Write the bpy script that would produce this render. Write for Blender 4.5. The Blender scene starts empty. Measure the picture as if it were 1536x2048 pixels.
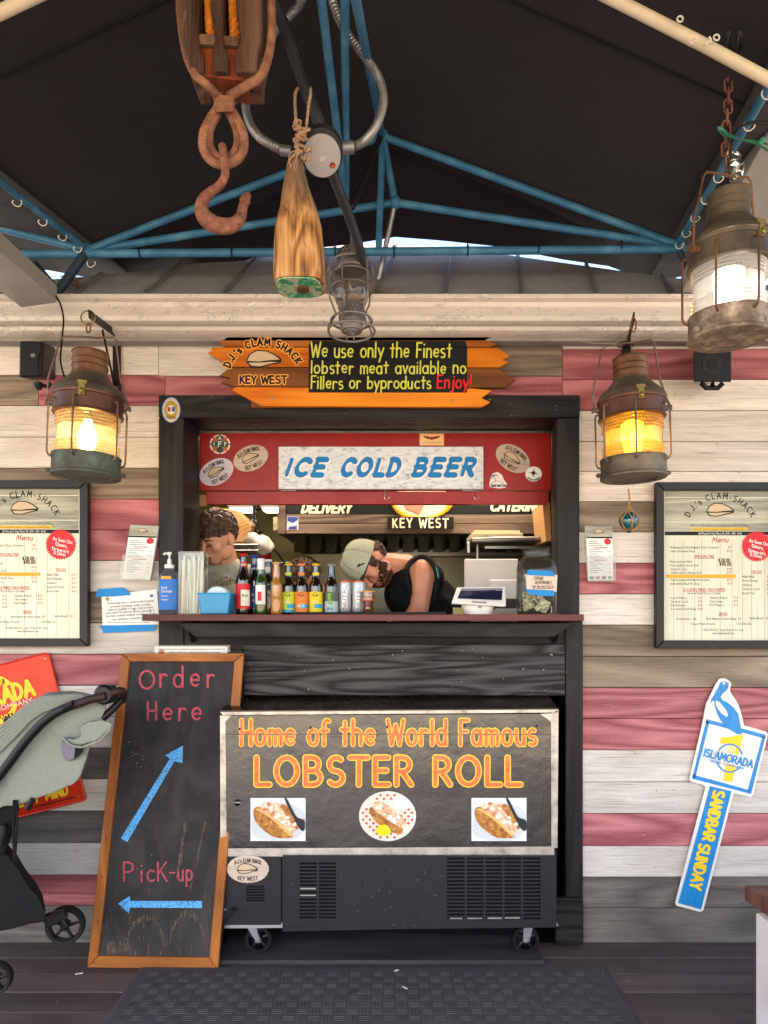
import bpy, bmesh, math, random
from mathutils import Vector, Matrix, Euler
R = math.radians
random.seed(7)
SC = bpy.context.scene
COL = SC.collection

# ------------------------------------------------------------------ camera
EYE = 1.363          # height of the eye above the deck, metres
FPX = 1420.0         # focal length in photograph pixels (2048 high)
cam = bpy.data.cameras.new('camera')
cam.sensor_fit = 'VERTICAL'
cam.sensor_height = 36.0
cam.lens = 36.0 * FPX / 2048.0
cam.shift_y = (1240 - 1024) / 2048.0
cam.clip_start = 0.05
cam.clip_end = 800
camo = bpy.data.objects.new('camera', cam)
camo.location = (0, 0, EYE)
camo.rotation_euler = (R(90), 0, 0)
COL.objects.link(camo)
SC.camera = camo

# ------------------------------------------------------------------ light
SUN_EL, SUN_AZ = 50.0, 196.0     # sun behind the camera, a little to one side
w = bpy.data.worlds.new('World')
SC.world = w
w.use_nodes = True
wt = w.node_tree
wt.nodes.clear()
sky = wt.nodes.new('ShaderNodeTexSky')
sky.sky_type = 'NISHITA'
sky.sun_disc = False
sky.sun_elevation = R(SUN_EL)
sky.sun_rotation = R(SUN_AZ)
sky.air_density = 1.0
sky.dust_density = 2.5
sky.ozone_density = 0.6
bgn = wt.nodes.new('ShaderNodeBackground')
bgn.inputs['Strength'].default_value = 0.15
wout = wt.nodes.new('ShaderNodeOutputWorld')
wt.links.new(sky.outputs[0], bgn.inputs['Color'])
wt.links.new(bgn.outputs[0], wout.inputs['Surface'])
sl = bpy.data.lights.new('sun', 'SUN')
sl.energy = 5.0
sl.angle = R(0.5)
sl.color = (1.0, 0.92, 0.82)
so = bpy.data.objects.new('sun', sl)
sd = Vector((math.sin(R(SUN_AZ)) * math.cos(R(SUN_EL)), math.cos(R(SUN_AZ)) * math.cos(R(SUN_EL)), math.sin(R(SUN_EL))))
so.rotation_euler = sd.to_track_quat('Z', 'Y').to_euler()
so.location = (0, -8, 10)
COL.objects.link(so)
SC.view_settings.view_transform = 'Standard'
SC.view_settings.look = 'None'
SC.view_settings.gamma = 1.0
SC.view_settings.use_curve_mapping = False
SC.view_settings.exposure = 2.25
SC.render.engine = 'CYCLES'
SC.cycles.use_denoising = True
SC.cycles.max_bounces = 10
SC.cycles.transparent_max_bounces = 24
SC.cycles.sample_clamp_indirect = 6.0

# ------------------------------------------------------------------ geometry helpers
def P(px, py, Y):
    return Vector(((px - 768) * Y / FPX, Y, EYE + (1240 - py) * Y / FPX))
def PX(px, Y): return (px - 768) * Y / FPX
def PZ(py, Y): return EYE + (1240 - py) * Y / FPX

def offset_of(parent):
    v = Vector((0, 0, 0))
    while parent is not None:
        v += parent.location
        parent = parent.parent
    return v

class B:
    def __init__(s):
        s.v = []; s.f = []
    def add(s, vs, fs, M=None):
        n = len(s.v)
        for p in vs:
            p = Vector(p)
            s.v.append(M @ p if M is not None else p)
        for f in fs: s.f.append([i + n for i in f])
        return s
    def box(s, x0, x1, y0, y1, z0, z1, M=None):
        vs = [(x0,y0,z0),(x1,y0,z0),(x1,y1,z0),(x0,y1,z0),(x0,y0,z1),(x1,y0,z1),(x1,y1,z1),(x0,y1,z1)]
        return s.add(vs, [(0,3,2,1),(4,5,6,7),(0,1,5,4),(1,2,6,5),(2,3,7,6),(3,0,4,7)], M)
    def pbox(s, a, b, Y0, Y1, c, d):
        """pixel rectangle a..b, c..d measured on plane Y0, straight back to Y1"""
        return s.box(PX(a, Y0), PX(b, Y0), Y0, Y1, PZ(d, Y0), PZ(c, Y0))
    def prism(s, pts, depth, nrm=(0, 1, 0), M=None):
        """pts: 3-D outline; extruded by depth along nrm"""
        n = len(pts); nv = Vector(nrm) * depth
        vs = [Vector(p) for p in pts] + [Vector(p) + nv for p in pts]
        fs = [list(range(n)), list(range(2*n - 1, n - 1, -1))]
        for i in range(n):
            j = (i + 1) % n
            fs.append((i, i + n, j + n, j))
        return s.add(vs, fs, M)
    def pprism(s, pts, Y, depth):
        return s.prism([P(x, y, Y) for x, y in pts], depth)
    def tube(s, pts, r, seg=8, closed=False, caps=True, M=None, flat=None):
        pts = [Vector(p) for p in pts]
        n = len(pts)
        rs = r if isinstance(r, (list, tuple)) else [r] * n
        vs = []; fs = []
        prev = None
        for i, p in enumerate(pts):
            if closed: t = pts[(i+1) % n] - pts[i-1]
            else: t = pts[min(i+1, n-1)] - pts[max(i-1, 0)]
            if t.length < 1e-9: t = Vector((0,0,1))
            t.normalize()
            if prev is None:
                up = Vector((0,0,1)) if abs(t.z) < .9 else Vector((1,0,0))
                a = t.cross(up).normalized()
            else:
                a = (prev - t * prev.dot(t))
                if a.length < 1e-6: a = t.orthogonal()
                a.normalize()
            prev = a
            b = t.cross(a)
            for k in range(seg):
                an = 2*math.pi*k/seg
                vs.append(p + (a*math.cos(an) + b*math.sin(an)) * rs[i])
        for i in range(n if closed else n-1):
            for k in range(seg):
                i2 = (i+1) % n
                fs.append((i*seg+k, i*seg+(k+1)%seg, i2*seg+(k+1)%seg, i2*seg+k))
        if caps and not closed:
            fs.append(list(range(seg-1, -1, -1)))
            fs.append([(n-1)*seg+k for k in range(seg)])
        return s.add(vs, fs, M)
    def lathe(s, prof, seg=24, M=None, cap0=True, cap1=True):
        vs = []; fs = []
        for r, z in prof:
            for k in range(seg):
                a = 2*math.pi*k/seg
                vs.append((r*math.cos(a), r*math.sin(a), z))
        for i in range(len(prof)-1):
            for k in range(seg):
                fs.append((i*seg+k, i*seg+(k+1)%seg, (i+1)*seg+(k+1)%seg, (i+1)*seg+k))
        if cap0: fs.append(list(range(seg-1, -1, -1)))
        if cap1: fs.append([(len(prof)-1)*seg+k for k in range(seg)])
        return s.add(vs, fs, M)
    def ball(s, c, r, M=None, u=12, v=8, rot=None):
        rx, ry, rz = (r, r, r) if not isinstance(r, (list, tuple)) else r
        c = Vector(c); vs = [Vector((0,0,-1))]; fs = []
        for j in range(1, v):
            ph = -math.pi/2 + math.pi*j/v
            for k in range(u):
                a = 2*math.pi*k/u
                vs.append(Vector((math.cos(ph)*math.cos(a), math.cos(ph)*math.sin(a), math.sin(ph))))
        vs.append(Vector((0,0,1)))
        for k in range(u): fs.append((0, 1+(k+1)%u, 1+k))
        for j in range(v-2):
            for k in range(u):
                fs.append((1+j*u+k, 1+j*u+(k+1)%u, 1+(j+1)*u+(k+1)%u, 1+(j+1)*u+k))
        top = len(vs)-1
        for k in range(u): fs.append((1+(v-2)*u+k, 1+(v-2)*u+(k+1)%u, top))
        out = []
        for p in vs:
            q = Vector((p.x*rx, p.y*ry, p.z*rz))
            if rot is not None: q = rot @ q
            out.append(q + c)
        return s.add(out, fs, M)
    def cap(s, a, b, ra, rb, M=None, seg=12):
        """rounded tapering limb"""
        a = Vector(a); b = Vector(b)
        s.ball(a, ra, M, seg, 8); s.ball(b, rb, M, seg, 8)
        return s.tube([a, b], [ra, rb], seg, M=M)
    def build(s, name, mat, parent=None, smooth=False, bevel=0, local=False, angle=40):
        me = bpy.data.meshes.new(name)
        off = Vector((0,0,0)) if (local or parent is None) else offset_of(parent)
        me.from_pydata([tuple(v - off) for v in s.v], [], s.f)
        me.update()
        if bevel or smooth is True or smooth == 'auto':
            bm = bmesh.new(); bm.from_mesh(me)
            if bevel:
                bmesh.ops.recalc_face_normals(bm, faces=bm.faces)
                es = [e for e in bm.edges if len(e.link_faces) == 2 and e.calc_face_angle(0) > R(35)]
                if es:
                    bmesh.ops.bevel(bm, geom=es, offset=bevel, segments=1, affect='EDGES', clamp_overlap=True)
            if smooth:
                for f in bm.faces: f.smooth = True
                for e in bm.edges:
                    if len(e.link_faces) == 2 and e.calc_face_angle(0) > R(angle): e.smooth = False
            bm.to_mesh(me); bm.free()
        o = bpy.data.objects.new(name, me)
        if isinstance(mat, MT): mat = mat.m
        if mat is not None: me.materials.append(mat)
        COL.objects.link(o)
        if parent is not None: o.parent = parent
        return o

def tag(o, label=None, cat=None, group=None, kind=None):
    if label: o['label'] = label
    if cat: o['category'] = cat
    if group: o['group'] = group
    if kind: o['kind'] = kind
    return o
def thing(name, label, cat, loc, group=None, rot=None):
    o = bpy.data.objects.new(name, None)
    o.empty_display_size = .1
    COL.objects.link(o)
    o.location = Vector(loc)
    if rot is not None: o.rotation_euler = rot
    return tag(o, label, cat, group)

def arc(cx, cy, r, a0, a1, n=12, ry=None):
    ry = r if ry is None else ry
    return [(cx + r*math.cos(R(a0+(a1-a0)*i/n)), cy + ry*math.sin(R(a0+(a1-a0)*i/n))) for i in range(n+1)]

def spline(pts, n=6, closed=False):
    """Catmull-Rom through the points"""
    pts = [Vector(p) for p in pts]
    out = []
    m = len(pts)
    rng = range(m if closed else m-1)
    for i in rng:
        if closed: p0, p1, p2, p3 = pts[i-1], pts[i], pts[(i+1)%m], pts[(i+2)%m]
        else: p0, p1, p2, p3 = pts[max(i-1,0)], pts[i], pts[i+1], pts[min(i+2,m-1)]
        for k in range(n):
            t = k/n
            out.append(0.5*((2*p1)+(-p0+p2)*t+(2*p0-5*p1+4*p2-p3)*t*t+(-p0+3*p1-3*p2+p3)*t*t*t))
    if not closed: out.append(pts[-1])
    return out

def soften(b, voxel, smooth_it=6, noise=0.0, nscale=8.0, seed=0):
    """fuse the closed pieces in b into one continuous skin; returns new B"""
    me = bpy.data.meshes.new('tmp'); me.from_pydata([tuple(v) for v in b.v], [], b.f); me.update()
    o = bpy.data.objects.new('tmp', me); COL.objects.link(o)
    m = o.modifiers.new('r', 'REMESH'); m.mode = 'VOXEL'; m.voxel_size = voxel
    if smooth_it:
        m2 = o.modifiers.new('s', 'SMOOTH'); m2.factor = .5; m2.iterations = smooth_it
    dg = bpy.context.evaluated_depsgraph_get(); dg.update()
    ev = o.evaluated_get(dg); m3 = ev.to_mesh()
    out = B()
    out.v = [v.co.copy() for v in m3.vertices]
    if noise:
        from mathutils import noise as nz
        nn = [v.normal.copy() for v in m3.vertices]
        for i, v in enumerate(out.v):
            out.v[i] = v + nn[i] * noise * nz.noise(v*nscale + Vector((seed, seed*2, 0)))
    out.f = [list(p.vertices) for p in m3.polygons]
    ev.to_mesh_clear()
    bpy.data.objects.remove(o); bpy.data.meshes.remove(me)
    return out

# ------------------------------------------------------------------ materials
def lin(h):
    if isinstance(h, (tuple, list)): return tuple(h) + (1,) if len(h) == 3 else tuple(h)
    h = h.lstrip('#')
    c = [int(h[i:i+2], 16)/255 for i in (0, 2, 4)]
    return tuple((x/12.92 if x <= .04045 else ((x+.055)/1.055)**2.4) for x in c) + (1,)

class MT:
    def __init__(s, name):
        s.m = bpy.data.materials.new(name); s.m.use_nodes = True
        s.t = s.m.node_tree; s.t.nodes.clear()
        s.out = s.t.nodes.new('ShaderNodeOutputMaterial')
        s._co = None
    def n(s, ty, attrs=None, **inp):
        nd = s.t.nodes.new('ShaderNode' + ty)
        for k, v in (attrs or {}).items(): setattr(nd, k, v)
        for k, v in inp.items():
            k = k.replace('_', ' ')
            if k.startswith('i') and k[1:].isdigit(): sock = nd.inputs[int(k[1:])]
            else: sock = nd.inputs[k]
            if isinstance(v, bpy.types.NodeSocket): s.t.links.new(v, sock)
            else: sock.default_value = v
        return nd
    def co(s, scale=(1,1,1), rot=(0,0,0), loc=(0,0,0)):
        if s._co is None: s._co = s.n('TexCoord').outputs['Object']
        return s.n('Mapping', Vector=s._co, Scale=scale, Rotation=rot, Location=loc).outputs[0]
    def rnd(s): return s.n('ObjectInfo').outputs['Random']
    def math(s, op, a, b=0.0, clamp=False):
        return s.n('Math', {'operation': op, 'use_clamp': clamp}, i0=a, i1=b).outputs[0]
    def noise(s, vec, scale=5., detail=4., rough=.55, dist=0., w=None):
        if w is not None:
            return s.n('TexNoise', {'noise_dimensions': '4D'}, Vector=vec, W=w, Scale=scale, Detail=detail, Roughness=rough, Distortion=dist).outputs[0]
        return s.n('TexNoise', Vector=vec, Scale=scale, Detail=detail, Roughness=rough, Distortion=dist).outputs[0]
    def ramp(s, fac, stops, interp='LINEAR'):
        nd = s.n('ValToRGB', Fac=fac); cr = nd.color_ramp; cr.interpolation = interp
        while len(cr.elements) < len(stops): cr.elements.new(.5)
        for e, (p, c) in zip(cr.elements, stops):
            e.position = p; e.color = lin(c) if not isinstance(c, (int, float)) else (c, c, c, 1)
        return nd.outputs[0]
    def mix(s, fac, a, b, mode='MIX'):
        nd = s.n('Mix', {'data_type': 'RGBA', 'blend_type': mode})
        for sock, v in ((nd.inputs[0], fac), (nd.inputs[6], a), (nd.inputs[7], b)):
            if isinstance(v, bpy.types.NodeSocket): s.t.links.new(v, sock)
            elif isinstance(v, (int, float)): sock.default_value = v if sock == nd.inputs[0] else (v, v, v, 1)
            else: sock.default_value = lin(v)
        return nd.outputs[2]
    def bump(s, h, strength=.3, dist=.01, normal=None):
        nd = s.n('Bump', Height=h, Strength=strength, Distance=dist)
        if normal is not None: s.t.links.new(normal, nd.inputs['Normal'])
        return nd.outputs[0]
    def pr(s, color, rough=.6, metal=0., normal=None, spec=.5, emit=None, estr=0., coat=0., trans=0., alpha=None, ior=None, sheen=0.):
        nd = s.n('BsdfPrincipled')
        def st(k, v):
            if v is None: return
            if isinstance(v, bpy.types.NodeSocket): s.t.links.new(v, nd.inputs[k])
            else: nd.inputs[k].default_value = v
        st('Base Color', color if isinstance(color, bpy.types.NodeSocket) else lin(color))
        st('Roughness', rough); st('Metallic', metal); st('Specular IOR Level', spec)
        if normal is not None: st('Normal', normal)
        if emit is not None: st('Emission Color', emit if isinstance(emit, bpy.types.NodeSocket) else lin(emit)); st('Emission Strength', estr)
        st('Coat Weight', coat); st('Transmission Weight', trans); st('Alpha', alpha); st('IOR', ior); st('Sheen Weight', sheen)
        s.t.links.new(nd.outputs[0], s.out.inputs[0])
        s.p = nd
        return s.m

_cache = {}
def plain(col, rough=.5, metal=0., var=.12, bump=.0, spec=.28, coat=0., bscale=60):
    key = ('p', col, rough, metal, var, bump, spec, coat, bscale)
    if key in _cache: return _cache[key]
    m = MT('plain_' + str(len(_cache)))
    c = lin(col)
    nz = m.noise(m.co(), 9., 6., .62)
    dark = tuple(x*(1-var*1.6) for x in c[:3]); lite = tuple(min(1, x*(1+var)) for x in c[:3])
    colr = m.mix(nz, dark, lite)
    nrm = None
    if bump: nrm = m.bump(m.noise(m.co(), bscale, 4.), bump, .004)
    rr = m.n('MapRange', Value=m.noise(m.co((2,2,2)), 14., 4.), To_Min=max(0, rough-.08), To_Max=min(1, rough+.1)).outputs[0]
    _cache[key] = m.pr(colr, rr, metal, nrm, spec, coat=coat)
    return _cache[key]

def wood(name, dark, light, rough=.6, axis='x', ring=9., fine=.55, knots=True, bstr=.35, lines=.5, spec=.22, coat=0., zs=1.0, wear=None):
    """sawn board: contour rings of a stretched noise + fine fibres; each object gets its own W"""
    m = MT(name)
    if axis == 'x': sc = (.35, 3*zs, 3*zs); fs = (3.2, 60, 60)
    elif axis == 'z': sc = (3*zs, 3*zs, .35); fs = (60, 60, 3.2)
    else: sc = (3*zs, .35, 3*zs); fs = (60, 3.2, 60)
    w_ = m.math('MULTIPLY', m.rnd(), 40.)
    base = m.noise(m.co(sc), 1.6, 2., .45, .6, w=w_)
    rings = m.math('FRACT', m.math('MULTIPLY', base, ring))
    tri = m.math('ABSOLUTE', m.math('SUBTRACT', rings, .5))       # 0..0.5
    tri = m.math('MULTIPLY', tri, 2.)
    fib = m.noise(m.co(fs), 3., 5., .65, w=w_)
    blot = m.noise(m.co((1.2,3,3) if axis == 'x' else (3,3,1.2)), 2.2, 4., .6, w=w_)
    f = m.math('ADD', m.math('MULTIPLY', tri, 1-fine), m.math('MULTIPLY', fib, fine))
    f = m.n('MapRange', Value=f, From_Min=.2, From_Max=.8).outputs[0]
    col = m.mix(f, dark, light)
    col = m.mix(m.math('MULTIPLY', m.ramp(blot, [(.35, 0.), (.75, 1.)]), .45), col, m.mix(.5, col, dark))
    ln = m.noise(m.co((3.5, 230, 230) if axis == 'x' else ((230, 230, 3.5) if axis == 'z' else (230, 3.5, 230))), 1., 3., .6, w=w_)
    gate = m.ramp(m.noise(m.co((2.5,9,9) if axis == 'x' else (9,9,2.5)), 2., 3., w=w_), [(.38, .15), (.62, 1.)])
    lm = m.math('MULTIPLY', m.ramp(ln, [(.56, 0.), (.66, 1.)]), gate)
    col = m.mix(m.math('MULTIPLY', lm, lines), col, tuple(x*.45 for x in lin(dark)[:3]))
    f = m.math('SUBTRACT', f, m.math('MULTIPLY', lm, .5))
    if knots:
        wv = m.noise(m.co(), 14., 3.)
        vo = m.n('TexVoronoi', {'voronoi_dimensions': '4D'}, Vector=m.co((4.2,5,8) if axis == 'x' else ((8,5,4.2) if axis == 'z' else (8,4.2,8))), W=w_, Scale=1.)
        sel = m.ramp(m.n('SeparateColor', Color=vo.outputs['Color']).outputs[0], [(.80, 0.), (.81, 1.)])
        dd = m.math('ADD', vo.outputs['Distance'], m.math('MULTIPLY', wv, .06))
        kn = m.math('MULTIPLY', m.ramp(dd, [(.06, 1.), (.10, .35), (.17, 0.)]), sel)
        col = m.mix(m.math('MULTIPLY', kn, .75), col, tuple(x*.35 for x in lin(dark)[:3]))
    if wear:
        wn = m.ramp(m.noise(m.co((3,14,14) if axis == 'x' else (14,14,3)), 4., 6., .7, w=w_), [(.60, 0.), (.72, 1.)])
        col = m.mix(m.math('MULTIPLY', wn, wear[1]), col, wear[0])
    tone = m.n('MapRange', Value=m.rnd(), To_Min=.86, To_Max=1.1).outputs[0]
    col = m.n('HueSaturation', Color=col, Value=tone).outputs[0]
    nr = m.bump(f, bstr, .004)
    return m.pr(col, rough, 0., nr, spec, coat=coat)

def shade_mix(name, stops, scale=6., rough=.5, metal=0., bstr=.2, detail=7., co=(1,1,1), bscale=None, spec=.3, dist=0.):
    """patchy material: noise through a colour ramp"""
    m = MT(name)
    nz = m.noise(m.co(co), scale, detail, .62, dist)
    col = m.ramp(nz, stops)
    b2 = m.noise(m.co(), bscale or scale*6, 4.)
    h = m.math('ADD', nz, m.math('MULTIPLY', b2, .4))
    rr = m.n('MapRange', Value=b2, To_Min=max(0.02, rough-.12), To_Max=min(1, rough+.14)).outputs[0]
    return m.pr(col, rr, metal, m.bump(h, bstr, .004), spec)

def emit_mat(name, col, strength):
    m = MT(name)
    e = m.n('Emission', Color=lin(col), Strength=strength)
    m.t.links.new(e.outputs[0], m.out.inputs[0])
    return m.m

def glass_mat(name, tint='#ffffff', haze=0.0, hazecol='#ffffff', refl=.9, rough=.05, edge=None):
    """thin-walled glass: see-through tint, fresnel gloss, optional milky/dirty share"""
    m = MT(name)
    tr = m.n('BsdfTransparent', Color=lin(tint))
    if edge:
        fc = m.math('POWER', m.n('LayerWeight', Blend=.5).outputs['Facing'], 1.6)
        m.t.links.new(m.mix(fc, tint, edge), tr.inputs['Color'])
    gl = m.n('BsdfGlossy', Roughness=rough, Color=(refl, refl, refl, 1))
    fr = m.n('LayerWeight', Blend=.35).outputs['Facing']
    fr = m.math('ADD', m.math('MULTIPLY', m.math('POWER', fr, 2.2), .75), .04)
    mx = m.n('MixShader', i0=fr, i1=tr.outputs[0], i2=gl.outputs[0]).outputs[0]
    if haze:
        tl = m.n('BsdfTranslucent', Color=lin(hazecol)); df = m.n('BsdfDiffuse', Color=lin(hazecol))
        td = m.n('MixShader', i0=.5, i1=tl.outputs[0], i2=df.outputs[0]).outputs[0]
        hz = m.math('MULTIPLY', m.ramp(m.noise(m.co(), 9., 5.), [(.3, .45), (.7, 1.)]), haze)
        mx = m.n('MixShader', i0=hz, i1=mx, i2=td).outputs[0]
    m.t.links.new(mx, m.out.inputs[0])
    return m.m

# ------------------------------------------------------------------ lettering
G = {
'a':(.56,'A .26 .3 .24 .3 0 360|L .5 .6 .5 0'),'b':(.56,'L .04 1 .04 0|A .28 .3 .24 .3 0 360'),'c':(.5,'A .28 .3 .26 .3 50 310'),
'd':(.56,'A .26 .3 .24 .3 0 360|L .5 1 .5 0'),'e':(.54,'L .05 .32 .5 .32 A .27 .32 .23 .28 0 310'),'f':(.38,'A .3 .8 .17 .2 50 180 L .13 .8 .13 0|L 0 .58 .34 .58'),
'g':(.56,'A .26 .3 .24 .3 0 360|L .5 .6 .5 -.1 A .28 -.1 .22 .22 0 -150'),'h':(.54,'L .04 1 .04 0|A .26 .36 .22 .25 180 0 L .48 .36 .48 0'),
'i':(.12,'L .05 .6 .05 0|L .05 .86 .06 .87'),'j':(.26,'L .2 .6 .2 -.1 A .05 -.1 .15 .2 0 -120|L .2 .86 .21 .87'),
'k':(.46,'L .04 1 .04 0|L .42 .6 .06 .25|L .18 .35 .45 0'),'l':(.12,'L .05 1 .05 0'),
'm':(.74,'L .04 .6 .04 0|A .2 .4 .16 .2 180 0 L .36 .4 .36 0|A .52 .4 .16 .2 180 0 L .68 .4 .68 0'),'n':(.52,'L .04 .6 .04 0|A .25 .36 .21 .25 180 0 L .46 .36 .46 0'),
'o':(.57,'A .28 .3 .25 .3 0 360'),'p':(.56,'L .04 .6 .04 -.36|A .28 .3 .24 .3 0 360'),'r':(.42,'L .05 .6 .05 0|A .26 .34 .2 .26 180 50'),
's':(.44,'A .22 .46 .17 .15 50 270 A .22 .155 .19 .155 90 -130'),'t':(.42,'L .2 .92 .2 0|L 0 .62 .4 .62'),
'u':(.52,'L .04 .6 .04 .25 A .25 .25 .21 .25 180 360|L .46 .6 .46 0'),'v':(.46,'L 0 .6 .22 0|L .22 0 .44 .6'),'w':(.7,'L 0 .6 .17 0 |L .17 0 .34 .5|L .34 .5 .5 0|L .5 0 .68 .6'),
'x':(.46,'L 0 .6 .44 0|L .44 .6 0 0'),'y':(.5,'L 0 .6 .25 .06|L .5 .6 .12 -.36'),'z':(.46,'L 0 .6 .42 .6|L .42 .6 0 0|L 0 0 .44 0'),
'A':(.66,'L 0 0 .32 1|L .32 1 .64 0|L .12 .35 .52 .35'),'B':(.6,'L .04 1 .04 0|L .04 1 .28 1 A .28 .76 .22 .24 90 -90 L .04 .52|L .28 .52 A .3 .26 .27 .26 90 -90 L .04 0'),
'C':(.66,'A .38 .5 .36 .5 50 310'),'D':(.66,'L .04 1 .04 0|L .04 1 .18 1 A .18 .5 .42 .5 90 -90 L .04 0'),'E':(.54,'L .04 1 .04 0|L .04 1 .5 1|L .04 .52 .44 .52|L .04 0 .52 0'),
'F':(.5,'L .04 1 .04 0|L .04 1 .48 1|L .04 .54 .4 .54'),'G':(.74,'A .38 .5 .36 .5 50 350|L .42 .44 .73 .44'),'H':(.62,'L .04 1 .04 0|L .56 1 .56 0|L .04 .5 .56 .5'),
'I':(.14,'L .06 1 .06 0'),'J':(.42,'L .36 1 .36 .25 A .18 .22 .18 .22 0 -170'),'K':(.56,'L .04 1 .04 0|L .5 1 .06 .42|L .18 .56 .54 0'),
'L':(.5,'L .04 1 .04 0|L .04 0 .5 0'),'M':(.78,'L .04 0 .1 1|L .1 1 .38 .3|L .38 .3 .66 1|L .66 1 .74 0'),'N':(.64,'L .04 0 .04 1|L .04 1 .58 0|L .58 0 .58 1'),
'O':(.8,'A .39 .5 .37 .5 0 360'),'P':(.56,'L .04 1 .04 0|L .04 1 .26 1 A .26 .74 .25 .26 90 -90 L .04 .48'),'Q':(.8,'A .39 .5 .37 .5 0 360|L .5 .25 .72 -.05'),
'R':(.6,'L .04 1 .04 0|L .04 1 .26 1 A .26 .74 .25 .26 90 -90 L .04 .48|L .24 .48 .56 0'),'S':(.58,'A .3 .75 .24 .25 45 270 A .28 .25 .26 .25 90 -140'),
'T':(.62,'L .31 1 .31 0|L 0 1 .62 1'),'U':(.62,'L .04 1 .04 .3 A .31 .3 .27 .3 180 360 L .58 1'),'V':(.6,'L 0 1 .3 0|L .3 0 .6 1'),
'W':(.86,'L 0 1 .2 0|L .2 0 .43 .8|L .43 .8 .64 0|L .64 0 .86 1'),'X':(.56,'L 0 1 .54 0|L .54 1 0 0'),'Y':(.58,'L 0 1 .28 .5|L .56 1 .28 .5|L .28 .5 .28 0'),'Z':(.56,'L 0 1 .54 1|L .54 1 0 0|L 0 0 .56 0'),
'0':(.56,'A .28 .5 .24 .5 0 360'),'1':(.2,'L .1 1 .1 0'),'2':(.54,'A .26 .74 .24 .26 160 -20 L .02 0|L .02 0 .52 0'),'3':(.5,'A .22 .76 .22 .24 140 -90|A .22 .26 .26 .26 90 -140'),
'4':(.56,'L .4 1 0 .32|L 0 .32 .54 .32|L .4 1 .4 0'),'5':(.52,'L .46 1 .08 1|L .08 1 .04 .56|A .22 .3 .26 .3 130 -130'),'6':(.5,'A .26 .3 .24 .3 0 360|L .04 .35 .3 1'),
'7':(.5,'L 0 1 .5 1|L .5 1 .14 0'),'8':(.52,'A .26 .75 .2 .25 0 360|A .26 .25 .25 .26 0 360'),'9':(.5,'A .24 .7 .22 .28 0 360|L .46 .7 .3 0'),
'.':(.14,'L .06 .02 .07 .03'),',':(.16,'L .08 .04 .02 -.12'),"'":(.14,'L .07 1 .04 .78'),'!':(.14,'L .08 1 .05 .3|L .04 .02 .05 .03'),'-':(.34,'L .03 .36 .3 .36'),
'$':(.5,'A .26 .7 .2 .2 40 270 A .24 .3 .22 .2 90 -140|L .25 1.02 .25 -.04'),'&':(.6,'A .28 .75 .17 .22 0 360|L .14 .62 .56 0|A .26 .25 .24 .26 150 330'),' ':(.34,''),
}
def strokes(ch):
    wd, sp = G.get(ch, G['o']); out = []
    for st in sp.split('|'):
        tk = st.split(); i = 0; pts = []
        while i < len(tk):
            if tk[i] == 'L':
                i += 1
                while i < len(tk) and tk[i] not in 'LA':
                    pts.append((float(tk[i]), float(tk[i+1]))); i += 2
            else:
                c = [float(q) for q in tk[i+1:i+7]]; i += 7
                n = max(6, int(abs(c[5]-c[4])/22))
                for k in range(n+1):
                    a = R(c[4]+(c[5]-c[4])*k/n)
                    q = (c[0]+c[2]*math.cos(a), c[1]+c[3]*math.sin(a))
                    if not pts or abs(q[0]-pts[-1][0])+abs(q[1]-pts[-1][1]) > 1e-4: pts.append(q)
        if len(pts) > 1: out.append(pts)
    return wd, out

def ribbon(b, pts, hw, fn, h, nib=None):
    """flat brush stroke: ridge along the middle, round ends. pts/hw in text units; fn maps (x,y,h)->3-D"""
    n = len(pts); V = []; F = []
    nr = []
    for i in range(n):
        a = pts[max(i-1,0)]; c = pts[min(i+1,n-1)]
        d = (c[0]-a[0], c[1]-a[1]); l = math.hypot(*d) or 1e-6
        nr.append((-d[1]/l, d[0]/l))
    for i, p in enumerate(pts):
        q = hw
        if nib is not None:
            dx, dy = nr[i][1], -nr[i][0]
            q = hw*(.42 + .58*abs(dx*math.sin(nib) - dy*math.cos(nib)))
        V += [fn(p[0]+nr[i][0]*q, p[1]+nr[i][1]*q, 0), fn(p[0], p[1], h), fn(p[0]-nr[i][0]*q, p[1]-nr[i][1]*q, 0)]
        if i:
            k = 3*i
            F += [(k-3, k, k+1, k-2), (k-2, k+1, k+2, k-1)]
    for end in (0, n-1):
        q = hw
        if nib is not None:
            dx, dy = nr[end][1], -nr[end][0]
            q = hw*(.42 + .58*abs(dx*math.sin(nib) - dy*math.cos(nib)))
        p = pts[end]; a0 = math.atan2(nr[end][1], nr[end][0]); sgn = 1 if end == 0 else -1
        base = len(V)
        for k in range(1, 5):
            a = a0 + sgn*math.pi*k/5
            V.append(fn(p[0]+q*math.cos(a), p[1]+q*math.sin(a), 0))
        seq = [3*end] + list(range(base, base+4)) + [3*end+2]
        for k in range(5): F.append((seq[k], seq[k+1], 3*end+1))
    b.add(V, F)

def text_width(s, sp=.16):
    return sum(G.get(c, G['o'])[0] + sp for c in s) - sp

def letter(b, s, fn, size, th, sp=.16, h=.0004, slant=0., jit=0., nib=None, sx=1.0, seed=1):
    """stroke lettering; fn(x,y,h) with x,y already in the units of size"""
    rg = random.Random(seed + len(s)*7)
    x = 0
    for ch in s:
        wd, st = strokes(ch)
        jx, jy, js = (rg.uniform(-jit, jit), rg.uniform(-jit, jit), 1+rg.uniform(-jit, jit)) if jit else (0, 0, 1)
        for pts in st:
            q = [((x+jx+px*js+slant*py)*size*sx, (py*js+jy)*size) for px, py in pts]
            ribbon(b, q, th/2, fn, h, nib)
        x += wd + sp

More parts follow.
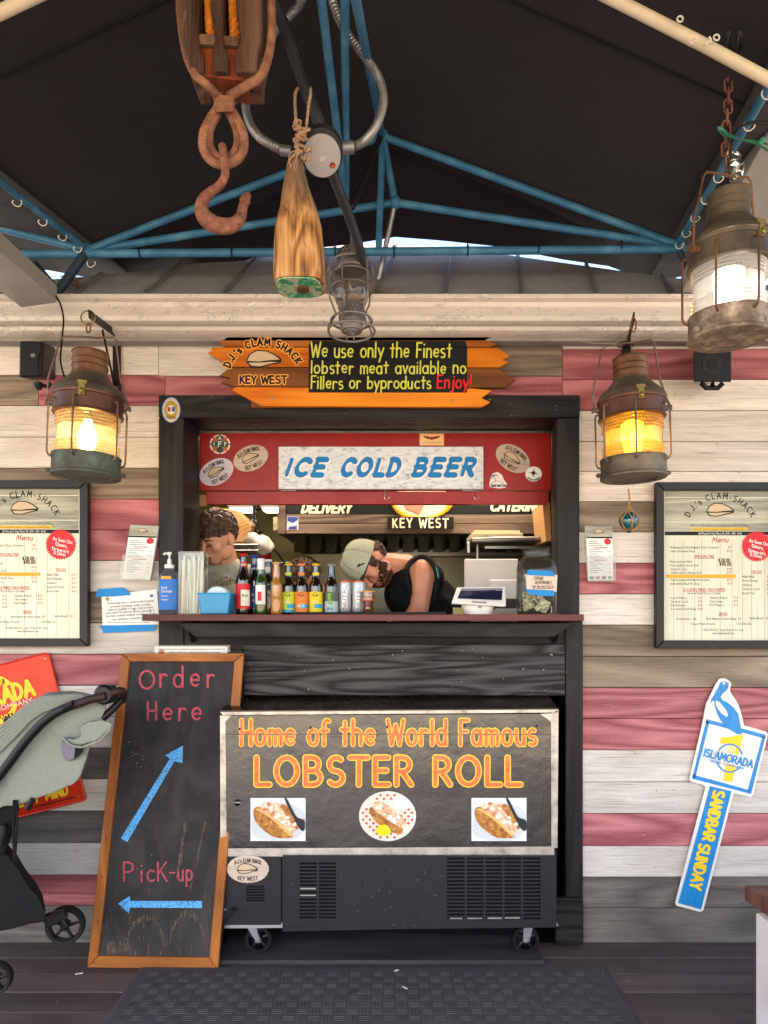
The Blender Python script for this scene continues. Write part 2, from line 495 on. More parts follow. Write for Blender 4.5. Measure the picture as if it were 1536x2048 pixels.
def fit(b, s, x0, x1, base, hpx, Y, thpx, slope=0., sp=.16, h=.0004, lift=.0006, slant=0., jit=0., nib=None, seed=1):
    """stroke lettering on a wall-parallel plane, fitted between two pixel columns"""
    W = text_width(s, sp)
    sx = (x1-x0)/(W*hpx)
    k = Y/FPX
    fn = lambda x, y, hh: Vector((PX(x0, Y)+x*k, Y-lift-hh, PZ(base, Y)+(y+slope*x)*k))
    letter(b, s, fn, hpx, thpx, sp, h, slant, jit, nib, sx, seed)

_fc = {}
def font_mesh(s, bold=0.0, res=2):
    key = (s, bold, res)
    if key in _fc: return _fc[key]
    cu = bpy.data.curves.new('t', 'FONT'); cu.body = s; cu.size = 1.0; cu.resolution_u = res; cu.offset = bold; cu.fill_mode = 'FRONT'
    o = bpy.data.objects.new('t', cu); COL.objects.link(o)
    dg = bpy.context.evaluated_depsgraph_get(); dg.update()
    me = o.evaluated_get(dg).to_mesh()
    vs = [(v.co.x, v.co.y) for v in me.vertices]; fs = [list(p.vertices) for p in me.polygons]
    o.evaluated_get(dg).to_mesh_clear()
    bpy.data.objects.remove(o); bpy.data.curves.remove(cu)
    if vs:
        mx = min(v[0] for v in vs); vs = [(v[0]-mx, v[1]) for v in vs]
        wd = max(v[0] for v in vs)
    else: wd = 1
    _fc[key] = (vs, fs, wd)
    return _fc[key]
def ftext(b, s, x0, x1, base, hpx, Y, lift=.0006, slope=0., bold=0., slant=0., fn=None, res=2):
    """printed type, caps about hpx pixels high, fitted from x0 to x1 (x1 None keeps the natural width)"""
    vs, fs, wd = font_mesh(s, bold, res)
    ky = hpx/.70
    kx = ky if x1 is None else (x1-x0)/wd
    k = Y/FPX
    if fn is None:
        fn = lambda x, y, hh: Vector((PX(x0, Y)+x*k, Y-lift-hh, PZ(base, Y)+(y+slope*x)*k))
    b.add([fn((vx+slant*vy)*kx, vy*ky, 0) for vx, vy in vs], fs)

def arctext(b, s, cx, cy, rad, a0, a1, hpx, Y, thpx, lift=.0006, ry=None, h=.0004, sp=.2, jit=0):
    """letters along an arc (pixels, angles in degrees, 90 = top), reading clockwise"""
    W = text_width(s, sp); x = 0; k = Y/FPX; ry = ry or rad
    for ch in s:
        wd, st = strokes(ch)
        f = (x+wd/2)/W
        a = R(a0+(a1-a0)*f)
        ox, oy = cx+rad*math.cos(a), cy-ry*math.sin(a)
        tx, ty = math.sin(a)*rad, -math.cos(a)*ry; l = math.hypot(tx, ty); tx /= l; ty /= l
        def fn(u, v, hh, ox=ox, oy=oy, tx=tx, ty=ty):
            X_ = ox + u*tx - v*ty*-1*-1; Y_ = oy
            return Vector((PX(ox + u*tx + v*(-ty), Y), Y-lift-hh, PZ(oy, Y) + (u*ty + v*tx)*k))
        for pts in st:
            ribbon(b, [((px-wd/2)*hpx, py*hpx) for px, py in pts], thpx/2, fn, h)
        x += wd + sp

def quadmap(tl, tr, br, bl):
    """(u,v) 0..1 with v down -> 3-D point and outward normal of a flat racked board"""
    tl, tr, br, bl = [Vector(p) for p in (tl, tr, br, bl)]
    nrm = (bl-tl).cross(tr-tl).normalized()
    if nrm.y > 0: nrm = -nrm
    def f(u, v, h=0.):
        return (tl*(1-u)+tr*u)*(1-v) + (bl*(1-u)+br*u)*v + nrm*h
    return f
# ------------------------------------------------------------------ shared materials
WHITE_W = wood('white_washed_pine', '#b3a79b', '#ede4da', .62, ring=7, fine=.8, lines=.75, bstr=.3, wear=('#8d7f74', .55))
RED_W = wood('red_stained_pine', '#864348', '#c47c7e', .6, ring=11, fine=.5, lines=.6, bstr=.35, wear=('#d09a9a', .45))
GREY_W = wood('grey_brown_pine', '#5f5144', '#9c8b77', .65, ring=8, fine=.6, lines=.6, bstr=.35)
DGREY_W = wood('dull_grey_pine', '#4a4542', '#7d756e', .65, ring=8, fine=.65, bstr=.35)
BLACK_W = wood('black_stained_timber', '#0e0c0c', '#2c2828', .5, ring=10, fine=.5, bstr=.5)
BLACK_WZ = wood('black_stained_post', '#0e0c0c', '#2c2828', .5, axis='z', ring=8, fine=.6, bstr=.5)
FIG_W = wood('black_timber_figured', '#0f0e0e', '#4a4646', .48, ring=16, fine=.3, bstr=.6, zs=1.5, knots=False)
DECK_W = wood('dark_deck_board', '#43393a', '#635653', .5, ring=5, fine=.7, bstr=.2, knots=False, wear=('#6a5a5a', .3))
MAROON_W = wood('maroon_counter_wood', '#3f1c1c', '#6e3834', .38, ring=5, fine=.6, bstr=.2, knots=False)
FRAME_W = wood('varnished_pine_frame', '#7e4318', '#bb7434', .42, ring=6, fine=.6, bstr=.4, wear=('#3a1c0c', .5))
FRAME_WZ = wood('varnished_pine_frame_upright', '#7e4318', '#bd7535', .42, axis='z', ring=6, fine=.6, bstr=.4, wear=('#3a1c0c', .5))
m = MT('black_awning_cloth')
n_ = m.noise(m.co(), 1.6, 5., .6); fold = m.noise(m.co((1,1,1), rot=(0,0,R(20))), 2.4, 3., .5, 1.2); weave = m.noise(m.co(), 260., 2.)
FABRIC = m.pr(m.ramp(n_, [(.3, '#19161b'), (.7, '#252128')]), .85, 0, m.bump(weave, .2, .002, m.bump(fold, .3, .04)), .2, sheen=.1)
BLUE_P = shade_mix('blue_painted_steel', [(.25, '#2f5f80'), (.5, '#3b7499'), (.75, '#5b94b5')], 9, .42, bstr=.2, co=(1,1,1))
def gutter_paint():
    m = MT('flaking_white_gutter_paint')
    z = m.noise(m.co((1,1,2.2)), 18., 7., .7, .6)
    big = m.noise(m.co((.8,2,5)), 2.2, 3.)
    fl = m.ramp(m.math('ADD', z, m.math('MULTIPLY', big, .45)), [(.80, 0.), (.83, 1.)])          # raised flakes
    rim = m.math('MULTIPLY', m.ramp(m.math('ADD', z, m.math('MULTIPLY', big, .45)), [(.785, 0.), (.81, 1.)]), m.math('SUBTRACT', 1., fl))
    ru = m.ramp(m.noise(m.co((3,3,8)), 9., 5., .75), [(.69, 0.), (.74, 1.)])
    base = m.mix(m.noise(m.co((.6,3,6)), 3., 5.), '#c2b8ae', '#e6ddd5')
    c = m.mix(m.math('MULTIPLY', fl, .5), base, '#efe9e2')
    c = m.mix(m.math('MULTIPLY', rim, .75), c, '#6e645c')
    c = m.mix(m.math('MULTIPLY', ru, .7), c, '#8a5c3a')
    return m.pr(c, .42, 0, m.bump(m.math('ADD', fl, m.math('MULTIPLY', z, .5)), .5, .004), .4)
GUTTER = gutter_paint()
ROOF_M = shade_mix('dull_roof_metal', [(.3, '#8d8b8e'), (.7, '#a5a3a6')], 5, .75, metal=.0, bstr=.15)
BLACKP = plain('#0c0c0d', .45, bump=.1)
BLACKG = plain('#0a0a0b', .15)
DARKM = plain('#1a1818', .6)
WHITEP = plain('#e4e1dc', .4, var=.05)
PAPER = plain('#e9e6df', .7, var=.04)
TAPE = plain('#1d83c4', .55, var=.08)
BLACKINK = plain('#141212', .6)
REDINK = plain('#b3202a', .6)
YEL = plain('#e0b23a', .6)
STEEL = plain('#8f8c88', .3, metal=.9, var=.15)
GALV = shade_mix('galvanised_steel', [(.3, '#77787a'), (.7, '#a5a6a8')], 12, .42, metal=.7)
RUSTD = shade_mix('rusty_iron', [(.30, '#4f3329'), (.45, '#754c3d'), (.58, '#8a5a47'), (.72, '#9f7463')], 48, .85, metal=.1, bstr=.5, bscale=150)
CHROME = plain('#b9b4ac', .22, metal=.95, var=.1)
SHELL = plain('#c9b190', .6, var=.2)

# ------------------------------------------------------------------ ground and deck
ground = B().box(-60, 60, -80, -3.2, -.22, -.12).build('ground', shade_mix('pale_paving', [(.3, '#ae9b80'), (.7, '#c7b596')], 3, .85, bstr=.2))
tag(ground, kind='structure')
ground2 = B().box(-60, 60, -3.2, 60, -.32, -.14).build('ground', plain('#6b665e', .9)); tag(ground2, kind='structure')
fl = thing('floor', None, None, (0, 0, 0)); tag(fl, kind='structure')
pitch = .1325
y1 = 2.995; i = 0
while y1 > -2.4:
    y0 = y1 - pitch + .004
    B().box(-3.6, 3.6, y0, y1, -.03, 0 - (.001 if i % 2 else 0)).build('deck_board', DECK_W, fl, bevel=.003)
    y1 -= pitch; i += 1
B().box(-3.58, 3.58, -2.45, 2.99, -.12, -.032).build('joist_bed', DARKM, fl)
# crumbs and paper bits on the deck
CR = plain('#d8d4cc', .8)
lit = B(); rg = random.Random(3)
for k in range(14):
    px = rg.uniform(20, 1500); py = rg.uniform(1895, 2040)
    Yy = EYE*FPX/(py-1240); s = rg.uniform(.001, .0022)
    c = Vector((PX(px, Yy), Yy, .003 if not (290 < px < 1220 and py > 1940) else .022))
    lit.ball(c, (s, s*.8, s*.5), u=5, v=3)
o = lit.build('crumbs', CR); tag(o, 'white crumbs scattered over the dark deck and mat', 'crumbs', kind='stuff')
for (px, py, ln, an) in ((158, 1948, .028, .3), (793, 1952, .018, .5), (810, 1987, .022, -.8)):
    Yy = EYE*FPX/(py-1240)
    b = B().box(-ln/2, ln/2, -.003, .003, 0, .002, Matrix.Translation((PX(px, Yy), Yy, .001 if px < 300 else .0205)) @ Matrix.Rotation(an, 4, 'Z'))
    o = b.build('paper_scrap', CR)
    tag(o, {158: 'white paper scrap on the bare deck left of the chalkboard', 793: 'short white scrap on the rubber mat near its back edge', 810: 'longer white scrap lying on the rubber mat toward the camera'}[px], 'litter')

# ------------------------------------------------------------------ plank wall
WY = 3.0
wall = thing('plank_wall', 'wall of horizontal pine planks in red, white and grey round the serving window', 'wall', (0, WY, 0))
MATS = {'w': WHITE_W, 'r': RED_W, 'g': GREY_W, 'd': DGREY_W}
def plank(x0, x1, ya, yb, c):
    px0, px1 = PX(x0, WY), PX(x1, WY)
    b = B().box(px0+.0007, px1-.0007, WY, WY+.018, PZ(yb, WY)+.0012, PZ(ya, WY)-.0012)
    # a fine milled groove runs through the face of each board
    b.build('plank', MATS[c], wall, bevel=.0016)
XL = -420; XR = 1950
left = [(672,690,[(XL,143,'w'),(143,460,'r')]),(690,750,[(XL,317,'w')]),(750,811,[(XL,77,'g'),(77,330,'r')]),(811,874,[(XL,330,'w')]),(874,936,[(XL,330,'w')]),
 (936,998,[(XL,330,'g')]),(998,1060,[(XL,330,'r')]),(1060,1121,[(XL,330,'r')]),(1121,1184,[(XL,330,'w')]),(1184,1246,[(XL,330,'g')]),(1246,1308,[(XL,330,'w')]),
 (1308,1371,[(XL,330,'r')]),(1371,1433,[(XL,330,'w')]),(1433,1496,[(XL,330,'w')]),(1496,1558,[(XL,330,'d')]),(1558,1622,[(XL,330,'w')]),(1622,1686,[(XL,330,'d')]),
 (1686,1750,[(XL,330,'w')]),(1750,1811,[(XL,330,'r')]),(1811,1886,[(XL,330,'d')])]
top = [(672,690,[(460,1125,'w')]),(690,752,[(317,640,'w'),(640,1125,'g')]),(752,800,[(330,1125,'r')])]
right = [(672,698,[(1125,XR,'w')]),(698,759,[(1125,XR,'r')]),(759,821,[(1125,1285,'r'),(1285,XR,'w')]),(821,883,[(1150,XR,'w')]),(883,943,[(1150,XR,'w')]),(943,1003,[(1150,XR,'w')]),
 (1003,1064,[(1150,XR,'g')]),(1064,1126,[(1150,XR,'w')]),(1126,1188,[(1150,XR,'r')]),(1188,1250,[(1150,XR,'w')]),(1250,1313,[(1150,XR,'g')]),(1313,1375,[(1150,XR,'g')]),
 (1375,1437,[(1150,XR,'r')]),(1437,1500,[(1150,XR,'r')]),(1500,1564,[(1150,XR,'w')]),(1564,1627,[(1150,XR,'w')]),(1627,1692,[(1150,XR,'r')]),(1692,1754,[(1150,XR,'w')]),
 (1754,1816,[(1150,XR,'d')]),(1816,1886,[(1150,XR,'d')])]
for ya, yb, segs in left + top + right:
    for x0, x1, c in segs: plank(x0, x1, ya, yb, c)
B().pbox(XL, 325, WY+.03, WY+.09, 650, 1884).pbox(1150, XR, WY+.03, WY+.09, 650, 1884).pbox(325, 1150, WY+.03, WY+.09, 650, 790).build('backing', DARKM, wall)

sp_ = B(); rg = random.Random(41)
for k in range(150):
    px, py = (rg.uniform(0, 312) if k % 2 else rg.uniform(1170, 1536)), rg.uniform(690, 1870)
    r_ = rg.uniform(.0008, .0022); sp_.ball(P(px, py, WY-.0002), (r_*rg.uniform(1, 2.2), .0005, r_), u=6, v=4)
sp_.build('nail_speck', plain('#3a302a', .7), wall)['kind'] = 'stuff'
# ------------------------------------------------------------------ kitchen shell behind the window
KF = .2
YW = shade_mix('greasy_yellow_wall_paint', [(.3, '#8f8550'), (.7, '#aba067')], 2.5, .5, bstr=.15)
def struct(name, b, mat, **k):
    o = b.build(name, mat, **k); tag(o, kind='structure'); return o
struct('kitchen_floor', B().box(-2.6, 2.0, 3.45, 5.6, KF-.05, KF), plain('#4a3a34', .6))
struct('kitchen_back_wall', B().box(-2.6, 2.0, 5.4, 5.48, KF, 2.5), YW)
struct('kitchen_side_wall', B().box(-2.66, -2.6, 3.1, 5.48, KF, 2.5), YW)
struct('kitchen_side_wall', B().box(2.0, 2.06, 3.1, 5.48, KF, 2.5), YW)
struct('kitchen_ceiling', B().box(-2.66, 2.06, 3.1, 5.48, 2.5, 2.54), plain('#8d8674', .8))
struct('kitchen_front_wall', B().box(-2.6, PX(395, 3.25), 3.2, 3.24, KF, 2.5).box(PX(1108, 3.25), 2.0, 3.2, 3.24, KF, 2.5).box(PX(395,3.25), PX(1108,3.25), 3.27, 3.3, PZ(860,3.25), 2.5), plain('#5b533d', .7))
# ------------------------------------------------------------------ metal roof above
rv = Vector((.145, 1, .853))
roof = thing('metal_roof', 'grey standing seam metal roof rising behind the white gutter', 'roof', (0, 2.9, PZ(592, 2.9)))
def roofpt(px, t, lift=0):
    p = P(px, 592, 2.9); return p + rv*t + Vector((0, -.64, .76))*lift
ribs = [-160, 0, 145, 290, 445, 600, 750, 890, 1045, 1195, 1345, 1490, 1650, 1800]
def roof_t(px):                        # slanting top edge of the hip
    if px < 600: return max(.16, .64 + (px-600)*.0009)
    if px < 780: return .66
    return max(.12, .70 - (px-780)*.00085)
for a, c in zip(ribs[:-1], ribs[1:]):
    ta, tc = roof_t(a), roof_t(c)
    q = [roofpt(a, 0), roofpt(c, 0), roofpt(c, tc), roofpt(a, ta)]
    B().prism(q, -.01, (0, -.64, .76)).build('roof_panel', ROOF_M, roof)
for a in ribs:
    b = B(); ta = roof_t(a)
    p0, p1 = roofpt(a, 0, .001), roofpt(a, ta, .001)
    wv = Vector((.008, 0, 0)); hv = Vector((0, -.64, .76))*.012
    b.prism([p0-wv, p0+wv, p0+wv+hv, p0-wv+hv], (p1-p0).length, rv.normalized())
    b.build('roof_seam', plain('#8c8a88', .45, metal=.4), roof)

# ------------------------------------------------------------------ gutter
GY = 2.86
gut = thing('gutter', 'long white painted gutter with flaking paint above the plank wall', 'gutter', (0, GY, PZ(680, GY)))
def zz(py, Y=GY): return PZ(py, Y)
prof = [(GY+.10, zz(590)), (GY-.010, zz(590)), (GY-.018, zz(592)), (GY-.018, zz(600)), (GY-.012, zz(601)), (GY+.012, zz(601.5)), (GY+.014, zz(610)), (GY+.004, zz(622)), (GY+.0, zz(632)), (GY+.006, zz(640)), (GY+.03, zz(643)), (GY+.055, zz(645)),
        (GY+.055, zz(649)), (GY+.012, zz(650.5)), (GY+.012, zz(658)), (GY+.02, zz(660)), (GY+.06, zz(661)), (GY+.10, zz(661))]
L0, L1 = PX(-420, GY), PX(1950, GY)
b = B(); NS = 60
for k in range(NS+1):
    xx = L0 + (L1-L0)*k/NS
    for (yy, z_) in prof: b.v.append(Vector((xx, yy, z_)))
m_ = len(prof)
for k in range(NS):
    for j in range(m_-1): b.f.append([k*m_+j, k*m_+j+1, (k+1)*m_+j+1, (k+1)*m_+j])
b.build('gutter_trough', GUTTER, gut, smooth='auto', angle=25)
b = B().box(L0, L1, 2.93, 2.985, zz(682, 2.93), zz(658, 2.93))
b.build('drip_board', shade_mix('grey_white_board', [(.3, '#7a736d'), (.7, '#9c958e')], 4, .5, bstr=.4, co=(1,3,3)), gut, bevel=.002)
for px in (22, 240, 1095, 1400): B().lathe([(.006, 0), (.006, .003), (.003, .005)], 10, Matrix.Translation(P(px, 668, 2.93)) @ Matrix.Rotation(R(90), 4, 'X')).build('screw_head', GALV, gut)

# ------------------------------------------------------------------ black timber surround
fr = thing('window_surround', 'black stained timber frame round the serving window', 'window frame', P(738, 1290, 2.975))
FY = 2.972
B().pbox(317, 1160, FY, FY+.028, 790, 835).build('header', BLACK_W, fr, bevel=.003)
B().pbox(317, 367, FY+.002, FY+.028, 836, 1300).build('post', BLACK_WZ, fr, bevel=.003)
B().pbox(1114, 1159, FY+.002, FY+.028, 836, 1232).build('post', BLACK_WZ, fr, bevel=.003)
B().pbox(1131, 1166, FY, FY+.028, 1242, 1796).build('post', BLACK_WZ, fr, bevel=.003)
B().pbox(1112, 1167, FY-.02, FY+.02, 1797, 1891).build('foot_block', BLACK_W, fr, bevel=.003)
def taper(name, n, f, mat):
    return B().add(list(n)+list(f), [(0,3,2,1),(4,5,6,7),(0,1,5,4),(1,2,6,5),(2,3,7,6),(3,0,4,7)]).build(name, mat, fr)
JN, JF = FY+.028, 3.235
taper('jamb', [P(366.5,836,JN), P(330,836,JN), P(330,1240,JN), P(366.5,1240,JN)], [P(399,860,JF), P(330,860,JF), P(330,1243,JF), P(399,1243,JF)], BLACK_WZ)
taper('jamb', [P(1114.5,836,JN), P(1150,836,JN), P(1150,1240,JN), P(1114.5,1240,JN)], [P(1103,860,JF), P(1160,860,JF), P(1160,1243,JF), P(1103,1243,JF)], BLACK_WZ)
taper('lintel', [P(330,835.5,JN), P(1150,835.5,JN), P(1150,800,JN), P(330,800,JN)], [P(330,861,JF), P(1150,861,JF), P(1150,800,JF), P(330,800,JF)], BLACK_W)
B().pbox(366, 1132, FY+.012, FY+.03, 1243, 1300).build('apron_board', BLACK_W, fr, bevel=.002)
# lower frieze with strong grain
B().pbox(487, 1130, FY-.012, FY+.012, 1289, 1391).build('frieze_board', FIG_W, fr, bevel=.003)
B().pbox(317, 487, FY+.004, FY+.03, 1300, 1400).build('side_panel', BLACK_WZ, fr, bevel=.002)
B().pbox(317, 436, FY+.004, FY+.03, 1401, 1886).build('side_panel', BLACK_WZ, fr, bevel=.002)
# bay behind the freezer
x0, x1 = PX(436, 3), PX(1130, 3)
struct('freezer_bay', B().box(x0, x1, 3.70, 3.74, 0, 1.36).box(x0-.03, x0, 3.0, 3.74, 0, 1.36).box(x1, x1+.03, 3.0, 3.74, 0, 1.36).box(x0-.03, x1+.03, 3.03, 3.74, 1.30, 1.335).box(x0, x1, 3.0, 3.74, -.03, 0), DARKM)
# crumpled foil strip under the frieze
rg = random.Random(5); b = B(); n = 60
for k in range(n+1):
    px = 660+350*k/n
    for j in range(3):
        b.v.append(P(px, 1390+j*4+rg.uniform(-2, 3), FY+.012+.03*j+rg.uniform(-.01, .01)))
for k in range(n):
    for j in range(2): b.f.append([k*3+j, k*3+j+1, k*3+j+4, k*3+j+3])
o = b.build('foil_strip', plain('#b5b5b8', .25, metal=.9)); tag(o, 'crumpled silver foil strip poking out under the black frieze board', 'foil')

# ------------------------------------------------------------------ counter shelf
SZ0, SZ1 = PZ(1242, 2.80), PZ(1228.5, 2.80)
sh = thing('serving_shelf', 'maroon edged wooden serving shelf under the window', 'shelf', P(726, 1242, 2.85))
B().add([P(284,1228.5,2.80), P(1168,1228.5,2.80), (PX(1160,2.97),3.0,SZ1), (PX(300,2.97),3.0,SZ1), P(284,1242,2.80), P(1168,1242,2.80), (PX(1160,2.97),3.0,SZ0), (PX(300,2.97),3.0,SZ0)],
        [(0,1,2,3),(7,6,5,4),(0,4,5,1),(1,5,6,2),(2,6,7,3),(3,7,4,0)]).build('shelf_board', MAROON_W, sh, bevel=.002)
B().box(PX(367,3), PX(1114,3), 3.0005, 3.5, SZ0, SZ1-.001).build('inner_counter', plain('#5a3330', .4), sh)
B().prism([P(352,1246,2.86), P(1150,1246,2.86), P(1108,1274,2.86), P(392,1274,2.86)], .03).build('front_rail', BLACK_W, sh, bevel=.002)
for px in (372, 1112):
    B().prism([(PX(px,2.9), 2.971, SZ0-.004), (PX(px,2.9), 2.9, SZ0-.004), (PX(px,2.9), 2.971, SZ0-.09)], .02, (1,0,0)).build('bracket', BLACKP, sh)
# speckles of white paint on the black boards
sp_ = B(); rg = random.Random(11)
for k in range(70):
    px = rg.uniform(330, 1145); py = rg.choice([rg.uniform(792, 832), rg.uniform(1294, 1388), rg.uniform(1294, 1388)])
    if py > 1200 and px < 495: continue
    YY = FY-.0125 if py > 1200 else FY-.0005
    r_ = rg.uniform(.0006, .0016); sp_.ball(P(px, py, YY), (r_*1.4, .0003, r_), u=5, v=3)
sp_.build('paint_speck', WHITEP, fr)['kind'] = 'stuff'

# ------------------------------------------------------------------ canopy
dv = Vector((.153, 1, .077))
TY = 2.9
Lp, Ap, Rp, Bp = P(175,500,TY), P(765,272,TY), P(1355,490,TY), P(790,405,TY+.04)
can = thing('awning', 'black cloth awning pitched over the patio', 'awning', (Ap.x, TY, 2.8))
def sheet(name, a, c, mat, parent, t0=.45, t1=-3.9, sag=.0, nu=14, nv=8, lift=.026):  # cloth is extended unseen behind the gable to keep sun off the roof
    b = B(); up = Vector((0,0,1))
    for i in range(nu+1):
        t = t0+(t1-t0)*i/nu
        for j in range(nv+1):
            f = j/nv
            p = a.lerp(c, f) + dv*t + up*(lift - sag*math.sin(math.pi*f)*(1+.25*math.sin(t*2.1+f*3)))
            b.v.append(p)
    for i in range(nu):
        for j in range(nv): b.f.append([i*(nv+1)+j, (i+1)*(nv+1)+j, (i+1)*(nv+1)+j+1, i*(nv+1)+j+1])
    n0 = len(b.v)
    b.v += [v + Vector((0,0,.004)) for v in b.v]; b.f += [[q+n0 for q in reversed(f)] for f in b.f]
    return b.build(name, mat, parent, smooth=True, angle=80)
sheet('roof_cloth', Lp, Ap, FABRIC, can); sheet('roof_cloth', Ap, Rp, FABRIC, can)
# wings that carry on past the eaves
LW = Lp + Vector((-2.4, 0, .45)); RW = Rp + Vector((2.4, 0, .55))
sheet('wing_cloth', LW, Lp + Vector((.03,0,0)), FABRIC, can, lift=.017); sheet('wing_cloth', Rp - Vector((.03,0,0)), RW, FABRIC, can, lift=.017)
# raised welts where the cloth widths are sewn together
for (a, c, pts) in ((Lp, Ap, ((0,170),(370,0))), (Ap, Rp, ((985,0),(1510,235)))):
    b = B(); nrm = (c-a).cross(dv).normalized()
    def hit(px, py):
        d = P(px, py, 1) - Vector((0,0,EYE)); o_ = Vector((0,0,EYE))
        t = (a - o_).dot(nrm)/d.dot(nrm); return o_ + d*t
    h0, h1 = hit(*pts[0]), hit(*pts[1]); n = 16; line = []
    for k in range(n+1):
        p = h0.lerp(h1, k/n)
        f = max(0, min(1, (p-a).dot((c-a))/(c-a).length_squared))
        line.append(p + Vector((0,0,.023)))
    b.tube(line, .004, 5); b.build('seam_welt', plain('#131115', .9), can)
# gable cloth that hangs at the house end, its lower edge scalloped
gl = [(-260,560),(0,545),(95,540),(170,541),(300,541),(400,537),(470,528),(520,510),(600,500),(700,489),(790,474),(880,481),(985,492),(1060,506),(1130,520),(1250,537),(1350,547),(1450,552),(1800,570)]
gu = [(-260,430),(0,455),(95,480),(175,498),(300,460),(400,420),(470,392),(520,370),(600,340),(700,300),(765,275),(880,318),(985,355),(1060,382),(1130,408),(1250,450),(1355,490),(1450,470),(1800,380)]
b = B(); nr = 5
for (x0_, y0_), (x1_, y1_) in zip(gl, gu):
    for j in range(nr+1):
        f = j/nr
        b.v.append(P(x0_+(x1_-x0_)*f, y0_+(y1_-y0_)*f, TY+.10+.32*(1-f)**1.2))
for i in range(len(gl)-1):
    for j in range(nr): b.f.append([i*(nr+1)+j, (i+1)*(nr+1)+j, (i+1)*(nr+1)+j+1, i*(nr+1)+j+1])
b.build('gable_cloth', FABRIC, can, smooth=True, angle=80)

frm = thing('awning_truss', 'blue painted tube truss carrying the black awning', 'awning frame', (Ap.x, TY, 2.8))
def bar(a, c, r, mat=BLUE_P, name='frame_tube', parent=None):
    return B().tube([a, (Vector(a)+Vector(c))/2, c], r, 10).build(name, mat, parent or frm, smooth=True)
r1 = .0155
bar(P(-420,512,TY), P(1950,494,TY), .0165)
bar(P(-420,352,TY+.0), Lp, .016)
bar(Lp, Ap, r1); bar(Ap, Rp, r1)
bar(P(205,497,TY+.02), Bp, r1); bar(Bp, P(1345,490,TY+.02), r1)
bar(Ap, P(757,508,TY), .014)
bar(Ap, Bp, .0155)
bar(Bp, P(757,560,TY+.15), .011, GALV)
bar(Ap + dv*-.02, P(704,415,TY-.25), .012, plain('#3a3638', .4, metal=.5))
DK = plain('#26384a', .5)
bar(Lp, P(115,585,TY-.02), .018, DK); bar(P(68,530,TY-.02), P(115,585,TY-.02), .02, DK)
bar(P(68,560,TY-.03), P(68,528,TY-.03), .017, DK)
bar(Rp, P(1385,560,TY), .014, DK)
# three tubes running out along the ridge toward the street
for (xa, ya, xb, yb, Ya, Yb) in ((636,-60,693,418,1.75,2.68), (689,-60,692,418,1.75,2.72), (700,-60,765,272,1.5,2.9)):
    bar(P(xa,ya,Ya), P(xb,yb,Yb), .0125)
# eave tubes and their extension past the camera
bar(Lp, Lp - dv*3.9, .012); bar(Rp, Rp - dv*3.9, .012)
# couplers at the joints
for p in (Lp, Rp, Ap, Bp):
    B().ball(p, .026, u=12, v=8).build('coupler', BLUE_P, frm, smooth=True)
for (px, py) in ((27,508),(281,507),(465,507),(671,504),(788,503),(935,500),(1076,497),(1240,493)):
    c = P(px, py, TY)
    B().tube([c+Vector((0, .022*math.cos(a), .022*math.sin(a))) for a in [k*math.pi/6 for k in range(12)]], .0028, 5, closed=True).build('cable_tie', BLACKP, frm)
# J hooks along the eaves
HOOK = plain('#d8d2c4', .5)
def jhook(c, s=1., flip=1):
    pts = [(-.018*flip, 0, .022), (-.020*flip, 0, .008), (-.012*flip, 0, -.006), (.004*flip, 0, -.008), (.018*flip, 0, .002), (.024*flip, 0, .014), (.016*flip,0,.02)]
    B().tube(spline([c+Vector(q)*s for q in pts], 3), .0026*s, 5).build('hook', HOOK, frm, smooth=True)
for k, t in enumerate((-.06, -.16, -.28, -.42, -.58, -.76)):
    jhook(Lp + dv*t + Vector((0, -.01, -.034)), .75, -1)
for k, t in enumerate((-.05, -.15, -.27, -.40, -.54, -.68, -.82, -.96)):
    jhook(Rp + dv*t + Vector((-.01, -.01, -.036)), .75, 1)
jhook(P(182, 531, 2.82), .75, 1)
# ------------------------------------------------------------------ red hatch over the window
HY = 3.222
REDP = shade_mix('red_gloss_paint', [(.3, '#7c1512'), (.7, '#9c1f19')], 3, .32, bstr=.12, bscale=20)
hat = thing('window_hatch', 'red painted lift-up hatch with stickers above the serving window', 'hatch', P(750, 1008, HY))
B().pbox(400.5, 1102.5, HY, HY+.02, 862, 981).build('hatch_panel', REDP, hat, bevel=.002)
B().pbox(412, 1097, HY-.012, HY+.018, 983, 1008.5).build('hatch_rail', REDP, hat, bevel=.002)
B().pbox(400.5, 1102.5, HY-.006, HY-.001, 862, 866).build('edge_strip', CHROME, hat)
for px in (578, 938):
    h = B().pbox(px-14, px+14, HY-.004, HY-.0005, 980.5, 985).build('hinge', GALV, hat)
    B().tube([P(px-14, 982.8, HY-.005), P(px+14, 982.8, HY-.005)], .0025, 6).build('hinge_pin', CHROME, h)
for px in (772, 952):
    pts = [P(px-2, 980, HY-.014), P(px-2, 988, HY-.016), P(px-4, 993, HY-.02), P(px-1, 998.5, HY-.022), P(px+4, 998, HY-.022), P(px+6.5, 993, HY-.022)]
    B().tube(spline(pts, 4), .0016, 5).build('cup_hook', CHROME, hat)
def ell(b, cx, cy, a, c, Y, lift, th=.0006, rot=0., n=28):
    pts = []
    for k in range(n):
        t = 2*math.pi*k/n; x, y = a*math.cos(t), c*math.sin(t)
        pts.append(P(cx+x*math.cos(R(rot))-y*math.sin(R(rot)), cy+x*math.sin(R(rot))+y*math.cos(R(rot)), Y)+Vector((0,-lift,0)))
    b.prism(pts, th)
    return b
def poly(pts, Y, lift, th=.0005, b=None):
    b = b or B(); b.prism([P(x, y, Y)+Vector((0,-lift,0)) for x, y in pts], th); return b
PALEW = wood('pale_printed_wood', '#a18c7a', '#e0cfbe', .45, ring=5, fine=.8, bstr=.0)
